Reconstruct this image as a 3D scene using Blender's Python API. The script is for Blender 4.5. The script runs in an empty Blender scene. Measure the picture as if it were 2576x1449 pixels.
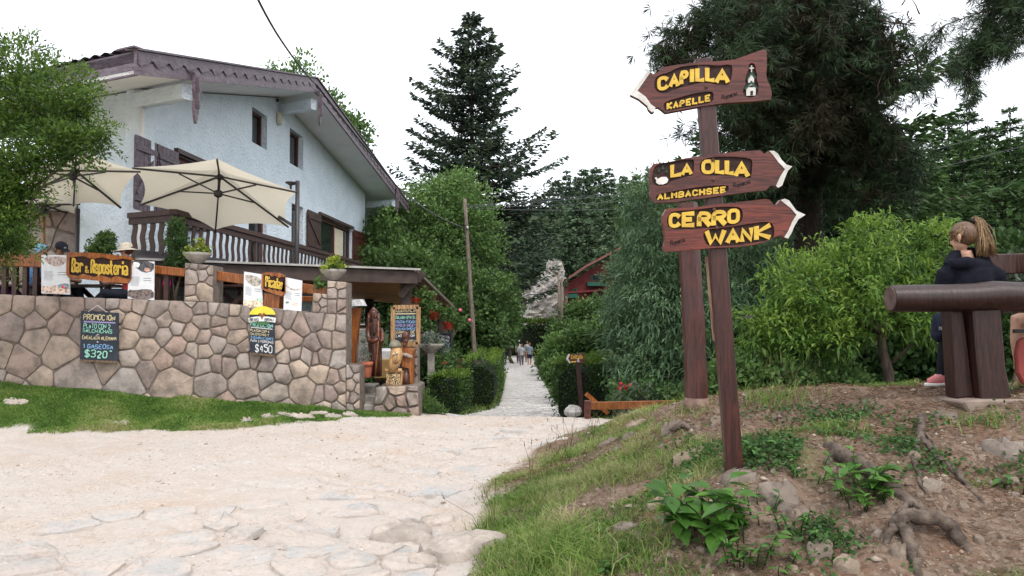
import bpy, bmesh, math, random
import numpy as np
from mathutils import Vector, Matrix
from mathutils.geometry import tessellate_polygon

random.seed(7)
RNG = np.random.default_rng(7)
SC = bpy.context.scene
COL = SC.collection

# ------------------------------------------------------------------ camera, sky, sun, exposure
F, CX, CY, HZ = 1950.0, 1288.0, 724.5, 795.0        # focal length and centre in 2576 x 1449 units, horizon row
TH = math.atan((HZ - CY) / F)
CT, ST = math.cos(TH), math.sin(TH)
EYE = Vector((0, 0, 1.6))
cd = bpy.data.cameras.new('camera')
cam = bpy.data.objects.new('camera', cd)
COL.objects.link(cam)
cam.location = EYE
cam.rotation_euler = (math.pi / 2 + TH, 0, 0)
cd.sensor_width = 36.0
cd.lens = 36.0 * F / 2576.0
cd.clip_start = 0.05
cd.clip_end = 9000
SC.camera = cam

world = bpy.data.worlds.new('World')
SC.world = world
world.use_nodes = True
wn, wl = world.node_tree.nodes, world.node_tree.links
wn.clear()
SUN_EL, SUN_AZ = math.radians(52), math.radians(148)   # azimuth measured clockwise from +Y
sky = wn.new('ShaderNodeTexSky')
sky.sky_type = 'NISHITA'
sky.sun_disc = False
sky.sun_elevation = SUN_EL
sky.sun_rotation = SUN_AZ
b1 = wn.new('ShaderNodeBackground'); b1.inputs[1].default_value = 0.05
b2 = wn.new('ShaderNodeBackground'); b2.inputs[0].default_value = (1.0, 1.0, 1.0, 1); b2.inputs[1].default_value = 1.02
add = wn.new('ShaderNodeAddShader'); wo = wn.new('ShaderNodeOutputWorld')
wl.new(sky.outputs[0], b1.inputs[0])
wl.new(b1.outputs[0], add.inputs[0]); wl.new(b2.outputs[0], add.inputs[1])      # blue sky seen through a bright cloud layer
wl.new(add.outputs[0], wo.inputs[0])

sd = bpy.data.lights.new('sun', 'SUN')
sd.energy = 1.3
sd.angle = math.radians(14)
sd.color = (1.0, 0.96, 0.9)
sun = bpy.data.objects.new('sun', sd)
COL.objects.link(sun)
sdir = Vector((math.sin(SUN_AZ) * math.cos(SUN_EL), math.cos(SUN_AZ) * math.cos(SUN_EL), math.sin(SUN_EL)))
sun.rotation_euler = sdir.to_track_quat('Z', 'Y').to_euler()
sun.location = sdir * 60

SC.view_settings.view_transform = 'Standard'
SC.view_settings.look = 'None'
SC.view_settings.exposure = 0.62
SC.view_settings.gamma = 1.0
SC.view_settings.use_curve_mapping = False
SC.cycles.max_bounces = 6
SC.cycles.diffuse_bounces = 3
SC.cycles.glossy_bounces = 2
SC.cycles.transmission_bounces = 4
SC.cycles.transparent_max_bounces = 6
SC.cycles.use_adaptive_sampling = True
SC.cycles.adaptive_threshold = 0.02

# ------------------------------------------------------------------ helpers
def ray(x, y):
    u, v = (x - CX) / F, (CY - y) / F
    return Vector((u, CT - v * ST, ST + v * CT))
def at(x, y, Z):
    d = ray(x, y)
    return EYE + d * (Z / d.y)
def on(x, y, p0, n):
    d = ray(x, y)
    return EYE + d * ((p0 - EYE).dot(n) / d.dot(n))
def V(*a): return Vector(a)

ORG = {}                                        # world origin of every parent
def link(o, parent=None):
    COL.objects.link(o)
    if parent is not None:
        o.parent = parent
    return o
def tag(o, label=None, cat=None, group=None, kind=None):
    if label: o['label'] = label
    if cat: o['category'] = cat
    if group: o['group'] = group
    if kind: o['kind'] = kind
    return o
def thing(name, loc, label, cat, group=None):
    o = bpy.data.objects.new(name, None)
    o.empty_display_size = 0.1
    o.location = loc
    ORG[o.name] = Vector(loc)
    link(o)
    return tag(o, label, cat, group)
def copy_tree(o, parent=None):
    c = o.copy()
    link(c)
    c.parent = parent
    for ch in o.children:
        copy_tree(ch, c)
    return c

class MB:
    """collects shapes; build() links them as one mesh object"""
    def __init__(s): s.v, s.f = [], []
    def add(s, vs, fs):
        b = len(s.v)
        s.v.extend([tuple(p) for p in vs])
        s.f.extend([tuple(i + b for i in f) for f in fs])
        return s
    def box(s, c, size, rot=None):
        hx, hy, hz = size[0] / 2, size[1] / 2, size[2] / 2
        vs = [Vector((x, y, z)) for x in (-hx, hx) for y in (-hy, hy) for z in (-hz, hz)]
        if rot is not None: vs = [rot @ p for p in vs]
        c = Vector(c)
        return s.add([c + p for p in vs], [(0, 1, 3, 2), (4, 6, 7, 5), (0, 4, 5, 1), (2, 3, 7, 6), (0, 2, 6, 4), (1, 5, 7, 3)])
    def bar(s, p0, p1, w, h, up=(0, 0, 1), bev=0.0):
        """beam from p0 to p1; w across, h along up"""
        p0, p1 = Vector(p0), Vector(p1)
        d = (p1 - p0).normalized()
        x = d.cross(Vector(up))
        if x.length < 1e-5: x = d.cross(Vector((1, 0, 0)))
        x.normalize(); z = x.cross(d).normalized()
        a, b = w / 2, h / 2
        if bev <= 0: pr = [(-a, -b), (a, -b), (a, b), (-a, b)]
        else: pr = [(-a + bev, -b), (a - bev, -b), (a, -b + bev), (a, b - bev), (a - bev, b), (-a + bev, b), (-a, b - bev), (-a, -b + bev)]
        n = len(pr)
        vs = [p0 + x * q[0] + z * q[1] for q in pr] + [p1 + x * q[0] + z * q[1] for q in pr]
        fs = [(i, (i + 1) % n, n + (i + 1) % n, n + i) for i in range(n)] + [tuple(range(n))[::-1], tuple(range(n, 2 * n))]
        return s.add(vs, fs)
    def tube(s, pts, rad, n=8, caps=True, wob=0.0):
        pts = [Vector(p) for p in pts]
        if not hasattr(rad, '__len__'): rad = [rad] * len(pts)
        vs, fs = [], []
        ref = None
        for i, p in enumerate(pts):
            d = (pts[min(i + 1, len(pts) - 1)] - pts[max(i - 1, 0)])
            d = d.normalized() if d.length > 1e-9 else Vector((0, 0, 1))
            if ref is None:
                ref = d.cross(Vector((0, 0, 1)) if abs(d.z) < .9 else Vector((1, 0, 0))).normalized()
            x = (ref - d * ref.dot(d))
            x = x.normalized() if x.length > 1e-6 else d.orthogonal().normalized()
            ref = x
            y = d.cross(x)
            for k in range(n):
                a = 2 * math.pi * k / n
                r = rad[i] * (1 + wob * (random.random() - .5))
                vs.append(p + x * (math.cos(a) * r) + y * (math.sin(a) * r))
        for i in range(len(pts) - 1):
            for k in range(n):
                a, b = i * n + k, i * n + (k + 1) % n
                fs.append((a, b, b + n, a + n))
        if caps:
            fs.append(tuple(range(n))[::-1]); fs.append(tuple(range((len(pts) - 1) * n, len(pts) * n)))
        return s.add(vs, fs)
    def lathe(s, c, prof, n=16, sx=1.0, sy=1.0, rot=None):
        c = Vector(c)
        vs, fs = [], []
        for (r, z) in prof:
            for k in range(n):
                a = 2 * math.pi * k / n
                p = Vector((math.cos(a) * r * sx, math.sin(a) * r * sy, z))
                vs.append(c + (rot @ p if rot is not None else p))
        for i in range(len(prof) - 1):
            for k in range(n):
                a, b = i * n + k, i * n + (k + 1) % n
                fs.append((a, b, b + n, a + n))
        fs.append(tuple(range(n))[::-1]); fs.append(tuple(range((len(prof) - 1) * n, len(prof) * n)))
        return s.add(vs, fs)
    def prism(s, poly, ext, holes=()):
        """planar 3-D outline (with holes) extruded by vector ext; poly is the front"""
        ext = Vector(ext)
        loops = [[Vector(p) for p in poly]] + [[Vector(p) for p in h] for h in holes]
        flat = [p for l in loops for p in l]
        tris = tessellate_polygon(loops)
        n = len(flat)
        fs = [tuple(t) for t in tris] + [tuple(n + i for i in t[::-1]) for t in tris]
        b = 0
        for l in loops:
            m = len(l)
            for i in range(m):
                j = (i + 1) % m
                fs.append((b + i, b + j, n + b + j, n + b + i))
            b += m
        return s.add(flat + [p + ext for p in flat], fs)
    def sheet(s, poly, holes=()):
        loops = [[Vector(p) for p in poly]] + [[Vector(p) for p in h] for h in holes]
        return s.add([p for l in loops for p in l], [tuple(t) for t in tessellate_polygon(loops)])
    def grid(s, P):
        nu, nv = len(P), len(P[0])
        vs = [p for r in P for p in r]
        return s.add(vs, [(i * nv + j, i * nv + j + 1, (i + 1) * nv + j + 1, (i + 1) * nv + j) for i in range(nu - 1) for j in range(nv - 1)])
    def blob(s, c, r, n=10, m=7, noise=0.0, rot=None):
        c = Vector(c)
        r = r if hasattr(r, '__len__') else (r, r, r)
        vs, fs = [], []
        def put(v):
            k = 1 + noise * (random.random() - .5)
            p = Vector((v[0] * r[0] * k, v[1] * r[1] * k, v[2] * r[2] * k))
            vs.append(c + (rot @ p if rot is not None else p))
        put((0, 0, -1))
        for i in range(1, m):
            t = math.pi * i / m - math.pi / 2
            for k in range(n):
                a = 2 * math.pi * k / n
                put((math.cos(t) * math.cos(a), math.cos(t) * math.sin(a), math.sin(t)))
        put((0, 0, 1))
        for k in range(n):
            fs.append((0, 1 + (k + 1) % n, 1 + k))
            fs.append((len(vs) - 1, 1 + (m - 2) * n + k, 1 + (m - 2) * n + (k + 1) % n))
        for i in range(m - 2):
            for k in range(n):
                a, b = 1 + i * n + k, 1 + i * n + (k + 1) % n
                fs.append((a, b, b + n, a + n))
        return s.add(vs, fs)
    def mesh(s, name, org=(0, 0, 0), smooth=False):
        me = bpy.data.meshes.new(name)
        o = Vector(org)
        me.from_pydata([Vector(p) - o for p in s.v], [], s.f)
        if s.fix:
            bm = bmesh.new(); bm.from_mesh(me)
            bmesh.ops.recalc_face_normals(bm, faces=bm.faces)
            bm.to_mesh(me); bm.free()
        if smooth:
            me.polygons.foreach_set('use_smooth', [True] * len(me.polygons))
        me.update()
        return me
    fix = True
    def build(s, name, mat, parent=None, smooth=False, sub=0, bevel=0.0, angle=None):
        org = Vector((0, 0, 0)) if parent is None else ORG[parent.name]
        me = s.mesh(name, org, smooth or angle is not None)
        o = bpy.data.objects.new(name, me)
        ORG[o.name] = org
        if mat: me.materials.append(mat)
        link(o, parent)
        if angle is not None:
            me.set_sharp_from_angle(angle=math.radians(angle))
        if bevel:
            m = o.modifiers.new('bevel', 'BEVEL'); m.width = bevel; m.segments = 1; m.limit_method = 'ANGLE'
        if sub:
            m = o.modifiers.new('sub', 'SUBSURF'); m.levels = sub; m.render_levels = sub
        return o

# ------------------------------------------------------------------ numpy noise
def vnoise(x, y, seed=0):
    xi, yi = np.floor(x).astype(np.int64), np.floor(y).astype(np.int64)
    xf, yf = x - xi, y - yi
    def h(i, j):
        n = (i * 374761393 + j * 668265263 + seed * 982451653) & 0x7fffffff
        n = ((n ^ (n >> 13)) * 1274126177) & 0x7fffffff
        return ((n ^ (n >> 16)) & 0xffff) / 65535.0
    u, w = xf * xf * (3 - 2 * xf), yf * yf * (3 - 2 * yf)
    return (h(xi, yi) * (1 - u) + h(xi + 1, yi) * u) * (1 - w) + (h(xi, yi + 1) * (1 - u) + h(xi + 1, yi + 1) * u) * w - 0.5
def fbm(x, y, sc, oct=4, seed=0):
    t, a = 0.0, 1.0
    for k in range(oct):
        t = t + a * vnoise(x * sc, y * sc, seed + k * 17)
        sc *= 2.03; a *= 0.5
    return t
def sstep(a, b, x):
    t = np.clip((x - a) / (b - a), 0, 1)
    return t * t * (3 - 2 * t)

# ------------------------------------------------------------------ materials
def nodes(name):
    m = bpy.data.materials.new(name)
    m.use_nodes = True
    nt = m.node_tree
    return m, nt, nt.nodes['Principled BSDF']
def rgba(c): return (c[0], c[1], c[2], 1)
def ramp(nt, fac, stops):
    r = nt.nodes.new('ShaderNodeValToRGB')
    els = r.color_ramp.elements
    while len(els) < len(stops): els.new(0.5)
    for e, (p, c) in zip(els, stops):
        e.position = p; e.color = rgba(c)
    nt.links.new(fac, r.inputs[0])
    return r.outputs[0]
def noise(nt, sc, det=4, vec=None, rough=.55, dist=0.0):
    n = nt.nodes.new('ShaderNodeTexNoise')
    n.inputs['Scale'].default_value = sc; n.inputs['Detail'].default_value = det
    n.inputs['Roughness'].default_value = rough; n.inputs['Distortion'].default_value = dist
    if vec is not None: nt.links.new(vec, n.inputs['Vector'])
    return n.outputs['Fac']
def coords(nt, scale=(1, 1, 1), obj=True):
    t = nt.nodes.new('ShaderNodeTexCoord'); m = nt.nodes.new('ShaderNodeMapping')
    nt.links.new(t.outputs['Object' if obj else 'Generated'], m.inputs[0])
    m.inputs['Scale'].default_value = scale
    return m.outputs[0]
def bump(nt, bs, h, strength=.4, dist=.01):
    b = nt.nodes.new('ShaderNodeBump')
    b.inputs['Strength'].default_value = strength; b.inputs['Distance'].default_value = dist
    nt.links.new(h, b.inputs['Height']); nt.links.new(b.outputs[0], bs.inputs['Normal'])
def mix(nt, fac, a, b, mode='MIX'):
    m = nt.nodes.new('ShaderNodeMix'); m.data_type = 'RGBA'; m.blend_type = mode
    for sock, val in ((m.inputs[0], fac), (m.inputs[6], a), (m.inputs[7], b)):
        if hasattr(val, 'is_linked') or isinstance(val, bpy.types.NodeSocket): nt.links.new(val, sock)
        elif isinstance(val, (int, float)): sock.default_value = val
        else: sock.default_value = rgba(val)
    return m.outputs[2]
MATS = {}
def surf(name, c1, c2=None, sc=6.0, rough=.75, bmp=.3, bsc=40.0, bd=.006, stretch=(1, 1, 1), rnd=0.0, det=5, spec=.3, metal=0.0, lo=.35, hi=.65):
    """general procedural surface: two tones mixed by noise, fine bump, optional tint per object"""
    if name in MATS: return MATS[name]
    m, nt, bs = nodes(name)
    c2 = c2 or tuple(x * .7 for x in c1)
    vec = coords(nt, stretch)
    col = ramp(nt, noise(nt, sc, det, vec), [(lo, c2), (hi, c1)])
    if rnd:
        oi = nt.nodes.new('ShaderNodeObjectInfo')
        mr = nt.nodes.new('ShaderNodeMapRange'); mr.inputs[3].default_value = 1 - rnd; mr.inputs[4].default_value = 1 + rnd
        nt.links.new(oi.outputs['Random'], mr.inputs[0])
        h = nt.nodes.new('ShaderNodeHueSaturation'); nt.links.new(mr.outputs[0], h.inputs['Value']); nt.links.new(col, h.inputs['Color'])
        col = h.outputs[0]
    nt.links.new(col, bs.inputs['Base Color'])
    bs.inputs['Roughness'].default_value = rough
    bs.inputs['Metallic'].default_value = metal
    bs.inputs['Specular IOR Level'].default_value = spec
    if bmp: bump(nt, bs, noise(nt, bsc, 4, vec), bmp, bd)
    MATS[name] = m
    return m
def wood(name, c1, c2, rough=.5, grain=(14, 14, 1.2), rnd=.12, spec=.4, bmp=.35):
    if name in MATS: return MATS[name]
    m, nt, bs = nodes(name)
    vec = coords(nt, grain)
    g = noise(nt, 3.0, 6, vec, .65, 1.2)
    col = ramp(nt, g, [(.30, tuple(x * .6 for x in c2)), (.43, c2), (.52, c1), (.62, tuple(x * 1.35 for x in c1)), (.74, tuple(x * .7 for x in c1))])
    col = mix(nt, ramp(nt, noise(nt, 2.5, 3, coords(nt)), [(.45, (0, 0, 0)), (.75, (.5, .5, .5))]), col, c2)
    oi = nt.nodes.new('ShaderNodeObjectInfo')
    mr = nt.nodes.new('ShaderNodeMapRange'); mr.inputs[3].default_value = 1 - rnd; mr.inputs[4].default_value = 1 + rnd
    nt.links.new(oi.outputs['Random'], mr.inputs[0])
    h = nt.nodes.new('ShaderNodeHueSaturation'); nt.links.new(mr.outputs[0], h.inputs['Value']); nt.links.new(col, h.inputs['Color'])
    nt.links.new(h.outputs[0], bs.inputs['Base Color'])
    bs.inputs['Roughness'].default_value = rough
    bs.inputs['Specular IOR Level'].default_value = spec
    bump(nt, bs, g, bmp * 1.5, .006)
    MATS[name] = m
    return m
def plain(name, c, rough=.6, spec=.3, metal=0.0):
    return surf(name, c, tuple(x * .86 for x in c), sc=12, rough=rough, bmp=.12, bsc=60, spec=spec, metal=metal)
def stone_mat(name, cols, dark=(.10, .085, .075)):
    if name in MATS: return MATS[name]
    m, nt, bs = nodes(name)
    vec = coords(nt)
    oi = nt.nodes.new('ShaderNodeObjectInfo')
    n = len(cols)
    base = ramp(nt, oi.outputs['Random'], [(i / max(1, n - 1), c) for i, c in enumerate(cols)])
    vo = nt.nodes.new('ShaderNodeVectorMath'); vo.operation = 'ADD'
    sc = nt.nodes.new('ShaderNodeVectorMath'); sc.operation = 'SCALE'; sc.inputs[3].default_value = 31.0
    cmb = nt.nodes.new('ShaderNodeCombineXYZ')
    for k in range(3): nt.links.new(oi.outputs['Random'], cmb.inputs[k])
    nt.links.new(cmb.outputs[0], sc.inputs[0]); nt.links.new(vec, vo.inputs[0]); nt.links.new(sc.outputs[0], vo.inputs[1])
    vec = vo.outputs[0]
    col = mix(nt, ramp(nt, noise(nt, 5, 5, vec, .6), [(.42, (0, 0, 0)), (.72, (.75, .75, .75))]), base, dark)
    col = mix(nt, ramp(nt, noise(nt, 9, 3, vec), [(.55, (0, 0, 0)), (.8, (.5, .5, .5))]), col, (.42, .36, .30))
    nt.links.new(col, bs.inputs['Base Color'])
    bs.inputs['Roughness'].default_value = .92
    bs.inputs['Specular IOR Level'].default_value = .2
    bump(nt, bs, noise(nt, 22, 6, vec, .65), .8, .02)
    MATS[name] = m
    return m
def leaf_mat(name, cols, trans=.35, gloss=.12, rough=.5):
    """foliage: tone by the per-leaf attribute v, light passes through"""
    if name in MATS: return MATS[name]
    m, nt, bs = nodes(name)
    at_ = nt.nodes.new('ShaderNodeAttribute'); at_.attribute_name = 'v'
    n = len(cols)
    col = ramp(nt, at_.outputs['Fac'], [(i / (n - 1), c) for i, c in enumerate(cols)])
    oi = nt.nodes.new('ShaderNodeObjectInfo')
    mr = nt.nodes.new('ShaderNodeMapRange'); mr.inputs[3].default_value = .85; mr.inputs[4].default_value = 1.15
    nt.links.new(oi.outputs['Random'], mr.inputs[0])
    h = nt.nodes.new('ShaderNodeHueSaturation'); nt.links.new(mr.outputs[0], h.inputs['Value']); nt.links.new(col, h.inputs['Color'])
    col = h.outputs[0]
    nt.links.new(col, bs.inputs['Base Color'])
    bs.inputs['Roughness'].default_value = rough
    bs.inputs['Specular IOR Level'].default_value = gloss
    tr = nt.nodes.new('ShaderNodeBsdfTranslucent')
    nt.links.new(col, tr.inputs[0])
    ms = nt.nodes.new('ShaderNodeMixShader'); ms.inputs[0].default_value = trans
    nt.links.new(bs.outputs[0], ms.inputs[1]); nt.links.new(tr.outputs[0], ms.inputs[2])
    nt.links.new(ms.outputs[0], nt.nodes['Material Output'].inputs[0])
    MATS[name] = m
    return m

# ------------------------------------------------------------------ leaf meshes
def quads_mesh(name, Q, v, org=(0, 0, 0)):
    """Q (N,4,3) -> mesh with N quads and the face attribute v"""
    N = len(Q)
    me = bpy.data.meshes.new(name)
    me.vertices.add(N * 4); me.loops.add(N * 4); me.polygons.add(N)
    me.vertices.foreach_set('co', (Q.reshape(-1, 3) - np.array(org)).astype(np.float32).ravel())
    me.loops.foreach_set('vertex_index', np.arange(N * 4, dtype=np.int32))
    me.polygons.foreach_set('loop_start', np.arange(0, N * 4, 4, dtype=np.int32))
    me.polygons.foreach_set('loop_total', np.full(N, 4, dtype=np.int32))
    me.update(calc_edges=True)
    a = me.attributes.new('v', 'FLOAT', 'FACE')
    a.data.foreach_set('value', np.asarray(v, dtype=np.float32))
    return me
def unit(a):
    return a / np.maximum(np.linalg.norm(a, axis=-1, keepdims=True), 1e-9)
def leafquads(C, D, L, W, mid=.45, curl=.0):
    """rhombic leaves from C along D"""
    N = len(C)
    D = unit(D)
    R = unit(RNG.normal(size=(N, 3)))
    S = unit(np.cross(D, R))
    L = np.broadcast_to(np.asarray(L, float), (N,))[:, None]
    W = np.broadcast_to(np.asarray(W, float), (N,))[:, None]
    Nn = np.cross(S, D)
    m = C + D * L * mid
    tip = C + D * L - Nn * L * curl
    return np.stack([C, m + S * W / 2, tip, m - S * W / 2], 1)
def rnd_dirs(n, up=0.0):
    d = RNG.normal(size=(n, 3)); d[:, 2] += up
    return unit(d)
def obj_from(me, name, mat, parent=None):
    o = bpy.data.objects.new(name, me)
    if mat: me.materials.append(mat)
    ORG[o.name] = Vector((0, 0, 0)) if parent is None else ORG[parent.name]
    return link(o, parent)
# ------------------------------------------------------------------ the ground
def base_z(X, Y):
    t = np.interp(Y, [-50, 0, 9, 12, 14, 16, 20, 59, 75, 95, 135, 170, 260, 600, 3000],
                  [0, 0, 0.03, 0.05, -0.28, -0.64, -0.93, -2.1, -1.6, 2.5, 17, 24, 30, 30, 30])
    hill = np.interp(Y, [0, 75, 3000], [0, 0, 1])
    return t
CTRL = []
def cp(x, y, Z): CTRL.append(tuple(at(x, y, Z)))
def cw(X, Y, z): CTRL.append((X, Y, z))
for a in [(0, 960, 12), (200, 975, 12), (450, 1000, 12), (550, 1005, 12), (629, 1010, 12), (700, 1015, 12), (780, 1021, 12), (850, 1028, 12), (905, 1034, 12), (629, 1005, 12.3), (780, 1016, 12.3), (450, 995, 12.3), (200, 972, 12.3),      # foot of the stone wall
          (0, 1080, 10.5), (330, 1078, 10.7), (600, 1075, 10.8), (850, 1064, 11.1),
          (1845, 1180, 4.9), (1748, 1028, 6.5), (2365, 974, 6.0), (2300, 975, 6.6), (2480, 998, 5.7), (2560, 1000, 5.6), (2450, 980, 6.2),
          (1900, 1000, 7.5), (2100, 983, 7.6), (1600, 1040, 9.5), (1690, 1030, 8.3), (2250, 976, 7.8),
          (1500, 1449, 4.47), (1800, 1449, 4.17), (2200, 1449, 3.88), (2576, 1449, 3.75), (2576, 1200, 4.5), (2576, 1090, 4.95), (2300, 1200, 4.6), (2300, 1080, 5.3),
          (2000, 1210, 4.7), (2000, 1080, 5.7), (1600, 1250, 5.36), (1500, 1150, 7.1), (1400, 1300, 5.6), (1700, 1120, 6.0), (1950, 1330, 4.4), (1600, 1350, 4.8)]:
    cp(*a)
for a in [(1150, 1400), (1190, 1330), (1230, 1260), (1330, 1150), (1450, 1090)]:
    d = ray(*a); p = EYE + d * (-1.58 / d.z); CTRL.append(tuple(p))
for X in (-14, -10, -7, -4.5, -2.5, -1.2):
    for Y in (0, 3, 5, 7, 9): cw(X, Y, 0.0)
for X in (-1.3, -.5, .8): cw(X, 12, .05)
for X in (-14, -9, -5.5, -2.6): cw(X, 14, .5 if X < -4 else .1)
for X in (-.6, .6, 1.6): cw(X, 10.8, .04)
for Y in (15, 17, 20, 24, 30):
    for X in (-12, -6, -2, 0, 1.2, 3, 6, 10): cw(X, Y, float(base_z(0, Y)))
for a in [(3, 10.5, .2), (5, 10.5, .35), (7.5, 10, .4), (2.2, 12, 0), (5, 12.5, -.2), (8, 13, -.2),
          (-.6, 2, 0), (1, 1.5, .1), (3, 1, .1), (5, 2, .25), (7, 4, .7), (8, 6, 1.05), (9.5, 8, .9), (0, 0, 0), (3, -3, 0), (-5, -4, 0), (1.8, 3, .12), (3.2, 3, .22)]:
    cw(*a)
CTRL = np.array(CTRL)
RES = CTRL[:, 2] - base_z(CTRL[:, 0], CTRL[:, 1])
def _phi(r): return r * r * np.log(r + 1e-9)
_A = _phi(np.linalg.norm(CTRL[:, None, :2] - CTRL[None, :, :2], axis=2)) + np.eye(len(CTRL)) * 0.002
_P = np.c_[np.ones(len(CTRL)), CTRL[:, :2]]
_M = np.block([[_A, _P], [_P.T, np.zeros((3, 3))]])
_W = np.linalg.solve(_M, np.r_[RES, 0, 0, 0])
def rbf(X, Y):
    X, Y = np.asarray(X, float), np.asarray(Y, float)
    out = np.zeros(X.shape)
    for i in range(len(CTRL)):
        out += _W[i] * _phi(np.hypot(X - CTRL[i, 0], Y - CTRL[i, 1]))
    return out + _W[-3] + _W[-2] * X + _W[-1] * Y
PATH_Y = [11.5, 13, 16, 18, 20, 21.5, 24, 30, 40, 50, 59, 68]
PATH_L = [-2.2, -2.0, -1.7, -1.45, -1.2, -.6, -.45, -.42, -.40, -.50, -.62, -.7]
PATH_R = [2.2, 1.8, 1.5, 1.42, 1.38, 1.38, 1.40, 1.45, 1.55, 1.65, 1.75, 1.8]
def masks(X, Y):
    n1 = fbm(X, Y, .9, 4, 3); n2 = fbm(X, Y, 3.0, 3, 9)
    # mound: right of the toe line
    toe = np.interp(Y, [0, 4.7, 6.7, 8.8, 10.6, 12, 13], [-.5, -.33, -.2, .19, .88, 1.7, 2.4]) + .25 * n2 + .15 * n1
    mound = sstep(-.12, .12, X - toe) * (1 - sstep(13.5, 15, Y))
    bank_edge = np.interp(X, [-14, -6.8, -5.2, -4.0, -2.6, -1.6], [10.25, 10.45, 10.6, 10.85, 11.35, 11.9]) + .4 * n1 + .25 * n2
    bank = sstep(-.12, .12, Y - bank_edge) * (X < -1.55) * (Y < 15)
    pl, pr = np.interp(Y, PATH_Y, PATH_L), np.interp(Y, PATH_Y, PATH_R)
    path = ((X > pl) & (X < pr) & (Y > 12.6) & (Y < 67)).astype(float)
    return mound, bank, path
def ground_z(X, Y):
    X, Y = np.asarray(X, float), np.asarray(Y, float)
    w = (1 - sstep(22, 30, np.hypot(X, Y)))
    z = base_z(X, Y) + np.where(w > 0, rbf(X, Y) * w, 0)
    mound, bank, path = masks(X, Y)
    near = 1 - sstep(20, 40, np.hypot(X, Y))
    z = z + near * (mound * (.075 * fbm(X, Y, 2.2, 4, 21) + .03 * fbm(X, Y, 9, 3, 25)) + bank * .05 * fbm(X, Y, 3, 3, 31)
                    + (1 - mound) * (1 - bank) * (.02 * fbm(X, Y, 1.3, 3, 41) + .022 * fbm(X, Y, 5.0, 4, 45)))
    rut = (1 - np.abs(fbm(X * .8, Y * 1.6 + .6 * X, 1.1, 4, 61)) * 4).clip(0, 1) ** 3
    z = z - near * (1 - mound) * (1 - bank) * (.06 * rut * sstep(-3.2, -1.2, X) * sstep(4.6, 5.6, Y) * (1 - sstep(11, 12, Y)) + .02 * rut)
    far = sstep(80, 130, Y)
    return z + far * 3.5 * fbm(X, Y, .03, 4, 51) + sstep(60, 90, np.abs(X)) * far * 4
def gz(X, Y): return float(ground_z(np.array([X]), np.array([Y]))[0])

def ground_material():
    m, nt, bs = nodes('ground_cover')
    def attr(n):
        a = nt.nodes.new('ShaderNodeAttribute'); a.attribute_name = n; return a.outputs['Fac']
    vec = coords(nt)
    sand = ramp(nt, noise(nt, 1.1, 6, vec, .6), [(.3, (.55, .505, .465)), (.5, (.56, .485, .43)), (.7, (.53, .435, .365))])
    sand = mix(nt, ramp(nt, noise(nt, .55, 3, vec), [(.55, (0, 0, 0)), (.72, (.6, .6, .6))]), sand, (.55, .425, .325))
    sand = mix(nt, ramp(nt, noise(nt, 55, 4, vec, .7), [(.55, (0, 0, 0)), (.85, (.4, .4, .4))]), sand, (.38, .31, .25))
    earth = ramp(nt, noise(nt, 4.0, 7, vec, .65), [(.3, (.10, .068, .05)), (.5, (.20, .135, .097)), (.7, (.30, .225, .17))])
    earth = mix(nt, ramp(nt, noise(nt, 60, 4, vec, .7), [(.5, (0, 0, 0)), (.75, (.6, .6, .6))]), earth, (.29, .235, .19))
    earth = mix(nt, ramp(nt, noise(nt, 1.7, 4, vec), [(.5, (0, 0, 0)), (.7, (.6, .6, .6))]), earth, (.26, .13, .075))
    soil = ramp(nt, noise(nt, 9, 6, vec), [(.3, (.07, .10, .03)), (.6, (.12, .16, .05)), (.8, (.25, .22, .12))])
    vo = nt.nodes.new('ShaderNodeTexVoronoi'); vo.inputs['Scale'].default_value = 38; nt.links.new(vec, vo.inputs['Vector'])
    sep = nt.nodes.new('ShaderNodeSeparateColor'); nt.links.new(vo.outputs['Color'], sep.inputs[0])
    earth = mix(nt, ramp(nt, sep.outputs[0], [(.6, (0, 0, 0)), (.97, (.6, .6, .6))]), earth, (.31, .245, .19))
    earth = mix(nt, ramp(nt, sep.outputs[1], [(.6, (0, 0, 0)), (.95, (.7, .7, .7))]), earth, (.09, .06, .042))
    sand = mix(nt, ramp(nt, sep.outputs[0], [(.6, (0, 0, 0)), (.97, (.45, .45, .45))]), sand, (.64, .59, .545))
    sand = mix(nt, ramp(nt, sep.outputs[1], [(.8, (0, 0, 0)), (.97, (.35, .35, .35))]), sand, (.46, .38, .31))
    pave = ramp(nt, noise(nt, 8, 5, vec), [(.3, (.36, .34, .32)), (.7, (.52, .50, .47))])
    wild = ramp(nt, noise(nt, .5, 6, vec), [(.3, (.016, .028, .012)), (.7, (.035, .055, .02))])
    col = mix(nt, attr('mound'), sand, earth)
    col = mix(nt, attr('turf'), col, soil)
    col = mix(nt, attr('path'), col, pave)
    col = mix(nt, attr('wild'), col, wild)
    nt.links.new(col, bs.inputs['Base Color'])
    bs.inputs['Roughness'].default_value = .95
    bs.inputs['Specular IOR Level'].default_value = .1
    h = nt.nodes.new('ShaderNodeMath'); h.operation = 'ADD'
    nt.links.new(noise(nt, 14, 8, vec, .7), h.inputs[0]); nt.links.new(noise(nt, 70, 4, vec, .7), h.inputs[1])
    bump(nt, bs, h.outputs[0], .8, .03)
    return m
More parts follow.
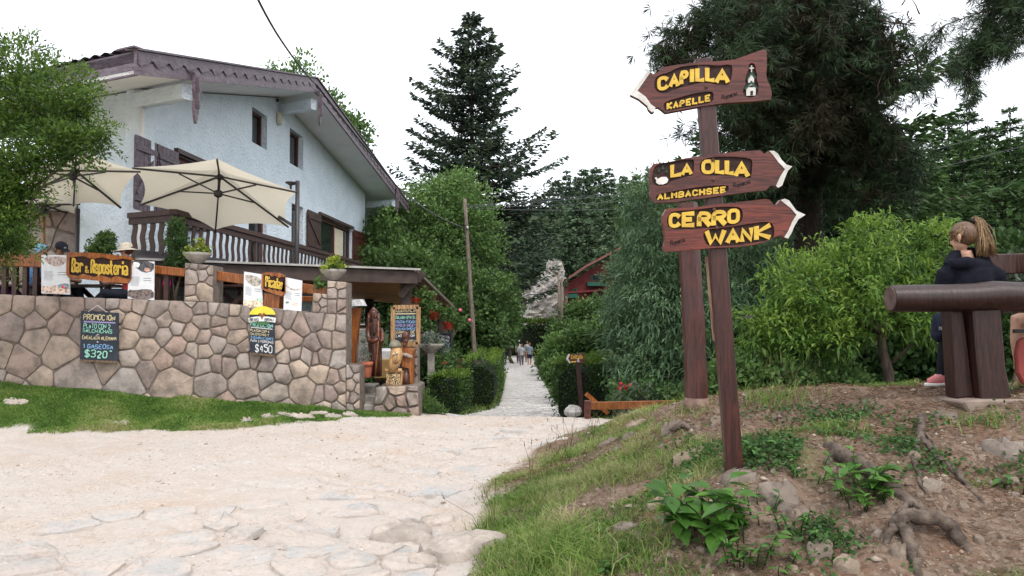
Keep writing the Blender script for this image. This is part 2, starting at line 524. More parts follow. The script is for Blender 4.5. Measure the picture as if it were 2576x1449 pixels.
def make_ground():
    fa = np.radians(np.linspace(-46, 46, 620))
    ca = np.radians(np.linspace(46, 314, 90)[1:-1])
    ang = np.r_[fa, ca]
    rad = np.r_[np.linspace(.4, 2.6, 14)[:-1], 2.6 * (18 / 2.6) ** (np.linspace(0, 1, 330)), 18 * (3200 / 18) ** (np.linspace(0, 1, 110)[1:])]
    A, R = np.meshgrid(ang, rad, indexing='ij')
    X, Y = np.sin(A) * R, np.cos(A) * R
    Zz = ground_z(X, Y)
    mound, bank, path = masks(X, Y)
    na, nr = X.shape
    n1 = fbm(X, Y, 1.6, 4, 71)
    D = np.hypot(X, Y)
    wild = np.clip(sstep(13.2, 14.5, Y) * (1 - path) * (X > -1.9) + (Y > 15.5) * (1 - path) + (Y > 68) + sstep(8.3, 9.2, Y + .3 * n1) * (X > 2.6 + (10 - Y) * .0), 0, 1)
    turf = np.clip(bank + mound * sstep(.05, .3, n1 - .25 * sstep(1.6, 2.6, X)) * .8, 0, 1)
    idx = np.arange(na * nr).reshape(na, nr)
    i2 = np.r_[np.arange(1, na), 0]
    Fq = np.stack([idx[:, :-1], idx[i2, :-1], idx[i2, 1:], idx[:, 1:]], -1).reshape(-1, 4)[:, ::-1]
    cls_v = np.where(path > .5, 3, np.where(bank > .5, 2, np.where(wild > .5, 4, np.where(mound > .5, 1, 0)))).ravel()
    cls = cls_v[Fq[:, 0]]
    co = np.stack([X, Y, Zz], -1).reshape(-1, 3)
    mat = ground_material()
    for c, name in ((0, 'dirt_road'), (1, 'earth_mound'), (2, 'grass_bank'), (3, 'cobbled_path'), (4, 'ground')):
        fs = Fq[cls == c]
        used, inv = np.unique(fs, return_inverse=True)
        inv = inv.reshape(-1, 4)
        me = bpy.data.meshes.new(name)
        N = len(fs)
        me.vertices.add(len(used)); me.loops.add(N * 4); me.polygons.add(N)
        me.vertices.foreach_set('co', co[used].astype(np.float32).ravel())
        me.loops.foreach_set('vertex_index', inv.astype(np.int32).ravel())
        me.polygons.foreach_set('loop_start', np.arange(0, N * 4, 4, dtype=np.int32))
        me.polygons.foreach_set('loop_total', np.full(N, 4, dtype=np.int32))
        me.polygons.foreach_set('use_smooth', np.ones(N, bool))
        me.update(calc_edges=True)
        for nm, arr in (('mound', mound), ('turf', turf), ('path', path), ('wild', wild)):
            a = me.attributes.new(nm, 'FLOAT', 'POINT')
            a.data.foreach_set('value', arr.ravel()[used].astype(np.float32))
        o = obj_from(me, name, mat)
        tag(o, kind='structure')
        GROUND[name] = o
GROUND = {}
make_ground()

# ------------------------------------------------------------------ Voronoi masonry
def clip_half(poly, p, n):
    out = []
    m = len(poly)
    for i in range(m):
        a, b = poly[i], poly[(i + 1) % m]
        da, db = (a[0] - p[0]) * n[0] + (a[1] - p[1]) * n[1], (b[0] - p[0]) * n[0] + (b[1] - p[1]) * n[1]
        if da <= 0: out.append(a)
        if da * db < 0:
            t = da / (da - db); out.append((a[0] + (b[0] - a[0]) * t, a[1] + (b[1] - a[1]) * t))
    return out
def cells(poly, seeds, gap, weights=None):
    S = np.array(seeds)
    res = []
    for i in range(len(S)):
        d = np.hypot(S[:, 0] - S[i, 0], S[:, 1] - S[i, 1]); order = np.argsort(d)[1:26]
        c = list(poly)
        for j in order:
            n = S[j] - S[i]; L = d[j]
            t = .5
            if weights is not None: t = min(.8, max(.2, .5 + (weights[i] ** 2 - weights[j] ** 2) / (2 * L * L)))
            p = S[i] + n * t - n / L * gap / 2
            c = clip_half(c, p, n)
            if len(c) < 3: break
        if len(c) >= 3:
            ar = abs(sum(c[k][0] * c[(k + 1) % len(c)][1] - c[(k + 1) % len(c)][0] * c[k][1] for k in range(len(c)))) / 2
            if ar > .002: res.append(c)
    return res
def chaikin(c, q=.10):
    out = []
    for i in range(len(c)):
        a, b = c[i], c[(i + 1) % len(c)]
        L = math.hypot(a[0] - b[0], a[1] - b[1])
        if L < 1e-4: continue
        out.append((a[0] + (b[0] - a[0]) * q, a[1] + (b[1] - a[1]) * q))
        out.append((a[0] + (b[0] - a[0]) * (1 - q), a[1] + (b[1] - a[1]) * (1 - q)))
    return out
def pebble(mb, c, o, r, u, n, proud, sink=.01):
    """a stone with outline c (plane coordinates) on the plane o,r,u with normal n"""
    c = chaikin(c)
    if len(c) < 4: return False
    cx, cy = sum(p[0] for p in c) / len(c), sum(p[1] for p in c) / len(c)
    N = len(c)
    vs = []
    def P(x, y, h): return o + r * x + u * y + n * h
    j = [(1 + random.uniform(-.03, .03)) for _ in c]
    for k, (s, h) in enumerate(((1.0, -sink), (.985, proud * .6), (.88, proud))):
        for i, p in enumerate(c):
            hh = h * (1 + (random.uniform(-.25, .25) if k else 0))
            vs.append(P(cx + (p[0] - cx) * s * j[i], cy + (p[1] - cy) * s * j[i], hh))
    vs.append(P(cx, cy, proud * random.uniform(.9, 1.2)))
    fs = []
    for k in range(2):
        for i in range(N):
            a, b = k * N + i, k * N + (i + 1) % N
            fs.append((a, b, b + N, a + N))
    for i in range(N): fs.append((2 * N + i, 2 * N + (i + 1) % N, 3 * N))
    mb.add(vs, fs)
    return True
def poisson(poly, rfun, tries=4000, pre=()):
    xs = [p[0] for p in poly]; ys = [p[1] for p in poly]
    def inside(x, y):
        c = False
        for i in range(len(poly)):
            a, b = poly[i], poly[(i + 1) % len(poly)]
            if (a[1] > y) != (b[1] > y) and x < (b[0] - a[0]) * (y - a[1]) / (b[1] - a[1]) + a[0]: c = not c
        return c
    pts = [(p[0], p[1], p[2]) for p in pre]
    for _ in range(tries):
        x, y = random.uniform(min(xs), max(xs)), random.uniform(min(ys), max(ys))
        if not inside(x, y): continue
        r = rfun(x, y)
        if all((x - a) ** 2 + (y - b) ** 2 > ((r + q) / 2) ** 2 for a, b, q in pts): pts.append((x, y, r))
    return pts
def masonry(parent, poly, o, r, u, n, rfun, gap, proud, mat, pre=(), tries=4000, name='stone'):
    pts = poisson(poly, rfun, tries, pre)
    cs = cells(poly, [(p[0], p[1]) for p in pts], gap, [p[2] * .3 for p in pts])
    cs.sort(key=lambda c: -abs(sum(c[k][0] * c[(k + 1) % len(c)][1] - c[(k + 1) % len(c)][0] * c[k][1] for k in range(len(c)))))
    for c in cs[:300]:
        mb = MB()
        if pebble(mb, c, o, r, u, n, proud * random.uniform(.7, 1.3)):
            mb.build(name, mat, parent, angle=50)
# ------------------------------------------------------------------ shared materials
M_STUCCO = surf('pale_blue_stucco', (.75, .835, .89), (.67, .76, .825), sc=2.2, rough=.9, bmp=1.0, bsc=14, bd=.06, spec=.15)
M_WHITE = surf('white_soffit_paint', (.86, .85, .83), (.78, .77, .75), sc=1.2, rough=.8, bmp=.1)
M_FASCIA = wood('plum_brown_fascia_paint', (.125, .095, .115), (.085, .062, .075), rough=.55, grain=(1.5, 1.5, 6), rnd=.05)
M_DARKW = wood('dark_brown_stained_wood', (.058, .026, .02), (.03, .014, .012), rough=.5)
M_REDW = wood('red_brown_varnished_wood', (.10, .028, .018), (.05, .014, .01), rough=.42)
M_ORANGE = wood('orange_varnished_wood', (.27, .085, .016), (.15, .042, .009), rough=.35)
M_CEIL = wood('brown_ceiling_boards', (.56, .28, .12), (.38, .18, .075), rough=.6)
M_GREYBEAM = surf('dark_grey_beam_paint', (.075, .05, .042), (.042, .028, .024), rough=.6)
M_MORTAR = surf('grey_brown_mortar', (.22, .18, .15), (.12, .098, .082), sc=9, rough=.95, bmp=.8, bsc=30, bd=.02)
M_STONE = stone_mat('pink_brown_field_stone', [(.36, .26, .21), (.27, .215, .195), (.42, .325, .255), (.26, .22, .20), (.38, .27, .22), (.33, .295, .27), (.45, .355, .275), (.28, .215, .185), (.38, .32, .28), (.22, .18, .165)])
M_CONC = surf('rough_concrete', (.36, .33, .29), (.22, .2, .18), sc=8, rough=.95, bmp=.7, bsc=35, bd=.01)
M_METAL = surf('black_metal', (.02, .018, .02), (.035, .03, .03), rough=.45, spec=.5)
M_TERRA = surf('terracotta', (.42, .13, .07), (.32, .10, .06), sc=7, rough=.85)
M_GLASS = plain('dark_window_glass', (.018, .022, .024), .08, .6)
M_CANVAS = surf('cream_canvas', (.70, .64, .52), (.64, .58, .46), sc=2, rough=.9, bmp=.15, bsc=50)
_nt = M_CANVAS.node_tree
_b = _nt.nodes['Principled BSDF']
_t = _nt.nodes.new('ShaderNodeBsdfTranslucent'); _t.inputs[0].default_value = (.82, .76, .62, 1)
_ms = _nt.nodes.new('ShaderNodeMixShader'); _ms.inputs[0].default_value = .4
_nt.links.new(_b.outputs[0], _ms.inputs[1]); _nt.links.new(_t.outputs[0], _ms.inputs[2])
_nt.links.new(_ms.outputs[0], _nt.nodes['Material Output'].inputs[0])
M_CURTAIN = surf('cream_curtain', (.62, .56, .42), (.5, .45, .33), sc=8, rough=.9)
M_DARKROOF = surf('charcoal_roof_sheet', (.075, .07, .08), (.05, .047, .055), sc=4, rough=.7)

# ------------------------------------------------------------------ the chalet
D1 = Vector((.0523, 1, 0)).normalized()                 # along the gable wall, away from the camera
N1 = Vector((1, -.0523, 0)).normalized()                # out of the gable wall
D2 = Vector((-2.05, 1, 0)).normalized()                 # along the ridge, away to the left
A0 = at(352, 600, 15); A0.z = 0
def fac(x, y, off=0.0): return on(x, y, A0 + N1 * off, N1)
OV = 1.25
house = thing('chalet', (A0.x, A0.y, 0.4), 'pale blue gabled chalet with brown scalloped eaves and wooden balcony', 'house')
def parm(p): return (p - A0).dot(D1)
def fpt(s, z, off=0.0): return Vector((A0.x, A0.y, 0)) + D1 * s + N1 * off + Vector((0, 0, z))
VT = [fac(345, 127, OV), fac(795, 197, OV), fac(1051, 545, OV)]
VB = [fac(366, 187, OV), fac(794, 234, OV), fac(1042, 559, OV)]
# the lower edge of the roof edge board runs parallel to the upper edge
drop = [VT[0].z - VB[0].z, VT[1].z - VB[1].z, VT[2].z - VB[2].z]
VB = [VT[i] - Vector((0, 0, d)) for i, d in enumerate((.40, .40, .42))]
def to_fac(p):                                        # slide a roof point along the ridge direction to the wall plane
    t = (A0 - p).dot(N1) / D2.dot(N1)
    return p + D2 * t
WL, WA, WR = [to_fac(p) for p in VB]
sB = parm(fac(918, 560))
def line_z(p, q, s):
    a, b = parm(p), parm(q)
    return p.z + (q.z - p.z) * (s - a) / (b - a)
zA, zB, sAp = line_z(WL, WA, 0), line_z(WA, WR, sB), parm(WA)
def rect_on(pts, off=0.0): return [fac(x, y, off) for x, y in pts]
def level(pts):                                       # make a traced opening upright and level on the wall
    q = [fac(x, y) for x, y in pts]
    s0 = (parm(q[0]) + parm(q[3])) / 2; s1 = (parm(q[1]) + parm(q[2])) / 2
    z1 = (q[0].z + q[1].z) / 2; z0 = (q[2].z + q[3].z) / 2
    return s0, s1, z0, z1
OPEN = {
    'win_a': level([(634, 271), (672, 290), (672, 377), (634, 358)]),
    'win_b': level([(729, 324), (763, 342), (763, 430), (729, 410)]),
    'big': level([(802, 540), (884, 577), (884, 663), (802, 638)]),
    'near': level([(441, 386), (505, 412), (505, 575), (441, 550)]),
    'door_a': level([(733, 511), (762, 522), (762, 680), (733, 680)]),
    'door_b': level([(625, 520), (671, 535), (671, 690), (625, 690)]),
}
holes = []
for k, (s0, s1, z0, z1) in OPEN.items():
    holes.append([fpt(s0, z0), fpt(s1, z0), fpt(s1, z1), fpt(s0, z1)])
mb = MB()
outline = [fpt(0, -.5), fpt(sB, -1.5), fpt(sB, zB), fpt(sAp, WA.z), fpt(0, zA)]
mb.prism(outline, -N1 * .32, holes)
SIDE = 1.85                                            # visible length of the side wall
Pa, Pb = fpt(0, 0), fpt(0, 0) + D2 * SIDE
NS = Vector((D2.y, -D2.x, 0))
NS = -NS if NS.y > 0 else NS
mb2 = MB()
q0 = fpt(0, 0) + NS * .0
mb2.prism([q0 + Vector((0, 0, -.5)), q0 + D2 * SIDE + Vector((0, 0, -.5)), q0 + D2 * SIDE + Vector((0, 0, zA)), q0 + Vector((0, 0, zA))], -NS * .3 )
mb.build('gable_wall', M_STUCCO, house)
mb2.build('side_wall', M_STUCCO, house)
pr = fpt(sB, 0)
MB().prism([pr + Vector((0, 0, -1.5)), pr + D2 * 7 + Vector((0, 0, -1.5)), pr + D2 * 7 + Vector((0, 0, zB)), pr + Vector((0, 0, zB))], NS * .3).build('back_wall', M_STUCCO, house)
# corner trim
MB().tube([fpt(.0, -.3, .02) + NS * .02, fpt(0, zA - .02, .02) + NS * .02], .045, 8).build('corner_trim', M_WHITE, house, smooth=True)
# stone lower extension of the house, beyond the side wall
ext = thing('stone_annex', tuple(Pb + Vector((0, 0, .4))), 'stone annex wall behind the parasols beside the chalet', 'wall')
e0 = Pb + D2 * .02 + Vector((0, 0, 0))
H_EX = 3.9
MB().prism([e0 + Vector((0, 0, .2)), e0 + Vector((-5, 0, .2)), e0 + Vector((-5, 0, H_EX)), e0 + Vector((0, 0, H_EX))], Vector((0, .3, 0))).build('mortar', M_MORTAR, ext)
masonry(ext, [(0, 2.2), (3.4, 2.2), (3.4, H_EX - .03), (0, H_EX - .03)], e0 + Vector((-3.4, -.001, 0)), Vector((1, 0, 0)), Vector((0, 0, 1)), Vector((0, -1, 0)), lambda x, y: random.uniform(.3, .6), .03, .05, M_STONE, tries=900)
# roof slabs, soffits, edge boards
RL = 13.0
for i, nm in ((0, 'roof_slope'), (1, 'roof_slope')):
    a, b = VT[i] + Vector((0, 0, -.03)), VT[i + 1] + Vector((0, 0, -.03))
    MB().prism([a, b, b + D2 * RL, a + D2 * RL], Vector((0, 0, -.16))).build('roof_slope', M_FASCIA, house)
    a, b = VB[i] + Vector((0, 0, .03)), VB[i + 1] + Vector((0, 0, .03))
    a, b = a + D2 * .06, b + D2 * .06
    MB().prism([a, b, b + D2 * RL, a + D2 * RL], Vector((0, 0, .05))).build('soffit', M_WHITE, house)
    # edge board and its scalloped trim
    a0, b0, a1, b1 = VT[i], VT[i + 1], VB[i], VB[i + 1]
    MB().prism([a0, b0, b1, a1], -N1 * .05).build('edge_board', M_FASCIA, house)
    L = (b0 - a0).length
    nsc = int(L / .55)
    top, bot = [], []
    for k in range(nsc * 8 + 1):
        t = k / (nsc * 8)
        ph = (t * nsc) % 1.0
        h = .19 + .045 * math.sin(2 * math.pi * ph) + .02 * math.sin(4 * math.pi * ph + .6)
        p = a0.lerp(b0, t) + N1 * .022 + Vector((0, 0, -.012))
        top.append(p); bot.append(p - Vector((0, 0, h)))
    mb = MB()
    n = len(top)
    vs = top + bot + [p - N1 * .021 for p in bot]
    mb.add(vs, [(k, k + 1, n + k + 1, n + k) for k in range(n - 1)] + [(n + k, n + k + 1, 2 * n + k + 1, 2 * n + k) for k in range(n - 1)])
    mb.build('scalloped_trim', M_FASCIA, house)
    # thin sheet edge on top of the boards
    MB().prism([a0 + N1 * .06 + Vector((0, 0, .005)), b0 + N1 * .06 + Vector((0, 0, .005)), b0 - N1 * .2 + Vector((0, 0, .005)), a0 - N1 * .2 + Vector((0, 0, .005))], Vector((0, 0, .035))).build('roof_edge_sheet', M_FASCIA, house)
a0, a1 = VT[0], VB[0]
MB().prism([a0, a0 + D2 * RL, a1 + D2 * RL, a1], -NS * .04).build('eave_board', M_FASCIA, house)
a0, a1 = VT[2], VB[2]
MB().prism([a0, a0 + D2 * RL, a1 + D2 * RL, a1], NS * .04).build('eave_board', M_FASCIA, house)
# wavy roof tiles showing along the left eave
up_s = (VT[1] - VT[0]).normalized()
tile_me = None
for k in range(28):
    p = VT[0] + D2 * (.5 + k * .26) + Vector((0, 0, .0)) - up_s * .04
    if tile_me is None:
        t = MB()
        P = [[up_s * u + D2 * (.25 * (j / 6 - .5)) + Vector((0, 0, .03 + .05 * math.sin(math.pi * j / 6))) for j in range(7)] for u in (0, .8)]
        t.grid(P); tile_me = t.mesh('roof_tile', smooth=True); tile_me.materials.append(M_FASCIA)
    o = bpy.data.objects.new('roof_tile', tile_me); link(o, house); o.location = p - ORG[house.name]
# ridge cap corner piece
MB().bar(VT[0] + Vector((0, 0, .045)) - D2 * .03, VT[0] + Vector((0, 0, .045)) + D2 * .4, .16, .03).build('eave_cap', M_FASCIA, house)
# purlin ends and the carved boards hanging in front of them
def purlin(px, py):
    """px, py: where the purlin reaches the edge board"""
    p = fac(px, py, OV - .03)
    q = to_fac(p) + D2 * .3
    MB().bar(p - N1 * .08 + Vector((0, 0, -.19)), q + Vector((0, 0, -.19)), .24, .30, bev=.03).build('purlin', M_STUCCO, house)
def ornament(px, py, h):
    o = fac(px, py, OV + .05)
    prof = [(0, .11), (.06, .12), (.12, .10), (.2, .085), (.3, .10), (.38, .115), (.46, .085), (.56, .07), (.66, .085), (.74, .10), (.82, .075), (.9, .05), (1.0, .018)]
    left = [o - D1 * w - Vector((0, 0, t * h)) for t, w in prof]
    right = [o + D1 * w - Vector((0, 0, t * h)) for t, w in prof]
    notch = [o - Vector((0, 0, -.01 * h + .03))]
    e = MB().prism(left + right[::-1] + notch, N1 * .05).build('eave_ornament', M_FASCIA, house)
    x = MB()
    x.bar(o + N1 * .07 - Vector((0, 0, h * .12)), o + N1 * .07 - Vector((0, 0, h * .72)), .05, .06, up=N1)
    x.bar(o + N1 * .075 + D1 * .1 - Vector((0, 0, h * .38)), o + N1 * .075 - D1 * .04 - Vector((0, 0, h * .38)), .05, .05, up=N1)
    x.build('carved_rib', M_FASCIA, e)
for (px, py, h) in ((490, 178, 1.0), (803, 226, 1.05), (998, 470, 1.25)):
    ornament(px, py, h)
purlin(482, 205); purlin(797, 246); purlin(995, 500)
# small window and door frames, panes, sills
def window(key, name, nvert=1, depth=.16, curtain=False, frame_m=M_REDW, fw=.07, handle=False):
    s0, s1, z0, z1 = OPEN[key]
    fr = MB()
    off = -depth
    def b(sa, za, sb, zb, w): fr.bar(fpt(sa, za, off), fpt(sb, zb, off), w, .07, up=N1)
    b(s0 + fw / 2, z0, s0 + fw / 2, z1, fw); b(s1 - fw / 2, z0, s1 - fw / 2, z1, fw)
    b(s0, z0 + fw / 2, s1, z0 + fw / 2, fw); b(s0, z1 - fw / 2, s1, z1 - fw / 2, fw)
    w = fr.build(name, frame_m, house)
    n = nvert + 1
    for k in range(n):
        a, c = s0 + (s1 - s0) * k / n + fw * .6, s0 + (s1 - s0) * (k + 1) / n - fw * .6
        if k: MB().bar(fpt(a - fw * .6, z0 + fw, off), fpt(a - fw * .6, z1 - fw, off), fw * 1.2, .06, up=N1).build('mullion', frame_m, w)
        MB().prism([fpt(a, z0 + fw, off - .02), fpt(c, z0 + fw, off - .02), fpt(c, z1 - fw, off - .02), fpt(a, z1 - fw, off - .02)], -N1 * .01).build('pane', M_GLASS, w)
        if curtain and k == 1:
            P = []
            for j in range(33):
                t = j / 32
                s = a + .03 + (c - a) * .62 * t
                d = -.004 + .006 * math.sin(t * 40)
                P.append([fpt(s, z0 + fw + .02, off + .002 + d), fpt(s, z1 - fw - .05, off + .002 + d)])
            cu = MB(); cu.fix = False
            cu.grid(P); cu.build('curtain', M_CURTAIN, w, smooth=True)
    return w
window('win_a', 'narrow_window', 0, .2)
window('win_b', 'narrow_window', 0, .2)
window('big', 'window', 1, .12, curtain=True, fw=.12)
window('near', 'window', 1, .12, fw=.12)
window('door_a', 'balcony_door', 0, .15, fw=.1)
window('door_b', 'balcony_door', 0, .15, fw=.1)
for key in ('big', 'near'):
    s0, s1, z0, z1 = OPEN[key]
    MB().bar(fpt(s0 - .12, z0 - .06, .05), fpt(s1 + .12, z0 - .06, .05), .18, .1, up=(0, 0, 1)).build('window_sill', M_DARKW, house)
    MB().bar(fpt(s0 - .08, z1 + .05, .03), fpt(s1 + .08, z1 + .05, .03), .12, .1, up=(0, 0, 1)).build('window_lintel', M_DARKW, house)
def shutter(s0, s1, z0, z1, mat, diag=1, off=.05):
    sh = MB().bar(fpt((s0 + s1) / 2, z0 + .02, off), fpt((s0 + s1) / 2, z1 - .02, off), abs(s1 - s0) - .03, .012, up=N1).build('shutter', mat, house)
    n = max(3, int(round(abs(s1 - s0) / .17)))
    for k in range(n):
        a = s0 + (s1 - s0) * (k + .5) / n
        MB().bar(fpt(a, z0, off + .022), fpt(a, z1, off + .022), abs(s1 - s0) / n - .014, .028, up=N1).build('plank', mat, sh)
    h = z1 - z0
    for t in (.16, .84):
        MB().bar(fpt(s0 + .02, z0 + h * t, off + .052), fpt(s1 - .02, z0 + h * t, off + .052), .11, .03, up=N1).build('batten', mat, sh)
    x0, x1 = (s0 + .06, s1 - .06) if diag > 0 else (s1 - .06, s0 + .06)
    MB().bar(fpt(x0, z0 + h * .22, off + .05), fpt(x1, z0 + h * .78, off + .05), .09, .026, up=N1).build('brace', mat, sh)
    return sh
s0, s1, z0, z1 = OPEN['big']
w = (s1 - s0)
shutter(parm(fac(769, 530)), s0 - .04, z0, z1, M_DARKW, -1)
sm = parm(fac(913, 590)); se = parm(fac(941, 600))
shutter(s1 + .05, sm - .03, z0, z1, M_REDW, 1); shutter(sm + .03, se, z0, z1, M_REDW, 1)
s0, s1, z0, z1 = OPEN['near']
sl, sm = parm(fac(331, 333)), parm(fac(386, 358))
shutter(sl, sm - .02, z0, z1, M_FASCIA, 1); shutter(sm + .02, s0 - .03, z0, z1, M_FASCIA, -1)
# alarm box and two small spot lamps under the ridge
p = fac(703, 298, .06)
MB().box(p, (.10, .24, .34)).build('alarm_box', plain('cream_plastic', (.62, .57, .44), .5), house, bevel=.02)
for (x, y) in ((566 + 42, 254), (664, 281)):
    MB().lathe(fac(x + 90, y - 2, .04), [(.02, -.05), (.05, -.03), (.05, .03), (.02, .05)], 8).build('eave_lamp', M_METAL, house)
# balcony
BO = 1.1
c0, c1 = fac(440, 530, BO), fac(908, 674, BO)
zr = c0.z
sc0, sc1 = parm(c0), parm(c1)
bal = MB().bar(fpt(sc0 - .08, zr - .03, BO), fpt(sc1, zr - .03, BO), .14, .10).build('balcony', M_DARKW, house)
MB().bar(fpt(sc0, zr - .14, BO), fpt(sc1, zr - .14, BO), .07, .12).build('lower_rail', M_DARKW, bal)
MB().bar(fpt(sc0, zr - 1.02, BO), fpt(sc1, zr - 1.02, BO), .07, .14).build('bottom_rail', M_DARKW, bal)
MB().prism([fpt(sc0, zr - 1.12, BO + .03), fpt(sc1, zr - 1.12, BO + .03), fpt(sc1, zr - 1.12, 0), fpt(sc0, zr - 1.12, 0)], Vector((0, 0, -.16))).build('floor_deck', M_DARKW, bal)
def slat_mesh(R, Nn):
    m = MB()
    l, r = [], []
    for k in range(13):
        t = k / 12
        o = .022 * math.sin(t * 4 * math.pi + .6)
        w = .068
        l.append(R * (o - w) + Vector((0, 0, -.19 - t * .80))); r.append(R * (o + w) + Vector((0, 0, -.19 - t * .80)))
    m.prism(l + r[::-1], Nn * .014)
    return m
def slats(p0, p1, Nn, n):
    R = (p1 - p0).normalized()
    me = slat_mesh(R, Nn).mesh('slat'); me.materials.append(M_DARKW)
    for k in range(n):
        o = bpy.data.objects.new('slat', me); link(o, bal)
        o.location = p0.lerp(p1, (k + .5) / n) - ORG[bal.name]
slats(fpt(sc0, zr, BO), fpt(sc1, zr, BO), -N1, int((sc1 - sc0) / .30))
e = fpt(sc0, 0, BO); e2 = to_fac(e)
e.z = e2.z = zr
MB().bar(e + Vector((0, 0, -.03)), e2 + Vector((0, 0, -.03)), .14, .10).build('end_rail', M_DARKW, bal)
MB().bar(e + Vector((0, 0, -.14)), e2 + Vector((0, 0, -.14)), .07, .12).build('end_rail', M_DARKW, bal)
slats(e2, e, -NS, 5)

# ------------------------------------------------------------------ lean-to roof over the terrace
can = thing('lean_to_roof', tuple(at(1022, 780, 15)), 'low lean-to porch roof with brown boarded ceiling and dark grey beams', 'porch roof')
E_L, E_R, S_R = at(345, 655, 13.0), at(1050, 681, 14.6), at(1142, 771, 21.0)
Hh = Vector((-6.0, 20.5, 2.35))
def cpatch(u, v): return E_L.lerp(E_R, u).lerp(Hh.lerp(S_R, u), v)
top = MB(); top.fix = False
top.grid([[cpatch(i / 16, j / 12) + Vector((0, 0, .04)) for j in range(13)] for i in range(17)])
top.build('roof_sheet', M_DARKROOF, can)
MB().prism([at(341, 655, 13.05), at(566, 663, 13.4), at(566, 651, 15.1), at(341, 627, 14.7)], Vector((0, 0, -.04))).build('awning_sheet', M_DARKROOF, can)
Nb = 26
for k in range(Nb):                                  # ceiling boards
    v0, v1 = k / Nb + .002, (k + 1) / Nb - .002
    b = MB()
    P = [[cpatch(.01 + .98 * i / 6, v) + Vector((0, 0, -.10)) for v in (v0, v1)] for i in range(7)]
    b.fix = False
    b.grid(P)
    b.grid([[p + Vector((0, 0, .05)) for p in r] for r in P])
    b.build('ceiling_board', M_CEIL, can)
MB().bar(E_L + Vector((0, 0, -.13)), E_R + Vector((0, 0, -.13)), .07, .23).build('front_beam', M_GREYBEAM, can)
MB().bar(E_L + Vector((0, -.06, .02)), E_R + Vector((.06, -.06, .02)), .1, .035).build('edge_flashing', surf('weathered_zinc', (.42, .41, .38), (.3, .29, .27), rough=.6), can)
MB().bar(E_R + Vector((-.02, 0, -.02)), S_R + Vector((-.02, 0, -.02)), .08, .06).build('eave_strip', wood('weathered_grey_wood', (.20, .165, .13), (.12, .1, .08)), can)
for k in range(9):                                   # rafter tails along the side eave
    p = E_R.lerp(S_R, (k + .35) / 9)
    q = p + (Hh - S_R).normalized() * 1.3 + Vector((0, 0, -.05))
    MB().bar(p + Vector((-.05, 0, -.12)), q, .09, .13).build('rafter', M_GREYBEAM, can)
MB().bar(at(1018, 700, 14.75), at(1105, 770, 20.2), .14, .2).build('side_beam', M_GREYBEAM, can)
for (x, y, Z, w) in ((1022, 700, 14.9, .2), (1112, 775, 19.8, .2), (930, 712, 20, .2)):
    p = at(x, y, Z); g = gz(p.x, p.y)
    MB().bar(p, Vector((p.x, p.y, g - .1)), w, w, up=(0, 1, 0), bev=.02).build('post', M_GREYBEAM, can)
p = at(1022, 700, 14.85)
MB().bar(p + Vector((-.1, -.1, -.35)), p + Vector((.35, -.1, .1)), .12, .12).build('brace', M_GREYBEAM, can)
MB().bar(p + Vector((-.28, -.13, .02)), p + Vector((.3, -.13, .02)), .14, .2).build('beam_end', M_GREYBEAM, can)

# ------------------------------------------------------------------ terrace wall of field stones
WZ = 12.0
WN = Vector((0, -1, 0))
WO = Vector((0, WZ, 0))
def wp(x, y, Z=WZ): p = at(x, y, Z); return (p.x, p.z)
wall = thing('stone_wall', tuple(at(450, 1015, WZ)), 'field stone terrace wall with two square pillars and chalkboards', 'wall')
WPOLY = [(-190, 738), (0, 741), (455, 757), (463, 758), (466, 661), (536, 668), (536, 761), (700, 776), (783, 786), (788, 737), (822, 740), (824, 706), (871, 710), (871, 917), (905, 921), (905, 1075), (450, 1060), (0, 1020), (-190, 1015)]
wpl = [wp(*p) for p in WPOLY]
MB().prism([Vector((x, WZ, z)) for x, z in wpl], Vector((0, .42, 0))).build('mortar', M_MORTAR, wall)
pre = []
def s3(l):
    for (zx, zy, d) in l:
        x, z = wp(zx / 1.7244 * .62891, (zy / 1.7244 + 880) * .62891); pre.append((x, z, d / 1.7244 * .62891 * WZ / F))
def s4(l):
    for (zx, zy, d) in l:
        x, z = wp((zx / 1.932 + 750) * .62891, (zy / 1.932 + 950) * .62891)
        if all((x - a) ** 2 + (z - b) ** 2 > .06 ** 2 for a, b, c in pre): pre.append((x, z, d / 1.932 * .62891 * WZ / F))
s3([(20, 580, 100), (160, 595, 160), (330, 600, 160), (500, 580, 140), (80, 720, 200), (260, 820, 150), (430, 710, 170), (420, 900, 270), (150, 990, 230), (10, 940, 110), (530, 1100, 380), (875, 1115, 270), (1195, 1140, 370), (1450, 1140, 240), (670, 570, 110), (790, 570, 60), (865, 580, 70), (965, 580, 90), (1080, 610, 140), (1250, 640, 180), (1395, 610, 100), (1025, 740, 140), (910, 700, 100), (880, 820, 150), (1015, 890, 150), (895, 955, 110), (1010, 1040, 140), (1130, 975, 100), (1275, 990, 170), (1225, 865, 140), (1140, 790, 70), (1320, 780, 90), (1400, 690, 80), (1225, 745, 70), (1410, 900, 90), (1410, 1010, 100), (1135, 690, 80), (1500, 850, 110), (640, 700, 120), (690, 850, 150), (-90, 620, 170), (-110, 800, 200), (-130, 980, 220), (-250, 800, 260), (1330, 900, 60), (760, 1010, 90)])
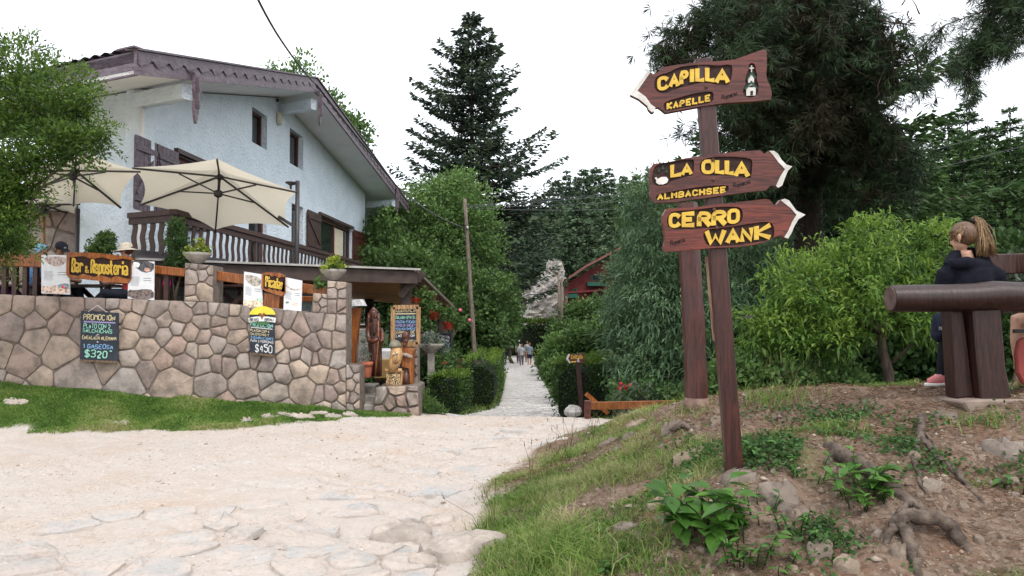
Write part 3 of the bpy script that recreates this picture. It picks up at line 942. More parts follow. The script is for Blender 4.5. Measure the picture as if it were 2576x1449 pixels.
s4([(275, 570, 100), (370, 570, 80), (450, 580, 80), (130, 630, 110), (250, 655, 100), (370, 660, 130), (260, 715, 100), (380, 770, 150), (240, 830, 140), (345, 880, 90), (430, 840, 70), (325, 980, 120), (435, 950, 110), (450, 1120, 270), (680, 1200, 160), (900, 1180, 240), (620, 980, 150), (610, 1090, 90), (730, 1040, 150), (780, 640, 90), (870, 680, 130), (985, 630, 160), (690, 620, 80), (800, 790, 160), (980, 830, 90), (750, 920, 110), (830, 905, 90), (925, 920, 120), (860, 1000, 150), (1020, 1050, 150), (1050, 920, 100), (1075, 790, 120), (1105, 655, 80), (1185, 660, 70), (1150, 790, 80), (1170, 950, 120), (1105, 1210, 110), (1135, 1080, 70), (1215, 1060, 80), (1260, 1140, 90), (1280, 1240, 80), (1020, 1215, 60), (1185, 1160, 60), (1230, 1230, 60), (690, 730, 80), (700, 850, 60), (560, 700, 120), (570, 800, 130), (520, 940, 60), (990, 930, 45), (1120, 520, 90), (1190, 520, 80), (1120, 430, 100), (1195, 430, 60), (1115, 355, 60), (1180, 370, 60), (985, 540, 80), (1050, 500, 60), (20, 300, 140), (130, 280, 70), (180, 260, 60), (130, 420, 150), (20, 420, 70), (30, 480, 60), (1000, 460, 80)])
for poly in ([(-190, 738), (0, 741), (455, 757), (536, 761), (700, 776), (783, 786), (871, 790), (871, 917), (871, 1075), (450, 1060), (0, 1020), (-190, 1015)], [(466, 661), (536, 668), (536, 760), (466, 757)], [(788, 737), (823, 740), (823, 788), (788, 786)], [(824, 706), (871, 710), (871, 789), (824, 788)], [(872, 917), (905, 921), (905, 1075), (872, 1075)]):
    pw_ = [wp(*p) for p in poly]
    x0, x1, y0, y1 = min(p[0] for p in pw_), max(p[0] for p in pw_), min(p[1] for p in pw_), max(p[1] for p in pw_)
    inb = [p for p in pre if x0 < p[0] < x1 and y0 < p[1] < y1]
    masonry(wall, pw_, WO, Vector((1, 0, 0)), Vector((0, 0, 1)), WN, lambda x, y: random.uniform(.10, .2), .019, .03, M_STONE, pre=inb, tries=1200)
# terrace floor behind the wall (hidden from the road, carries tables and people)
TZ = 1.36
tf = MB()
tf.prism([Vector((-11, WZ + .42, TZ)), Vector((-2.62, WZ + .42, TZ)), Vector((-2.62, 15.5, TZ)), Vector((-4.5, 24, TZ)), Vector((-11, 24, TZ))], Vector((0, 0, -2.6)))
tag(tf.build('terrace', M_CONC), kind='structure')

# ------------------------------------------------------------------ steps, plinth and return wall beside the terrace
def d5(zx, zy): return ((zx / 2.2286 + 1300) * .62891, (zy / 2.2286 + 1050) * .62891)
PZ = 12.3
steps = thing('stone_steps', tuple(at(960, 1040, 12.6)), 'three rough stone steps between the terrace wall and plinth', 'steps')
for k, (ya, Zk, xr) in enumerate(((1018, 12.35, 985), (996, 12.75, 944), (970, 13.15, 940))):
    a, b = at(904, ya, Zk), at(xr, ya, Zk)
    zt = a.z
    MB().prism([Vector((a.x, Zk, zt)), Vector((b.x, Zk, zt)), Vector((b.x, Zk, -.25)), Vector((a.x, Zk, -.25))], Vector((0, .6, 0))).build('step', M_CONC, steps, bevel=.015)
plinth = thing('stone_plinth', tuple(at(1000, 1045, PZ)), 'low stone plinth carrying the carved wooden figures', 'wall')
pp = [d5(450, 1120), d5(520, 1105), d5(800, 1100), d5(830, 1112), d5(838, 1375), d5(440, 1375), d5(440, 1270)]
pq = [wp(x, y, PZ) for x, y in pp]
MB().prism([Vector((x, PZ, z)) for x, z in pq], Vector((0, .9, 0))).build('mortar', M_MORTAR, plinth)
masonry(plinth, pq, Vector((0, PZ, 0)), Vector((1, 0, 0)), Vector((0, 0, 1)), WN, lambda x, y: random.uniform(.12, .26), .03, .045, M_STONE, tries=1200)
# taller stone pier behind the figures, and the wall that runs back along the path
pier = thing('stone_pier', tuple(at(1040, 1040, 12.9)), 'narrow stone pier at the end of the plinth under the menu board', 'pier')
pp = [d5(700, 735), d5(822, 730), d5(826, 1375), d5(700, 1375)]
pq = [wp(x, y, 13.0) for x, y in pp]
MB().prism([Vector((x, 13.0, z)) for x, z in pq], Vector((0, .35, 0))).build('mortar', M_MORTAR, pier)
masonry(pier, pq, Vector((0, 13.0, 0)), Vector((1, 0, 0)), Vector((0, 0, 1)), WN, lambda x, y: random.uniform(.09, .16), .025, .035, M_STONE, tries=700)
rw = thing('side_stone_wall', tuple(at(1065, 1000, 14)), 'stone side wall running back behind the round clipped bush', 'wall')
ra, rb_ = at(1046, 990, 12.95), at(1090, 965, 17.5)
ra.z = rb_.z = 0
rd = (rb_ - ra).normalized(); rn = Vector((rd.y, -rd.x, 0)); rl = (rb_ - ra).length
zt0, zt1 = at(1046, 985, 12.95).z, at(1090, 965, 17.5).z
rp = [(0, -.9), (rl, -.9), (rl, zt1), (0, zt0)]
MB().prism([ra + rd * x + Vector((0, 0, z)) for x, z in rp], -rn * .35).build('mortar', M_MORTAR, rw)
masonry(rw, rp, ra, rd, Vector((0, 0, 1)), rn, lambda x, y: random.uniform(.2, .42), .03, .05, M_STONE, tries=700)
bw = thing('planted_stone_wall', tuple(at(930, 990, 13.5)), 'low rubble wall with creeper behind the steps', 'wall')
pp = [d5(300, 1030), d5(535, 1020), d5(535, 1320), d5(300, 1320)]
pq = [wp(x, y, 13.9) for x, y in pp]
MB().prism([Vector((x, 13.9, z)) for x, z in pq], Vector((0, 1.6, 0))).build('mortar', M_MORTAR, bw)
masonry(bw, pq, Vector((0, 13.9, 0)), Vector((1, 0, 0)), Vector((0, 0, 1)), WN, lambda x, y: random.uniform(.14, .26), .03, .05, M_STONE, tries=500)
# orange timber panel with a whitewashed cap beside the pillar
tp = thing('orange_totem', tuple(at(900, 1010, 12.9)), 'tall orange timber panel with white cap beside the stone pillar', 'totem')
TZP = 12.7
pl = [wp(*d5(150, 405), TZP), wp(*d5(322, 405), TZP), wp(*d5(300, 560), TZP), wp(*d5(270, 900), TZP), wp(*d5(150, 900), TZP)]
MB().prism([Vector((x, TZP, z)) for x, z in pl], Vector((0, .12, 0))).build('panel', M_ORANGE, tp)
MB().prism([Vector((x, TZP - .02, z)) for x, z in (wp(*d5(184, 560), TZP), wp(*d5(198, 405), TZP), wp(*d5(208, 905), TZP), wp(*d5(184, 905), TZP))], Vector((0, .018, 0))).build('dark_edge', M_METAL, tp)
MB().prism([Vector((x, TZP - .12, z)) for x, z in (wp(*d5(140, 345), TZP), wp(*d5(322, 328), TZP), wp(*d5(352, 385), TZP), wp(*d5(140, 395), TZP))], Vector((0, .35, 0))).build('cap', surf('flaking_whitewash', (.72, .72, .73), (.35, .34, .34), sc=14, bmp=.8), tp)
# ------------------------------------------------------------------ vegetation
M_BARK = surf('grey_brown_bark', (.13, .10, .075), (.06, .045, .035), sc=5, stretch=(6, 6, 1), rough=.95, bmp=.9, bsc=14, bd=.02)
M_DBARK = surf('dark_conifer_bark', (.06, .042, .032), (.03, .022, .018), sc=5, stretch=(6, 6, 1), rough=.95, bmp=.9, bsc=14, bd=.02)
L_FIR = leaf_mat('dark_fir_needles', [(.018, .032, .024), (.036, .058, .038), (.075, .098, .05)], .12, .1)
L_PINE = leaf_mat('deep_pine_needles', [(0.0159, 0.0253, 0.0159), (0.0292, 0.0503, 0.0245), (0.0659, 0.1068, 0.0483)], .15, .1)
L_DEAD = leaf_mat('brown_dry_needles', [(.014, .014, .009), (.028, .027, .016), (.06, .055, .034)], .1, .05)
L_CEDAR = leaf_mat('mid_green_cedar_sprays', [(0.0222, 0.0441, 0.0174), (0.0442, 0.0879, 0.0272), (0.0956, 0.1685, 0.0531)], .2, .12)
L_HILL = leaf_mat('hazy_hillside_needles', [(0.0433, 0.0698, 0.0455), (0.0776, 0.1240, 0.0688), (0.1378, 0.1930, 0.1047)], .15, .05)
L_BUSH = leaf_mat('mid_green_leaves', [(0.0302, 0.0610, 0.0204), (0.0668, 0.1248, 0.0360), (0.1461, 0.2447, 0.0660)], .3, .2)
L_LIGHT = leaf_mat('light_green_leaves', [(0.0434, 0.0842, 0.0260), (0.0918, 0.1683, 0.0459), (0.1803, 0.2823, 0.0834)], .35, .2)
L_BAMBOO = leaf_mat('blue_green_narrow_leaves', [(0.0351, 0.0702, 0.0379), (0.0858, 0.1558, 0.0747), (0.2001, 0.2982, 0.1441)], .28, .25)
L_PEACH = leaf_mat('bright_green_long_leaves', [(.03, .07, .014), (.095, .18, .03), (.24, .34, .06)], .38, .25)
L_FEATH = leaf_mat('fresh_green_feathery_leaves', [(.02, .045, .012), (.055, .11, .018), (.15, .23, .035)], .35, .2)
L_HEDGE = leaf_mat('clipped_hedge_leaves', [(0.0203, 0.0440, 0.0132), (0.0504, 0.1038, 0.0195), (0.1434, 0.2324, 0.0329)], .25, .25)
L_YEL = leaf_mat('yellow_green_leaves', [(.12, .17, .02), (.2, .27, .03), (.35, .36, .04)], .35, .2)
L_GREY = leaf_mat('grey_green_leaves', [(.07, .085, .065), (.12, .145, .11), (.19, .22, .17)], .2, .1)
L_GRASS = leaf_mat('grass_blades', [(0.0580, 0.1215, 0.0229), (0.1136, 0.2148, 0.0421), (0.2230, 0.3175, 0.0745), (0.3815, 0.3545, 0.1790)], .35, .15)
L_DRY = leaf_mat('dry_grass_stalks', [(.14, .12, .055), (.24, .20, .10), (.36, .30, .17)], .3, .1)
L_WEED = leaf_mat('fresh_weed_leaves', [(.03, .085, .016), (.065, .165, .026), (.11, .24, .04)], .35, .3, .35)

def bent_leaf_quads(C, D, L, W, droop=.35):
    """leaves of two quads, bending down"""
    D = unit(D); N = len(C)
    up = np.array([0, 0, 1.0])
    S = unit(np.cross(D, up) + RNG.normal(size=(N, 3)) * .35)
    L = np.broadcast_to(np.asarray(L, float), (N,))[:, None]; W = np.broadcast_to(np.asarray(W, float), (N,))[:, None]
    m = C + D * L * .5
    t = C + D * L * .93 - up * L * droop
    a = np.stack([C - S * W * .15, C + S * W * .15, m + S * W * .5, m - S * W * .5], 1)
    b = np.stack([m - S * W * .5, m + S * W * .5, t + S * W * .06, t - S * W * .06], 1)
    return np.concatenate([a, b]), 2
def ellipsoid_clumps(n, c, r, shell=.45, seed=0, lump=.22, zmin=-1.0):
    d = rnd_dirs(n)
    d[:, 2] = np.maximum(d[:, 2], zmin)
    rr = shell + (1 - shell) * RNG.random(n) ** .6
    # uneven outline: lumps in direction space
    k = unit(RNG.normal(size=(14, 3)))
    bumpy = 1 + lump * (np.max(d @ k.T, axis=1) - .78) / .22
    rr = rr * np.clip(bumpy, .6, 1.25)
    return np.asarray(c) + d * rr[:, None] * np.asarray(r), d, rr
def crown_quads(blobs, clumps, per, csz, ll, lw, up=.2, shell=.4, bent=False, droop=.3, lump=.25, out=.6):
    """blobs: list of (centre, radii, weight)"""
    Q, Vv = [], []
    wsum = sum(b[2] for b in blobs)
    for c, r, w in blobs:
        n = max(3, int(clumps * w / wsum))
        P, d, rr = ellipsoid_clumps(n, c, r, shell, lump=lump)
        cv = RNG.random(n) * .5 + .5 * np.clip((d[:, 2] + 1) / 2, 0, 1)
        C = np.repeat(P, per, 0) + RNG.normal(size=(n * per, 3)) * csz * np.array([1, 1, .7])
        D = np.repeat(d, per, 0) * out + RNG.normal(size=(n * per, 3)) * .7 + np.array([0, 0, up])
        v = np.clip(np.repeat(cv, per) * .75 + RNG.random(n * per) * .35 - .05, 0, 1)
        L = ll * RNG.uniform(.65, 1.25, n * per); W = lw * RNG.uniform(.7, 1.25, n * per)
        if bent:
            q, k = bent_leaf_quads(C, D, L, W, droop); Q.append(q); Vv.append(np.tile(v, k))
        else:
            Q.append(leafquads(C, D, L, W)); Vv.append(v)
    return np.concatenate(Q), np.concatenate(Vv)
def limbs(mb, base, top, r0, blobs, n=8, r1=.3):
    base, top = Vector(base), Vector(top)
    k = 7
    pts = [base.lerp(top, i / k) + Vector((random.gauss(0, .02), random.gauss(0, .02), 0)) * (top - base).length * (1 if 0 < i < k else 0) for i in range(k + 1)]
    mb.tube(pts, [r0 * (1 - (1 - r1) * i / k) for i in range(k + 1)], 8)
    for _ in range(n):
        c, r, w = random.choice(blobs)
        s = pts[random.randint(2, k)]
        e = Vector(c) + Vector((random.uniform(-.6, .6) * r[0], random.uniform(-.6, .6) * r[1], random.uniform(-.2, .6) * r[2]))
        m = s.lerp(e, .5) + Vector((random.gauss(0, .06), random.gauss(0, .06), -.05)) * (e - s).length
        mb.tube([s, s.lerp(m, .5), m, m.lerp(e, .5), e], [r0 * .42, r0 * .35, r0 * .27, r0 * .18, r0 * .06], 6)
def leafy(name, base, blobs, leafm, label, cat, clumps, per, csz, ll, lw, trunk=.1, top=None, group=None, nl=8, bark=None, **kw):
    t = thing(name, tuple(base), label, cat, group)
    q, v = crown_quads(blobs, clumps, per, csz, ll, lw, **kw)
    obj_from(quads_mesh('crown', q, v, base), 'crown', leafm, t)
    if trunk:
        mb = MB()
        top = top or Vector(blobs[0][0])
        limbs(mb, base, top, trunk, blobs, nl)
        mb.build('trunk', bark or M_BARK, t, smooth=True)
    return t

# ---- conifers
def conifer_data(H, R, whorls, per, dens, droop=.15, spray=.45, sw=.16, tip=.0, jag=.25, top_r=.02, start=.05, upturn=.12, shape=.85, sweep=None):
    """quads and trunk for a fir of height H, reach R, base at the origin"""
    Q, Vv = [], []
    mb = MB()
    mb.tube([(0, 0, H * i / 8) for i in range(9)], [max(.02, H * .016 * (1 - i / 8.2)) for i in range(9)], 8)
    for i in range(whorls):
        t = start + (1 - start) * (i + random.random() * .6) / whorls
        z0 = H * t
        reach = R * (1 - t) ** shape * (1 + random.uniform(-jag, jag)) + .15
        a0 = random.uniform(0, 6.28)
        for b in range(per):
            a = a0 + 6.283 * b / per + random.uniform(-.35, .35)
            r = reach * random.uniform(1 - jag * 1.4, 1 + jag * .8)
            n = max(6, int(dens * r))
            s = np.sort(RNG.random(n)) ** .8
            s = np.maximum(s, .12)
            dx, dy = math.cos(a), math.sin(a)
            zz = z0 + r * (-droop * s * 1.2 + (droop + upturn) * s ** 2.6) + H * .012
            C = np.stack([dx * r * s, dy * r * s, zz], 1)
            side = RNG.choice([-1, 1], n)
            wid = r * .26 * (1 - .6 * s) * RNG.random(n)
            px, py = -dy, dx
            C[:, 0] += px * side * wid; C[:, 1] += py * side * wid
            C[:, 2] += RNG.normal(size=n) * .06 * spray / .45 - np.abs(wid) * .25
            D = np.stack([dx + px * side * .9, dy + py * side * .9, np.full(n, -.15)], 1) + RNG.normal(size=(n, 3)) * .35
            L = spray * RNG.uniform(.6, 1.3, n); W = sw * RNG.uniform(.6, 1.4, n)
            D[:, 2] += RNG.uniform(-.5, .35, n)
            Q.append(leafquads(C, D, L, W))
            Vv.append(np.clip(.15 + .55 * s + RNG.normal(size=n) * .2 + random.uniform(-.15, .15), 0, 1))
            if r > .5:
                mb.tube([(0, 0, z0 - .05), (dx * r * .5, dy * r * .5, z0 + r * (-droop * .6 + (droop + upturn) * .16)), (dx * r * .95, dy * r * .95, z0 + r * (-droop * 1.1 + (droop + upturn) * .87))], [max(.012, r * .018), r * .010, .008], 5)
    n = 40
    C = np.stack([RNG.normal(size=n) * .04, RNG.normal(size=n) * .04, H * (.93 + .07 * RNG.random(n))], 1)
    Q.append(leafquads(C, rnd_dirs(n, .8), spray * .7, sw * .8)); Vv.append(RNG.random(n))
    return np.concatenate(Q), np.concatenate(Vv), mb
def conifer(name, base, label, data, leafm, scale=1.0, rot=0.0, cat='tree', group=None, bark=None):
    t = thing(name, (0, 0, 0), label, cat, group)
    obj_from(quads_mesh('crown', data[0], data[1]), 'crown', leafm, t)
    data[2].build('trunk', bark or M_DBARK, t, smooth=True)
    t.location = base; t.scale = (scale,) * 3; t.rotation_euler.z = rot
    return t

# the tall fir in the middle
FZ = 52.0
fb = at(1186, 880, FZ); fb.z = -2.2
ft = at(1186, 40, FZ)
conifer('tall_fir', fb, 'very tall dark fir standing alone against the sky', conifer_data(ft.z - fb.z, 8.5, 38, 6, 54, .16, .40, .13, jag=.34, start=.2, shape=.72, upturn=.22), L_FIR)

# hillside conifers, three shapes copied
hp = []
for k in range(3):
    H = (11, 13, 10)[k]
    hp.append(conifer_data(H, (2.9, 2.6, 3.3)[k], 26, 6, 30, .18, .5, .17, start=.03, shape=.75))
protos = []
hill_spots = []
def hill_at(x, ytop, Z, H):
    p = at(x, ytop, Z)
    hill_spots.append((p.x, p.y, p.z - H, H))
random.seed(21)
spots = [(1398, 455, 92, 10), (1425, 430, 100, 12), (1468, 428, 95, 11), (1500, 422, 105, 12), (1532, 424, 98, 11), (1570, 445, 104, 11), (1600, 440, 95, 10), (1635, 424, 108, 13), (1668, 450, 98, 10), (1700, 430, 105, 12),
         (1410, 520, 84, 10), (1450, 500, 80, 10), (1490, 510, 85, 9), (1530, 490, 78, 10), (1570, 520, 82, 10), (1610, 500, 76, 10), (1650, 520, 80, 10), (1690, 510, 76, 10), (1430, 580, 76, 9), (1480, 560, 73, 9), (1540, 570, 70, 9), (1600, 570, 68, 9), (1395, 570, 88, 9), (1350, 560, 95, 10), (1370, 520, 105, 11), (1310, 600, 92, 9),
         (2385, 300, 44, 15), (2432, 262, 50, 16), (2490, 318, 46, 14), (2540, 275, 42, 15), (2600, 320, 48, 14), (2345, 365, 52, 13), (2420, 340, 38, 12), (2480, 370, 36, 12), (2540, 360, 38, 12), (2600, 370, 36, 12), (2660, 330, 42, 14), (2450, 440, 33, 10), (2520, 450, 30, 10), (2590, 450, 33, 10), (2330, 420, 40, 11), (2260, 430, 44, 11), (2180, 420, 46, 11), (2100, 410, 48, 11), (2400, 480, 28, 8), (2480, 520, 26, 7), (2560, 520, 27, 7), (2640, 470, 30, 9),
         (1740, 440, 70, 10), (1800, 440, 66, 10), (1860, 430, 62, 10), (1940, 430, 60, 10), (2020, 430, 56, 10)]
wood_data = [conifer_data((11, 13, 10)[k], (2.9, 2.6, 3.3)[k], 30, 7, 62, .20, .26, .075, start=.03, shape=.72) for k in range(2)]
wood_protos = []
for i in range(3):
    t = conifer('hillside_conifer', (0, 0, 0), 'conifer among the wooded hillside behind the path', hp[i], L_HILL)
    protos.append(t)
for i, (x, yt, Z, H) in enumerate(spots):
    k = i % 3
    if x > 2050:
        k = i % 2
        if len(wood_protos) <= k or wood_protos[k] is None:
            while len(wood_protos) <= k: wood_protos.append(None)
            t = wood_protos[k] = conifer('wood_conifer', (0, 0, 0), 'conifer', wood_data[k], L_CEDAR)
        else: t = copy_tree(wood_protos[k])
    else: t = protos[k] if i < 3 else copy_tree(protos[k])
    p = at(x, yt, Z)
    H0 = (11, 13, 10)[k]
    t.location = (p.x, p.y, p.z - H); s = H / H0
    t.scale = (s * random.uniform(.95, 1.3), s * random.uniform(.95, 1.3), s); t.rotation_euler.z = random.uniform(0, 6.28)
    right = x > 2050
    t['label'] = 'conifer in the dense wood behind the bench and the child' if right else 'conifer among the wooded hillside behind the path'
    t['group'] = 'conifers in the wood at the right' if right else 'conifers on the hillside behind the path'
# big cedar behind the signpost
cz = 24.0
cb = at(2060, 900, cz); cb.z = -1.2
conifer('cedar_tree', cb, 'broad dark green cedar with layered branches behind the signs', conifer_data(13.0, 5.2, 30, 7, 70, .22, .32, .10, jag=.35, start=.08, shape=.55, upturn=.05), L_CEDAR, rot=1.0)
cb = at(2290, 900, 30); cb.z = -1.4
conifer('cedar_tree', cb, 'smaller cedar between the layered cedar and the wood', conifer_data(9.5, 4.2, 24, 7, 60, .22, .32, .10, jag=.35, start=.08, shape=.55, upturn=.05), L_CEDAR, rot=2.0)

# ---- the dark pine overhead: needle tufts along hanging branches
def tuft_quads(P, D, n, ln, w, spread=.8):
    k = len(P)
    C = np.repeat(P, n, 0); DD = np.repeat(unit(D), n, 0) + RNG.normal(size=(k * n, 3)) * spread
    return leafquads(C, DD, ln * RNG.uniform(.6, 1.2, k * n), w, .5)
def branch(mb, p0, p1, r, sag=.0, n=6):
    p0, p1 = Vector(p0), Vector(p1)
    L = (p1 - p0).length
    pts = [p0.lerp(p1, i / n) + Vector((random.gauss(0, .03) * L, random.gauss(0, .03) * L, -sag * L * math.sin(math.pi * i / n) * 1.0)) for i in range(n + 1)]
    pts[0] = p0
    mb.tube(pts, [r * (1 - .85 * i / n) for i in range(n + 1)], 6)
    return pts
pine = thing('overhanging_pine', tuple(at(2040, 960, 15)), 'tall dark pine with hanging brown branches above the signs', 'tree')
mb = MB()
pb = at(2040, 960, 15); pb.z = -.6
trunk_pts = [pb, at(2035, 600, 15), at(2030, 300, 15), at(2040, 0, 15), at(2050, -350, 15)]
mb.tube(trunk_pts, [.30, .27, .24, .22, .15], 10)
live, dead = [], []
def spread_tufts(pts, per, store, side=.5, hang=.4, sz=1.0):
    for i in range(1, len(pts)):
        for _ in range(per):
            a = pts[i - 1].lerp(pts[i], random.random())
            o = Vector((random.gauss(0, side), random.gauss(0, side), random.gauss(-hang * .5, hang))) * sz
            store.append((a + o, (pts[i] - pts[i - 1]).normalized() + Vector((random.gauss(0, .5), random.gauss(0, .5), -.5 + random.gauss(0, .4)))))
random.seed(5)
PINE_BR = [  # from trunk row, to (x, y, Z), radius, dry share
    (2040, -60, 1670, 110, 12.5, .06, .15), (2040, 40, 1720, 60, 13, .05, .3), (2040, -20, 1790, 150, 12.5, .06, .35), (2035, 60, 1850, 220, 12.5, .06, .75), (2035, 120, 1900, 280, 13, .06, .9), (2035, 100, 1980, 260, 13.5, .06, .95), (2035, 60, 2080, 240, 13.5, .06, .95),
    (2035, 100, 2160, 250, 13.5, .06, .8), (2040, 30, 2200, 160, 13, .06, .8), (2040, -40, 2290, 130, 12.5, .06, .55), (2035, 220, 1830, 330, 13, .05, .5), (2035, 250, 1930, 380, 13.5, .05, .8), (2035, 240, 2130, 360, 13.5, .05, .75), (2035, 260, 2230, 330, 13.5, .05, .6), (2035, 330, 2310, 400, 14, .05, .3),
    (2035, 320, 1800, 420, 14, .05, .3), (2040, -100, 1880, 60, 12.5, .06, .6), (2040, -100, 1960, 40, 12.5, .06, .9), (2040, -100, 2120, 60, 12.5, .06, .9), (2035, 350, 2120, 470, 14, .04, .4), (2035, 380, 1900, 480, 14, .04, .3), (2035, 200, 2010, 330, 12.8, .05, .95), (2035, 150, 2060, 300, 12.6, .05, .95), (2040, -150, 1780, 20, 12.8, .05, .5)]
for (tx, ty, x, y, Z, r, dry) in PINE_BR:
    p0 = at(tx, ty, 15); p1 = at(x, y, Z)
    pts = branch(mb, p0, p1, r, -.06)
    for _ in range(9):
        i = random.randint(2, len(pts) - 1)
        e = pts[i] + Vector((random.gauss(0, .45), random.gauss(0, .5), random.uniform(-.9, .1)))
        q = branch(mb, pts[i], e, .018, .05, 4)
        spread_tufts(q, 7, dead if random.random() < dry * .6 else live, .12, .16)
    spread_tufts(pts[2:], 20, dead if random.random() < dry * .6 else live, .2, .22)
    spread_tufts(pts[-3:], 16, live if dry < .5 else dead, .16, .16)
# bare twigs against the sky
for _ in range(16):
    p = at(random.uniform(2200, 2330), random.uniform(10, 230), 12.8)
    branch(mb, p, p + Vector((random.gauss(.15, .35), random.gauss(0, .2), random.gauss(-.25, .3))), .014, .05, 5)
mb.build('trunk', M_DBARK, pine, smooth=True)
for st, nm, m_ in ((live, 'needles', L_PINE), (dead, 'dry_needles', L_DEAD)):
    P = np.array([list(a) for a, b in st]); D = np.array([list(b) for a, b in st])
    q = tuft_quads(P, D, 20, .21, .014, .75)
    obj_from(quads_mesh(nm, q, np.clip(np.repeat(RNG.random(len(P)), 20) * .7 + RNG.random(len(P) * 20) * .3, 0, 1), ORG[pine.name]), nm, m_, pine)
# second pine whose branch reaches in from the right edge
pine2 = thing('overhanging_pine', (6.6, 8.6, .4), 'pine reaching one leafy branch into the top right corner', 'tree')
mb = MB()
mb.tube([(7.9, 8.6, .3), (7.8, 8.6, 3), (7.7, 8.6, 6.5), (7.7, 8.6, 8)], [.2, .18, .15, .1], 9)
live = []
for (x0, y0, x1, y1) in ((2700, -60, 2380, 60), (2700, 40, 2440, 130), (2680, -120, 2450, 20), (2680, 0, 2520, 60), (2500, 90, 2400, 170), (2700, -40, 2540, 30), (2480, 60, 2440, 190)):
    pts = branch(mb, at(x0, y0, 9.5), at(x1, y1, 9.2), .03, .0)
    for _ in range(8):
        i = random.randint(1, len(pts) - 1)
        q = branch(mb, pts[i], pts[i] + Vector((random.gauss(-.1, .2), random.gauss(0, .3), random.gauss(-.08, .18))), .01, .03, 4)
        spread_tufts(q, 5, live, .05, .06)
    spread_tufts(pts, 6, live, .06, .08)
mb.build('trunk', M_DBARK, pine2, smooth=True)
P = np.array([list(a) for a, b in live]); D = np.array([list(b) for a, b in live]); D[:, 2] += .2
obj_from(quads_mesh('needles', tuft_quads(P, D, 16, .15, .008, .7), np.repeat(RNG.random(len(P)), 16), ORG[pine2.name]), 'needles', L_PINE, pine2)

def B(x, y, Z, rx, rz, ry=None, w=1.0):
    """blob from pixels: radii in pixels at depth Z"""
    k = Z / F
    return (tuple(at(x, y, Z)), (rx * k, (ry if ry is not None else rx) * k, rz * k), w)
def gpt(x, Z):
    p = at(x, 900, Z); return Vector((p.x, Z, gz(p.x, Z) - .05))

# feathery tree at the left edge, in front of the parasols
lb = [B(60, 200, 10.6, 120, 90, w=1.6), B(150, 270, 10.4, 100, 85, w=1.5), B(40, 330, 10.5, 110, 90, w=1.6), B(160, 370, 10.3, 85, 45, w=.9), B(0, 440, 10.4, 75, 80, w=1.1), B(-60, 300, 10.8, 130, 150, w=1.2), B(30, 150, 10.6, 75, 50, w=.4), B(5, 560, 10.6, 50, 90, w=.7), B(215, 330, 10.4, 50, 40, w=.4), B(70, 405, 10.2, 80, 35, w=.5), B(0, 500, 10.2, 60, 60, w=.9), B(30, 470, 10.3, 60, 50, w=.7), B(10, 570, 10.2, 55, 50, w=.8), B(20, 610, 10.4, 40, 40, w=.4)]
t = leafy('leafy_tree', gpt(-140, 10.9), lb, L_FEATH, 'feathery bright green tree at the left edge before the parasols', 'tree', 900, 30, .085, .075, .026, trunk=.06, top=at(20, 420, 10.6), nl=14, out=.9, up=.1, shell=.15, lump=.75)
mb = MB()
fr, fv = [], []
for _ in range(120):                                  # loose fronds that make the ragged outline
    c, r, w = random.choice(lb)
    d = rnd_dirs(1, .35)[0]; d[1] *= .5
    p = np.array(c) + d * np.array(r) * .95
    n = 26
    s = np.linspace(0, 1, n)
    L = random.uniform(.2, .5)
    dd = unit((d + np.array([random.uniform(-.3, .6), 0, random.uniform(-.2, .3)]))[None])[0]
    C = p + np.outer(s * L, dd) + np.outer(s ** 2 * L * -.25, [0, 0, 1])
    sd_ = np.where(np.arange(n) % 2 == 0, 1, -1)[:, None] * np.array([-dd[2], 0, dd[0]])
    fr.append(leafquads(C, dd * .6 + sd_ * .8 + RNG.normal(size=(n, 3)) * .15, .06, .02)); fv.append(np.full(n, random.uniform(.4, 1)))
obj_from(quads_mesh('fronds', np.concatenate(fr), np.concatenate(fv), ORG[t.name]), 'fronds', L_FEATH, t)

# trees behind the chalet roof
leafy('roadside_tree', gpt(760, 48), [B(735, 230, 48, 75, 90), B(800, 300, 48, 70, 70), B(880, 330, 48, 45, 55, w=.6)], L_LIGHT, 'pale green tree crown showing above the chalet roof', 'tree', 260, 26, .28, .3, .16, trunk=.2, nl=6)
# light green birch beside the chalet
leafy('birch_tree', gpt(1110, 38), [B(1120, 540, 38, 95, 95, w=1.3), B(1080, 620, 37, 110, 110, w=1.4), B(1190, 600, 38, 70, 120, w=1), B(1000, 600, 37, 75, 120, w=.9), B(1150, 490, 38, 45, 60, w=.4), B(960, 660, 36, 60, 90, w=.7), B(1200, 690, 38, 70, 80, w=.8)], L_LIGHT, 'light green birch between the chalet and the tall fir', 'tree', 1000, 24, .22, .2, .10, trunk=.2, nl=10, up=-.1, lump=.4)
# leafy thicket along the left of the path
leafy('leafy_thicket', gpt(1120, 27), [B(1150, 740, 31, 110, 80, w=1.3), B(1060, 720, 31, 110, 70, w=1.2), B(1205, 800, 31, 70, 110, w=1.2), B(1120, 830, 30, 140, 110, w=1.4), B(1262, 780, 36, 42, 80, w=.6), B(990, 760, 32, 70, 80, w=.8), B(1225, 900, 31, 26, 80, w=.6), B(1060, 690, 32, 60, 40, w=.5)], L_BUSH, 'dense green thicket behind the porch and leaning pole', 'shrub', 1300, 26, .17, .16, .11, trunk=.12, nl=12, lump=.35)
leafy('laurel_thicket', gpt(985, 30), [B(960, 640, 33, 60, 90, w=1), B(1000, 680, 31, 90, 60, w=1)], L_BUSH, 'dark shrub filling the gap beside the chalet shutters', 'shrub', 260, 26, .2, .18, .12, trunk=.1)
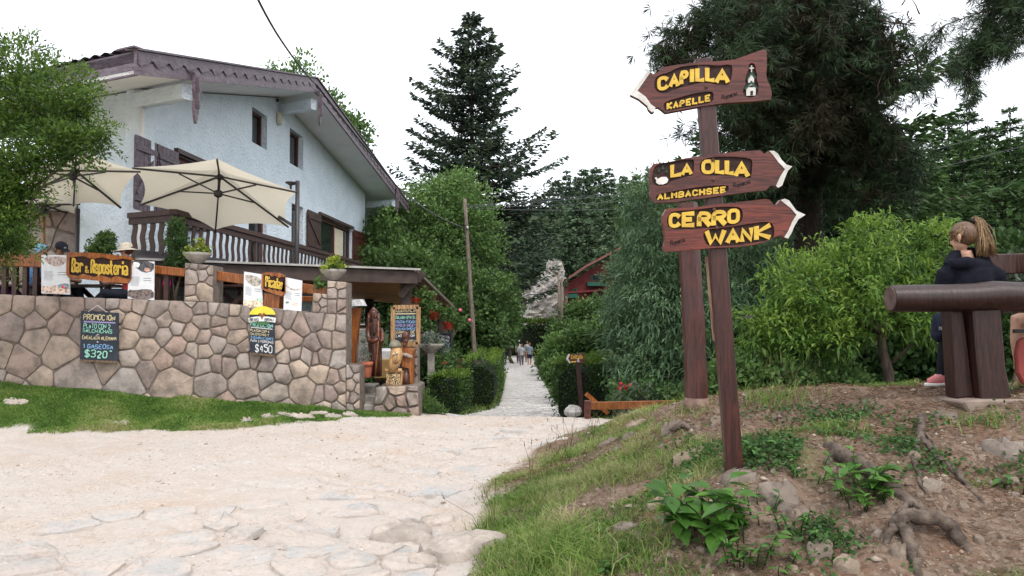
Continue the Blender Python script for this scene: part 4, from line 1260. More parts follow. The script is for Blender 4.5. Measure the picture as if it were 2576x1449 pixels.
# blue-green bamboo-like thicket right of the path
bb = [B(1690, 640, 15.5, 115, 110, w=1.2), B(1655, 760, 15, 95, 130, w=1.2), B(1740, 800, 14.5, 170, 160, w=1.8), B(1600, 890, 14.8, 65, 100, w=.7), B(1870, 700, 15.5, 150, 150, w=1.3), B(1660, 520, 16.5, 110, 90, w=.8), B(1800, 920, 14, 150, 90, w=1.2), B(1960, 640, 16.5, 90, 110, w=.7), B(1650, 950, 14, 90, 70, w=.6)]
leafy('bamboo_thicket', gpt(1700, 15.5), bb, L_BAMBOO, 'large blue green thicket of narrow drooping leaves behind the signpost', 'shrub', 2500, 18, .11, .17, .032, trunk=.07, nl=20, bent=True, droop=.3, up=.05, lump=.35, shell=.55)
leafy('willow_bush', gpt(1650, 22), [B(1630, 560, 22, 65, 70), B(1690, 520, 21, 110, 70), B(1760, 560, 20, 80, 60)], L_LIGHT, 'pale willow crown above the blue green thicket', 'tree', 420, 26, .2, .16, .045, trunk=.1, nl=8)
# bright peach tree
pb_ = [B(2150, 700, 9.6, 130, 100, w=1.5), B(2060, 760, 9.4, 130, 80, w=1.2), B(2250, 640, 9.8, 130, 85, w=1.4), B(2310, 730, 9.6, 90, 85, w=1.0), B(1990, 720, 9.6, 110, 80, w=1.0), B(2200, 790, 9.2, 130, 60, w=1.0), B(1930, 800, 9.5, 80, 70, w=.6), B(1900, 850, 9.4, 60, 50, w=.4), B(2000, 840, 9.2, 80, 50, w=.5), B(2110, 850, 9.1, 90, 40, w=.4), B(2330, 820, 9.4, 60, 50, w=.4), B(2340, 600, 10, 50, 60, w=.4), B(2170, 600, 10, 70, 50, w=.5), B(2060, 660, 10, 70, 50, w=.5)]
pt = leafy('peach_tree', gpt(2232, 9.6), pb_, L_PEACH, 'bright green fruit tree with long curling leaves beside the bench', 'tree', 760, 15, .065, .125, .032, trunk=0, bent=True, droop=.35, up=.45, lump=.8, out=1.0, shell=.2)
mb = MB()
q = [gpt(2232, 9.6), at(2236, 940, 9.6), at(2222, 890, 9.6), at(2215, 840, 9.6)]
mb.tube(q, [.075, .065, .06, .05], 8)
for (x, y, Z) in ((2100, 740, 9.4), (2180, 700, 9.7), (2290, 690, 9.7), (2040, 720, 9.5), (2330, 760, 9.5), (2170, 770, 9.3)):
    e = at(x, y, Z); m_ = q[-1].lerp(e, .45) + Vector((0, 0, -.05))
    mb.tube([q[-1], m_, e], [.04, .028, .01], 6)
mb.tube([at(2236, 920, 9.6), at(2290, 870, 9.5), at(2350, 850, 9.5)], [.03, .02, .008], 6)
mb.build('trunk', M_BARK, pt, smooth=True)
leafy('dark_shrub', gpt(2150, 12.5), [B(2150, 880, 12.5, 230, 120, w=2), B(1960, 900, 12, 130, 100, w=1), B(2330, 840, 12.5, 140, 150, w=1.4), B(2480, 820, 12, 140, 150, w=1.4), B(2600, 760, 12, 100, 180, w=1.2)], L_CEDAR, 'shaded dark undergrowth shrub behind the fruit tree', 'shrub', 1150, 24, .17, .13, .08, trunk=.06, nl=10)
leafy('low_bush', gpt(1880, 9.2), [B(1850, 960, 9.4, 70, 60), B(1930, 965, 9.2, 90, 50), B(2050, 960, 9.6, 100, 40)], L_BUSH, 'low green bush at the back edge of the mound', 'bush', 300, 24, .07, .075, .04, trunk=.02, nl=4)
leafy('flowering_shrub', gpt(2560, 9), [B(2560, 700, 9.5, 60, 50)], L_GREY, 'pale flecked shrub seen between the bench rails', 'shrub', 60, 22, .08, .07, .05, trunk=.03)
# greenery on both sides of the far path
leafy('roadside_shrub', gpt(1375, 42), [B(1385, 905, 42, 26, 30), B(1405, 885, 40, 30, 35), B(1400, 935, 36, 26, 24)], L_LIGHT, 'loose fern-like shrub overhanging the path on its right', 'shrub', 260, 24, .2, .26, .08, trunk=.05)
leafy('garden_shrub', gpt(1470, 40), [B(1465, 860, 40, 55, 36), B(1530, 850, 38, 60, 50), B(1455, 800, 46, 45, 32), B(1510, 785, 46, 55, 36), B(1420, 840, 44, 30, 26)], L_BUSH, 'garden shrubs below the red cabin', 'shrub', 520, 26, .24, .2, .13, trunk=.06)
leafy('creeper_clump', gpt(1400, 27), [B(1420, 960, 27, 20, 34), B(1415, 990, 23, 16, 26), B(1400, 950, 31, 20, 22)], L_BUSH, 'leafy clump between the path and the right hedge', 'shrub', 160, 24, .1, .11, .08, trunk=.02)
leafy('bare_bush', gpt(1345, 74), [B(1345, 775, 74, 35, 30)], L_GREY, 'thin half bare bush before the rock outcrop', 'shrub', 40, 14, .4, .3, .15, trunk=.12, nl=14)
leafy('green_mass', gpt(1290, 60), [B(1262, 810, 60, 30, 60), B(1262, 745, 66, 40, 50), B(1240, 770, 50, 50, 80)], L_BUSH, 'leafy trees where the path disappears', 'tree', 300, 26, .4, .32, .22, trunk=.15)

leafy('cabin_willow', gpt(1580, 42), [B(1565, 700, 42, 34, 70), B(1600, 660, 42, 50, 70), B(1575, 770, 41, 40, 50)], L_BAMBOO, 'loose grey green tree hiding the right half of the red cabin', 'tree', 260, 22, .25, .28, .08, trunk=.1)
# clipped hedges: a body of twigs, inner shade put into its colour, leaves set on every face
def hedge(name, pts, w, h, label, nleaf, ls, rnd=7.0):
    """hedge along the polyline pts (X, Y), width w, height h"""
    c = Vector((pts[0][0], pts[0][1], gz(*pts[0])))
    t = thing(name, tuple(c), label, 'hedge', None)
    seg = []
    for i in range(len(pts) - 1):
        a, b = np.array(pts[i]), np.array(pts[i + 1]); seg.append((a, b, np.linalg.norm(b - a)))
    tot = sum(s[2] for s in seg) + w
    per = 2 * h * tot + w * tot
    C, Nn = [], []
    for _ in range(nleaf):
        s = random.random() * tot - w / 2
        k, acc = 0, 0
        while k < len(seg) - 1 and s > acc + seg[k][2]: acc += seg[k][2]; k += 1
        a, b, L = seg[k]
        d = (b - a) / L; n = np.array([d[1], -d[0]])
        p = a + d * (s - acc)
        u = random.random()
        e = w / 2
        # superellipse section
        th = random.uniform(-.12, math.pi + .12)
        cs, sn = math.cos(th), math.sin(th)
        pw = 2 / rnd
        ox = math.copysign(abs(cs) ** pw, cs) * e; oz = max(0, abs(sn) ** pw) * h if sn > 0 else 0
        if abs(ox) > e * .98: oz = random.random() * h
        if u < .18:                                     # end caps
            ox = random.uniform(-e, e); oz = random.random() * h
            sgn = random.choice((-1, 1)); p = (seg[0][0] - seg[0][1] + seg[0][0]) * 0 + (seg[0][0] - (seg[0][1] - seg[0][0]) / seg[0][2] * w * .5 if sgn < 0 else seg[-1][1] + (seg[-1][1] - seg[-1][0]) / seg[-1][2] * w * .5)
            dirn = np.array([d[0] * sgn, d[1] * sgn, .2])
        else: dirn = np.array([n[0] * ox / e, n[1] * ox / e, (1.2 if oz > h * .93 else .1)])
        r = 1 + random.gauss(0, .03)
        q = p + n * ox * r
        C.append((q[0], q[1], gz_fast(q[0], q[1], c.z) + oz * (1 + random.gauss(0, .025)) )); Nn.append(dirn)
    C = np.array(C); Nn = np.array(Nn)
    D = Nn * .8 + RNG.normal(size=C.shape) * .7 + np.array([0, 0, .3])
    hz_ = np.clip((C[:, 2] - c.z) / h, 0, 1)
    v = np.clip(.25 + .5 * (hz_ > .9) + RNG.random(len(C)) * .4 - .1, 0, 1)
    q = leafquads(C - unit(Nn) * ls * .3, D, ls * RNG.uniform(.7, 1.3, len(C)), ls * .6)
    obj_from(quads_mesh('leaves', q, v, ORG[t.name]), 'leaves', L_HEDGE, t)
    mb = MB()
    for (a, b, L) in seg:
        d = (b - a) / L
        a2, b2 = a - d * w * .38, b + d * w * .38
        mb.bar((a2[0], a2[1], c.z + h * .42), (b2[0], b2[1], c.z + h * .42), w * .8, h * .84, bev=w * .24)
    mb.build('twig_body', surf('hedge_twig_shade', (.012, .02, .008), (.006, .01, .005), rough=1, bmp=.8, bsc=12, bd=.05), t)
    return t
def gz_fast(x, y, default): return default
def hpx(x, Z): return ((x - CX) / F * Z, Z)
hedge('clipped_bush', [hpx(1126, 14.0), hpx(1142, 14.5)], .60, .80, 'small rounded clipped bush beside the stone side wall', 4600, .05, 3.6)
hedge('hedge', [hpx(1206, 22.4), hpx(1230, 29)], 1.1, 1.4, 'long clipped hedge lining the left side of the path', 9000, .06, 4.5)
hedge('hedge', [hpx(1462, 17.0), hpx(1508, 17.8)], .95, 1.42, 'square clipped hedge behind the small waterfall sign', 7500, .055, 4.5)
hedge('filled_hedge_arch', [hpx(1290, 68), hpx(1400, 68)], 1.2, 3.1, 'arched hedge spanning the far end of the path, its shaded opening filled with leaves', 3000, .2)  # filled to the ground: its dark face stands in for shade under the arch
# grass at the hedge feet
# ------------------------------------------------------------------ stroke lettering
G = {'A': '00 26 40|0k12 32', 'B': '00 06 36 45 44 33 03|33 42 41 30 00', 'C': '45 36 16 05 01 10 30 41', 'D': '00 06 26 44 42 20 00', 'E': '46 06 00 40|03 33', 'F': '46 06 00|03 33',
     'G': '45 36 16 05 01 10 30 41 43 23', 'H': '00 06|40 46|03 43', 'I': '20 26', 'J': '46 41 30 10 01', 'K': '00 06|46 03 40', 'L': '06 00 40', 'M': '00 06 23 46 40', 'N': '00 06 40 46', 'O': '16 05 01 10 30 41 45 36 16',
     'P': '00 06 36 45 44 33 03', 'R': '00 06 36 45 44 33 03|23 40', 'S': '45 36 16 05 04 13 33 42 41 30 10 01', 'T': '06 46|26 20', 'U': '06 01 10 30 41 46', 'V': '06 20 46', 'W': '06 10 24 30 46', 'X': '00 46|06 40', 'Y': '06 23 46|23 20', 'Z': '06 46 00 40',
     'a': '04 34 43 40|42 12 01 10 30 41', 'c': '43 34 14 03 01 10 30 41', 'd': '46 40|43 34 14 03 01 10 30 41', 'e': '02 42 43 34 14 03 01 10 30 41', 'i': '20 24|25 26', 'm': '00 04|03 14 23 20|23 34 43 40', 'n': '00 04|03 14 34 43 40', 'o': '14 03 01 10 30 41 43 34 14', 'p': '04 0b|03 14 34 43 41 30 10 01', 'r': '00 04|03 14 34 43', 's': '43 34 14 03 32 41 30 10 01', 't': '16 11 20 30|04 34',
     '0': '16 05 01 10 30 41 45 36 16', '1': '14 26 20', '2': '05 16 36 45 44 00 40', '3': '05 16 36 45 44 33 13|33 42 41 30 10 01', '4': '30 36 02 42', '5': '46 06 04 34 43 41 30 10 01', '6': '36 16 05 01 10 30 41 42 33 13 02', '8': '13 04 05 16 36 45 44 33 13 02 01 10 30 41 42 33',
     '$': '45 36 16 05 04 13 33 42 41 30 10 01|27 2a', '+': '21 25|03 43', '-': '13 33', '"': '15 16|25 26', '&': '40 04 05 16 25 24 02 01 10 20 42', '.': '20 21', ',': '2a 20', '~': ''}
def _c(ch): return -(ord(ch) - 96) if ch.isalpha() else int(ch)
def glyph(ch):
    out = []
    for st in G.get(ch, '').replace('0k', '').split('|'):
        p = [(_c(t[0]) / 4.0, _c(t[1]) / 6.0) for t in st.split()]
        if len(p) > 1: out.append(p)
    return out
def smooth_line(p, it=1):
    for _ in range(it):
        if len(p) < 3: return p
        q = [p[0]]
        for i in range(len(p) - 1):
            a, b = p[i], p[i + 1]
            if i > 0: q.append((a[0] * .75 + b[0] * .25, a[1] * .75 + b[1] * .25))
            if i < len(p) - 2: q.append((a[0] * .25 + b[0] * .75, a[1] * .25 + b[1] * .75))
        q.append(p[-1]); p = q
    return p
def stroke(mb, pts, w, P, depth, flare=0.0, lift=0.0, ext=0.0):
    """one stroke: pts in plane units, width w; P(x, y, h) places it; depth raises it"""
    n = len(pts)
    L, R = [], []
    closed = n > 3 and pts[0] == pts[-1]
    for i in range(n):
        a = pts[i - 1] if i else (pts[-2] if closed else pts[0]); b = pts[i + 1] if i < n - 1 else (pts[1] if closed else pts[-1])
        dx, dy = b[0] - a[0], b[1] - a[1]
        l = math.hypot(dx, dy) or 1e-6
        nx, ny = -dy / l, dx / l
        k = w / 2
        if i not in (0, n - 1) or closed:
            d1 = (pts[i][0] - a[0], pts[i][1] - a[1]); d2 = (b[0] - pts[i][0], b[1] - pts[i][1])
            l1, l2 = math.hypot(*d1) or 1e-6, math.hypot(*d2) or 1e-6
            cosh_ = math.sqrt(max(.12, (1 + (d1[0] * d2[0] + d1[1] * d2[1]) / (l1 * l2)) / 2))
            k = w / 2 / max(cosh_, .72)
        e = 0
        if flare and not closed and i in (0, n - 1): k *= 1 + flare
        x, y = pts[i]
        if ext and not closed and i in (0, n - 1):
            s = -1 if i == 0 else 1; x += dx / l * ext * s; y += dy / l * ext * s
        L.append((x + nx * k, y + ny * k)); R.append((x - nx * k, y - ny * k))
    vs = [P(x, y, depth + lift) for x, y in L] + [P(x, y, depth + lift) for x, y in R]
    fs = [(i, i + 1, n + i + 1, n + i) for i in range(n - 1)]
    if depth > 0.0015:
        vs += [P(x, y, 0) for x, y in L] + [P(x, y, 0) for x, y in R]
        for i in range(n - 1):
            fs += [(i + 1, i, 2 * n + i, 2 * n + i + 1), (n + i, n + i + 1, 3 * n + i + 1, 3 * n + i)]
        fs += [(0, n, 3 * n, 2 * n), (n - 1 + n, n - 1, 3 * n - 1, 4 * n - 1)]
    mb.add(vs, fs)
def chalk(parent, s, o, r, u, n, x, y, h, mat, w=None, adv=.82, slant=.1, jitter=.06, name='chalk_line'):
    """a hand-written line on a board; x, y lower left in metres on the plane"""
    mb = MB(); mb.fix = False
    w = w or h * .13
    cw_ = h * .62
    k = 0
    for ch in s:
        dy = random.uniform(-jitter, jitter) * h; sc_ = random.uniform(.9, 1.08)
        for j, p in enumerate(glyph(ch)):
            q = smooth_line([(x + cw_ * (px * sc_ + slant * py) + random.uniform(-.02, .02) * h, y + dy + h * py * sc_) for px, py in p], 1)
            stroke(mb, q, w * random.uniform(.85, 1.2), lambda a, b, c: o + r * a + u * b + n * c, .0012, lift=.0003 * j)
        x += cw_ * (1 + adv * .45) if ch != ' ' else cw_ * .7
        if ch == 'I' or ch == '1' or ch == 'i': x -= cw_ * .35
    return mb.build(name, mat, parent)
def line_w(s, h, adv=.82):
    x = 0
    for ch in s:
        x += h * .62 * (1 + adv * .45) if ch != ' ' else h * .62 * .7
        if ch in 'I1i': x -= h * .62 * .35
    return x
def chalk_fit(parent, s, fr, x0, y0, x1, h, mat, w=None, **k):
    o, r, u, n = fr
    sc_ = (x1 - x0) / line_w(s, h)
    r2 = r * sc_
    return chalk(parent, s, o + r * x0 + u * y0, r2, u, n, 0, 0, h, mat, w or h * .14, **k)

M_CHALK = surf('white_chalk', (.72, .72, .70), (.5, .5, .5), sc=60, rough=1, bmp=0)
M_CHALKB = surf('blue_chalk', (.25, .45, .72), (.18, .32, .5), sc=60, rough=1, bmp=0)
M_CHALKG = surf('green_chalk', (.32, .66, .50), (.24, .48, .38), sc=60, rough=1, bmp=0)
M_CHALKY = surf('yellow_chalk', (.72, .60, .34), (.5, .42, .25), sc=60, rough=1, bmp=0)
M_CHALKP = surf('violet_chalk', (.42, .36, .66), (.3, .26, .5), sc=60, rough=1, bmp=0)
M_SLATE = surf('smudged_blackboard', (.035, .042, .058), (.022, .027, .036), sc=6, rough=.8, bmp=.1)
M_YELLOW = surf('yellow_letter_paint', (.66, .44, .065), (.52, .33, .05), sc=14, rough=.55, bmp=.4, bsc=30)
M_SIGN = wood('brown_red_sign_wood', (.095, .024, .017), (.05, .014, .011), rough=.42, grain=(1.2, 8, 14), bmp=.25, rnd=.03)
M_SIGN2 = wood('fresh_red_sign_wood', (.13, .027, .016), (.07, .016, .011), rough=.4, grain=(1.2, 8, 14), bmp=.25, rnd=.03)
M_RECESS = surf('dark_carved_recess', (.035, .014, .011), (.018, .008, .007), sc=20, rough=.7, bmp=.9, bsc=30, bd=.01)
M_SWHITE = surf('chipped_white_paint', (.66, .64, .60), (.45, .43, .40), sc=12, rough=.7, bmp=.5)
M_POST = wood('dark_red_brown_post', (.058, .014, .010), (.03, .008, .0065), rough=.38, spec=.5)
M_INK = plain('black_ink', (.015, .012, .012))
M_SGREEN = plain('dark_green_paint', (.015, .06, .04))

# ------------------------------------------------------------------ the carved signpost
SZ = 4.9
post = thing('signpost', tuple(at(1847, 1183, SZ)), 'leaning brown signpost with three carved arrow boards reading Capilla, La Olla, Cerro Wank', 'signpost')
def zs(x, y): return ((x / 1.5256 + 2450) * .62891, (y / 1.5256 + 150) * .62891)
mb = MB()
mb.bar(at(1849, 1215, SZ), at(1768, 150, SZ - .05), .105, .075, up=(0, 1, 0), bev=.008)
mb.build('post', M_POST, post)
def board_frame(y0, tilt, Zc):
    """plane of one board: origin, normal; slightly turned"""
    n = Vector((tilt, -1, 0)).normalized()
    p0 = at(1790, y0, Zc)
    return p0, n
SAM = 3
def densify(poly): return poly
def sign_board(outline, tip, recesses, letters, small, mat, tilt, emblem=None, scr=None, bolts=()):
    ys = [zs(*p)[1] for p in outline]
    p0, n = board_frame(sum(ys) / len(ys), tilt, SZ - .10)
    P = lambda zx, zy, h=0.0: on(*zs(zx, zy), p0, n) + n * h
    TH_, RD = .045, .016
    bd = MB()
    out3 = [P(*p) for p in outline]
    rec3 = [[P(*p) for p in chaikin(r, .25)] for r in recesses]
    # front layer with routed openings, then the solid back
    bd.prism(out3, -n * RD, rec3)
    bd.prism([p - n * (RD + .0005) for p in out3], -n * (TH_ - RD))
    b = bd.build('sign_board', mat, post)
    for r in rec3:
        MB().sheet([p - n * (RD - .003) for p in r]).build('carved_recess', M_RECESS, b)
    MB().prism([P(x, y, .004) for x, y in tip], -n * .003).build('arrow_tip', M_SWHITE, b)
    def put(ch, box, w, mt, dep):
        """box: x0, y0(bottom left), x1, y1(bottom right), height left, height right in zoom units"""
        x0, y0, x1, y1, h0, h1 = box
        def F_(u_, v_, hh):
            hb = h0 + (h1 - h0) * u_
            return P(x0 + (x1 - x0) * u_, y0 + (y1 - y0) * u_ - hb * v_, -RD + .003 + hh)
        W_, H_ = abs(x1 - x0), (h0 + h1) / 2
        lt = MB()
        inset = w * .5
        for j, p in enumerate(glyph(ch)):
            q = [(inset + px * (W_ - 2 * inset), inset + py * (H_ - 2 * inset)) for px, py in p]
            q = smooth_line(q, 1 if ch in 'COSRPBGD' else 0)
            stroke(lt, q, w, lambda a, c, d: F_(a / W_, c / H_, d), dep, flare=.3, lift=.0008 * j, ext=w * .30)
        lt.build('letter', mt, b)
    for ch, box in letters: put(ch, box, .30 * (box[4] + box[5]) / 2 * .8, M_YELLOW, .012)
    for txt, (x0, y0, x1, y1, h) in small:
        k = len(txt)
        for i, ch in enumerate(txt):
            t0, t1 = (i + .06) / k, (i + .90) / k
            put(ch, (x0 + (x1 - x0) * t0, y0 + (y1 - y0) * t0, x0 + (x1 - x0) * t1, y0 + (y1 - y0) * t1, h, h), h * .23, M_YELLOW, .008)
    for (x, y) in bolts:
        c = P(x, y, .003)
        MB().lathe(c, [(.004, -.006), (.011, -.004), (.011, .002), (.006, .006)], 8, rot=Vector((0, 0, 1)).rotation_difference(n).to_matrix()).build('bolt', surf('rusty_bolt', (.13, .06, .035), (.06, .03, .02), sc=30), b)
    if scr:
        x0, y0, x1, y1, h = scr
        m = MB(); m.fix = False
        x, k = 0.0, 6
        for i, ch in enumerate('Romano'):
            for p in glyph(ch):
                hh = h * (1.25 if i == 0 else .8)
                q = smooth_line([((i + .1 + px * .8) / k, py * hh) for px, py in p], 1)
                stroke(m, [(a, c) for a, c in q], 1.0, lambda a, c, d: P(x0 + (x1 - x0) * a, y0 + (y1 - y0) * a - c, d), 0.0, lift=.0006) if False else None
                for (a, c), (a2, c2) in zip(q[:-1], q[1:]):
                    A = P(x0 + (x1 - x0) * a, y0 + (y1 - y0) * a - c, .0008); Bv = P(x0 + (x1 - x0) * a2, y0 + (y1 - y0) * a2 - c2, .0008)
                    m.tube([A, Bv], .0022, 4, caps=False)
        A, Bv = P(x0 + (x1 - x0) * .25, y0 + (y1 - y0) * .25 + 6, .0008), P(x1 + 4, y1 + 3, .0008)
        m.tube([A, Bv], .002, 4, caps=False)
        m.build('signature', M_INK, b)
    return b, P
b1_, P1 = sign_board(
    [(108, 350), (160, 275), (215, 200), (245, 222), (262, 222), (290, 200), (300, 182), (400, 165), (520, 152), (640, 145), (740, 135), (830, 105), (880, 85), (932, 72), (942, 90), (943, 170), (938, 220), (945, 260), (965, 300), (973, 350), (965, 378), (850, 390), (700, 398), (540, 420), (430, 440), (325, 460), (300, 440), (280, 425), (262, 430), (255, 455), (240, 460), (220, 440), (212, 418), (160, 375)],
    [(108, 350), (160, 275), (215, 200), (232, 212), (190, 272), (152, 326), (202, 362), (234, 408), (262, 428), (255, 452), (240, 457), (220, 440), (212, 418), (160, 375)],
    [[(252, 290), (262, 245), (300, 222), (340, 215), (400, 182), (470, 170), (560, 165), (640, 172), (720, 162), (735, 185), (722, 270), (700, 292), (640, 290), (590, 275), (520, 280), (440, 300), (380, 315), (340, 335), (300, 342), (265, 325)],
     [(312, 402), (340, 385), (420, 362), (500, 340), (604, 326), (618, 342), (614, 392), (560, 408), (450, 426), (330, 450), (314, 435)],
     [(792, 325), (815, 285), (808, 260), (818, 225), (832, 190), (830, 165), (850, 153), (872, 165), (876, 205), (884, 230), (878, 255), (892, 285), (890, 320), (882, 352), (840, 370), (808, 358)]],
    [('C', (273, 325, 342, 318, 84, 88)), ('A', (345, 304, 408, 298, 80, 84)), ('P', (410, 290, 465, 280, 86, 86)), ('I', (462, 276, 510, 272, 86, 86)), ('L', (508, 270, 564, 268, 86, 86)), ('L', (568, 268, 626, 270, 88, 88)), ('A', (626, 278, 714, 278, 88, 90))],
    [('KAPELLE', (330, 440, 602, 386, 42))], M_SIGN, -.05, scr=(665, 378, 760, 345, 20), bolts=((572, 302),))
def flat_part(P, name, pts, mt, parent, h0, th=.006):
    nrm = (P(0, 0, 1.0) - P(0, 0, 0.0)).normalized()
    return MB().prism([P(x, y, h0) for x, y in pts], -nrm * th).build(name, mt, parent)
flat_part(P1, 'chapel_wall', [(818, 312), (850, 280), (876, 308), (874, 352), (818, 354)], M_SWHITE, b1_, -.004)
flat_part(P1, 'chapel_tower', [(828, 250), (848, 222), (866, 246), (864, 274), (829, 274)], M_SWHITE, b1_, -.005)
flat_part(P1, 'chapel_roof', [(805, 310), (849, 262), (888, 306), (884, 316), (849, 280), (812, 320)], M_SGREEN, b1_, -.001)
flat_part(P1, 'chapel_roof', [(820, 252), (848, 208), (878, 242), (873, 250), (848, 224), (826, 260)], M_SGREEN, b1_, -.0015)
flat_part(P1, 'chapel_cross', [(846, 170), (853, 170), (853, 182), (864, 182), (864, 189), (853, 189), (853, 212), (846, 212), (846, 190), (836, 190), (836, 183), (846, 183)], M_SWHITE, b1_, -.003)
flat_part(P1, 'chapel_door', [(842, 352), (842, 326), (858, 324), (858, 350)], M_INK, b1_, -.0025, .003)
flat_part(P1, 'chapel_window', [(832, 300), (850, 288), (868, 298), (860, 302), (838, 303)], M_INK, b1_, -.0028, .003)
b2_, P2 = sign_board(
    [(230, 800), (250, 770), (330, 762), (450, 735), (600, 715), (750, 697), (900, 686), (925, 710), (945, 700), (955, 690), (985, 690), (1010, 710), (1030, 745), (1060, 775), (1098, 787), (1070, 815), (1055, 850), (1035, 905), (1010, 920), (990, 905), (965, 905), (935, 935), (850, 940), (700, 960), (600, 975), (480, 990), (380, 1005), (270, 1008), (240, 990), (228, 965), (232, 930), (226, 850)],
    [(955, 692), (985, 692), (1010, 711), (1030, 746), (1060, 776), (1096, 787), (1069, 815), (1054, 850), (1034, 904), (1010, 917), (997, 906), (1022, 850), (1052, 803), (1012, 762), (978, 716)],
    [[(238, 870), (250, 800), (275, 772), (340, 765), (420, 745), (490, 742), (500, 760), (492, 840), (470, 845), (400, 862), (350, 880), (335, 900), (280, 908), (250, 895)],
     [(530, 800), (540, 748), (600, 730), (700, 725), (840, 735), (856, 755), (848, 852), (830, 860), (760, 845), (680, 840), (590, 842), (545, 835)],
     [(262, 985), (275, 955), (360, 940), (480, 918), (600, 905), (700, 900), (712, 915), (700, 945), (560, 965), (400, 985), (280, 998)]],
    [('L', (355, 856, 424, 842, 82, 78)), ('A', (420, 842, 488, 836, 70, 74)), ('O', (543, 834, 624, 832, 88, 90)), ('L', (628, 832, 686, 832, 88, 88)), ('L', (688, 836, 744, 838, 90, 90)), ('A', (742, 850, 836, 852, 92, 98))],
    [('ALMBACHSEE', (272, 992, 698, 946, 40))], M_SIGN, -.02, scr=(735, 918, 840, 882, 22), bolts=((616, 868), (612, 748)))
for (x, y, s_) in ((308, 790, 1.0), (283, 808, .8), (330, 812, .85)):
    flat_part(P2, 'fir_emblem', [(x, y - 18 * s_), (x + 9 * s_, y + 14 * s_), (x - 9 * s_, y + 14 * s_)], M_SGREEN, b2_, -.006)
flat_part(P2, 'pot_emblem', [(258, 856), (268, 850), (276, 862), (300, 850), (330, 850), (342, 866), (334, 885), (310, 896), (282, 896), (266, 884), (268, 870)], M_SWHITE, b2_, -.003)
b3_, P3 = sign_board(
    [(330, 1045), (500, 1035), (650, 1018), (800, 1000), (930, 986), (960, 990), (985, 1020), (1005, 1018), (1025, 990), (1050, 982), (1075, 992), (1095, 1020), (1120, 1055), (1178, 1082), (1135, 1110), (1110, 1150), (1090, 1200), (1070, 1230), (1045, 1222), (1035, 1205), (1000, 1215), (940, 1245), (880, 1262), (780, 1278), (600, 1285), (450, 1300), (330, 1308), (310, 1285), (320, 1240), (318, 1180), (305, 1130), (308, 1085)],
    [(1025, 992), (1050, 985), (1075, 994), (1095, 1021), (1120, 1056), (1176, 1082), (1134, 1110), (1109, 1150), (1089, 1199), (1070, 1227), (1047, 1220), (1072, 1180), (1097, 1122), (1122, 1082), (1087, 1042), (1042, 1007)],
    [[(330, 1130), (338, 1085), (370, 1058), (500, 1052), (620, 1035), (760, 1030), (795, 1050), (795, 1110), (770, 1138), (700, 1152), (560, 1165), (400, 1172), (350, 1165)],
     [(552, 1220), (560, 1172), (680, 1160), (800, 1142), (940, 1120), (985, 1140), (988, 1215), (960, 1235), (800, 1262), (660, 1274), (580, 1274)]],
    [('C', (343, 1162, 416, 1160, 90, 92)), ('E', (424, 1158, 504, 1154, 92, 92)), ('R', (518, 1156, 602, 1154, 94, 94)), ('R', (606, 1152, 696, 1146, 96, 98)), ('O', (700, 1140, 778, 1132, 92, 92)),
     ('W', (566, 1268, 692, 1262, 92, 92)), ('A', (694, 1258, 778, 1252, 90, 92)), ('N', (782, 1252, 858, 1244, 88, 90)), ('K', (868, 1240, 968, 1228, 92, 94))],
    [], M_SIGN2, .02, scr=(352, 1268, 442, 1238, 24), bolts=((636, 1162), (620, 1050)))
# narrow grey-edged slat screwed to the back of the post
MB().prism([at(1779, 645, SZ + .06), at(1789, 650, SZ + .06), at(1808, 862, SZ + .08), at(1799, 858, SZ + .08)], Vector((0, .06, 0))).build('back_board', wood('worn_board_edge', (.24, .15, .10), (.10, .04, .03)), post)
MB().bar(at(1868, 798, SZ), at(1895, 796, SZ), .012, .012).build('bolt', M_METAL, post)

# thick hewn post on the mound
hp_ = thing('hewn_post', tuple(at(1750, 1030, 6.5)), 'thick adze-hewn brown post standing behind the signpost', 'post')
mb = MB()
pts = [at(1752, 1045, 6.5), at(1751, 960, 6.5), at(1748, 880, 6.5), at(1744, 800, 6.5), at(1740, 720, 6.5), at(1735, 640, 6.5), at(1732, 560, 6.5), at(1730, 512, 6.5)]
mb.tube(pts, [.098, .098, .094, .096, .094, .09, .09, .088], 9, wob=.10)
mb.build('shaft', M_POST, hp_)
MB().tube([at(1752, 1050, 6.5), at(1752, 1000, 6.5)], [.125, .102], 12).build('muddy_foot', surf('dusty_wood', (.22, .15, .11), (.11, .06, .05), sc=10), hp_, smooth=True)

# ------------------------------------------------------------------ small waterfall sign
cs = thing('waterfall_sign', tuple(at(1457, 1030, 16)), 'small brown arrow sign reading Cascada before the square hedge', 'sign')
MB().bar(at(1464, 1040, 16), at(1453, 905, 16), .09, .09, up=(0, 1, 0)).build('post', M_POST, cs)
o_ = at(1447, 900, 15.9)
def cp_(x, y, h=0): p = at(x, y, 15.9); return Vector((p.x, 15.9 - h, p.z))
out = [(1424, 902), (1430, 890), (1440, 892), (1468, 888), (1471, 900), (1470, 913), (1432, 913)]
cb_ = MB().prism([cp_(*p) for p in out], Vector((0, .05, 0))).build('sign_board', M_SIGN2, cs)
MB().prism([cp_(*p, .006) for p in ((1424, 902), (1430, 890), (1434, 892), (1429, 902), (1436, 913), (1432, 914))], Vector((0, .005, 0))).build('arrow_tip', M_SWHITE, cb_)
fr_ = (cp_(1437, 902, .008), Vector((1, 0, 0)), Vector((0, 0, 1)), Vector((0, -1, 0)))
ww = (1467 - 1437) / F * 15.9
chalk_fit(cb_, 'CASCADA', fr_, 0, 0, ww, .065, M_YELLOW, w=.018, jitter=.02, name='lettering')
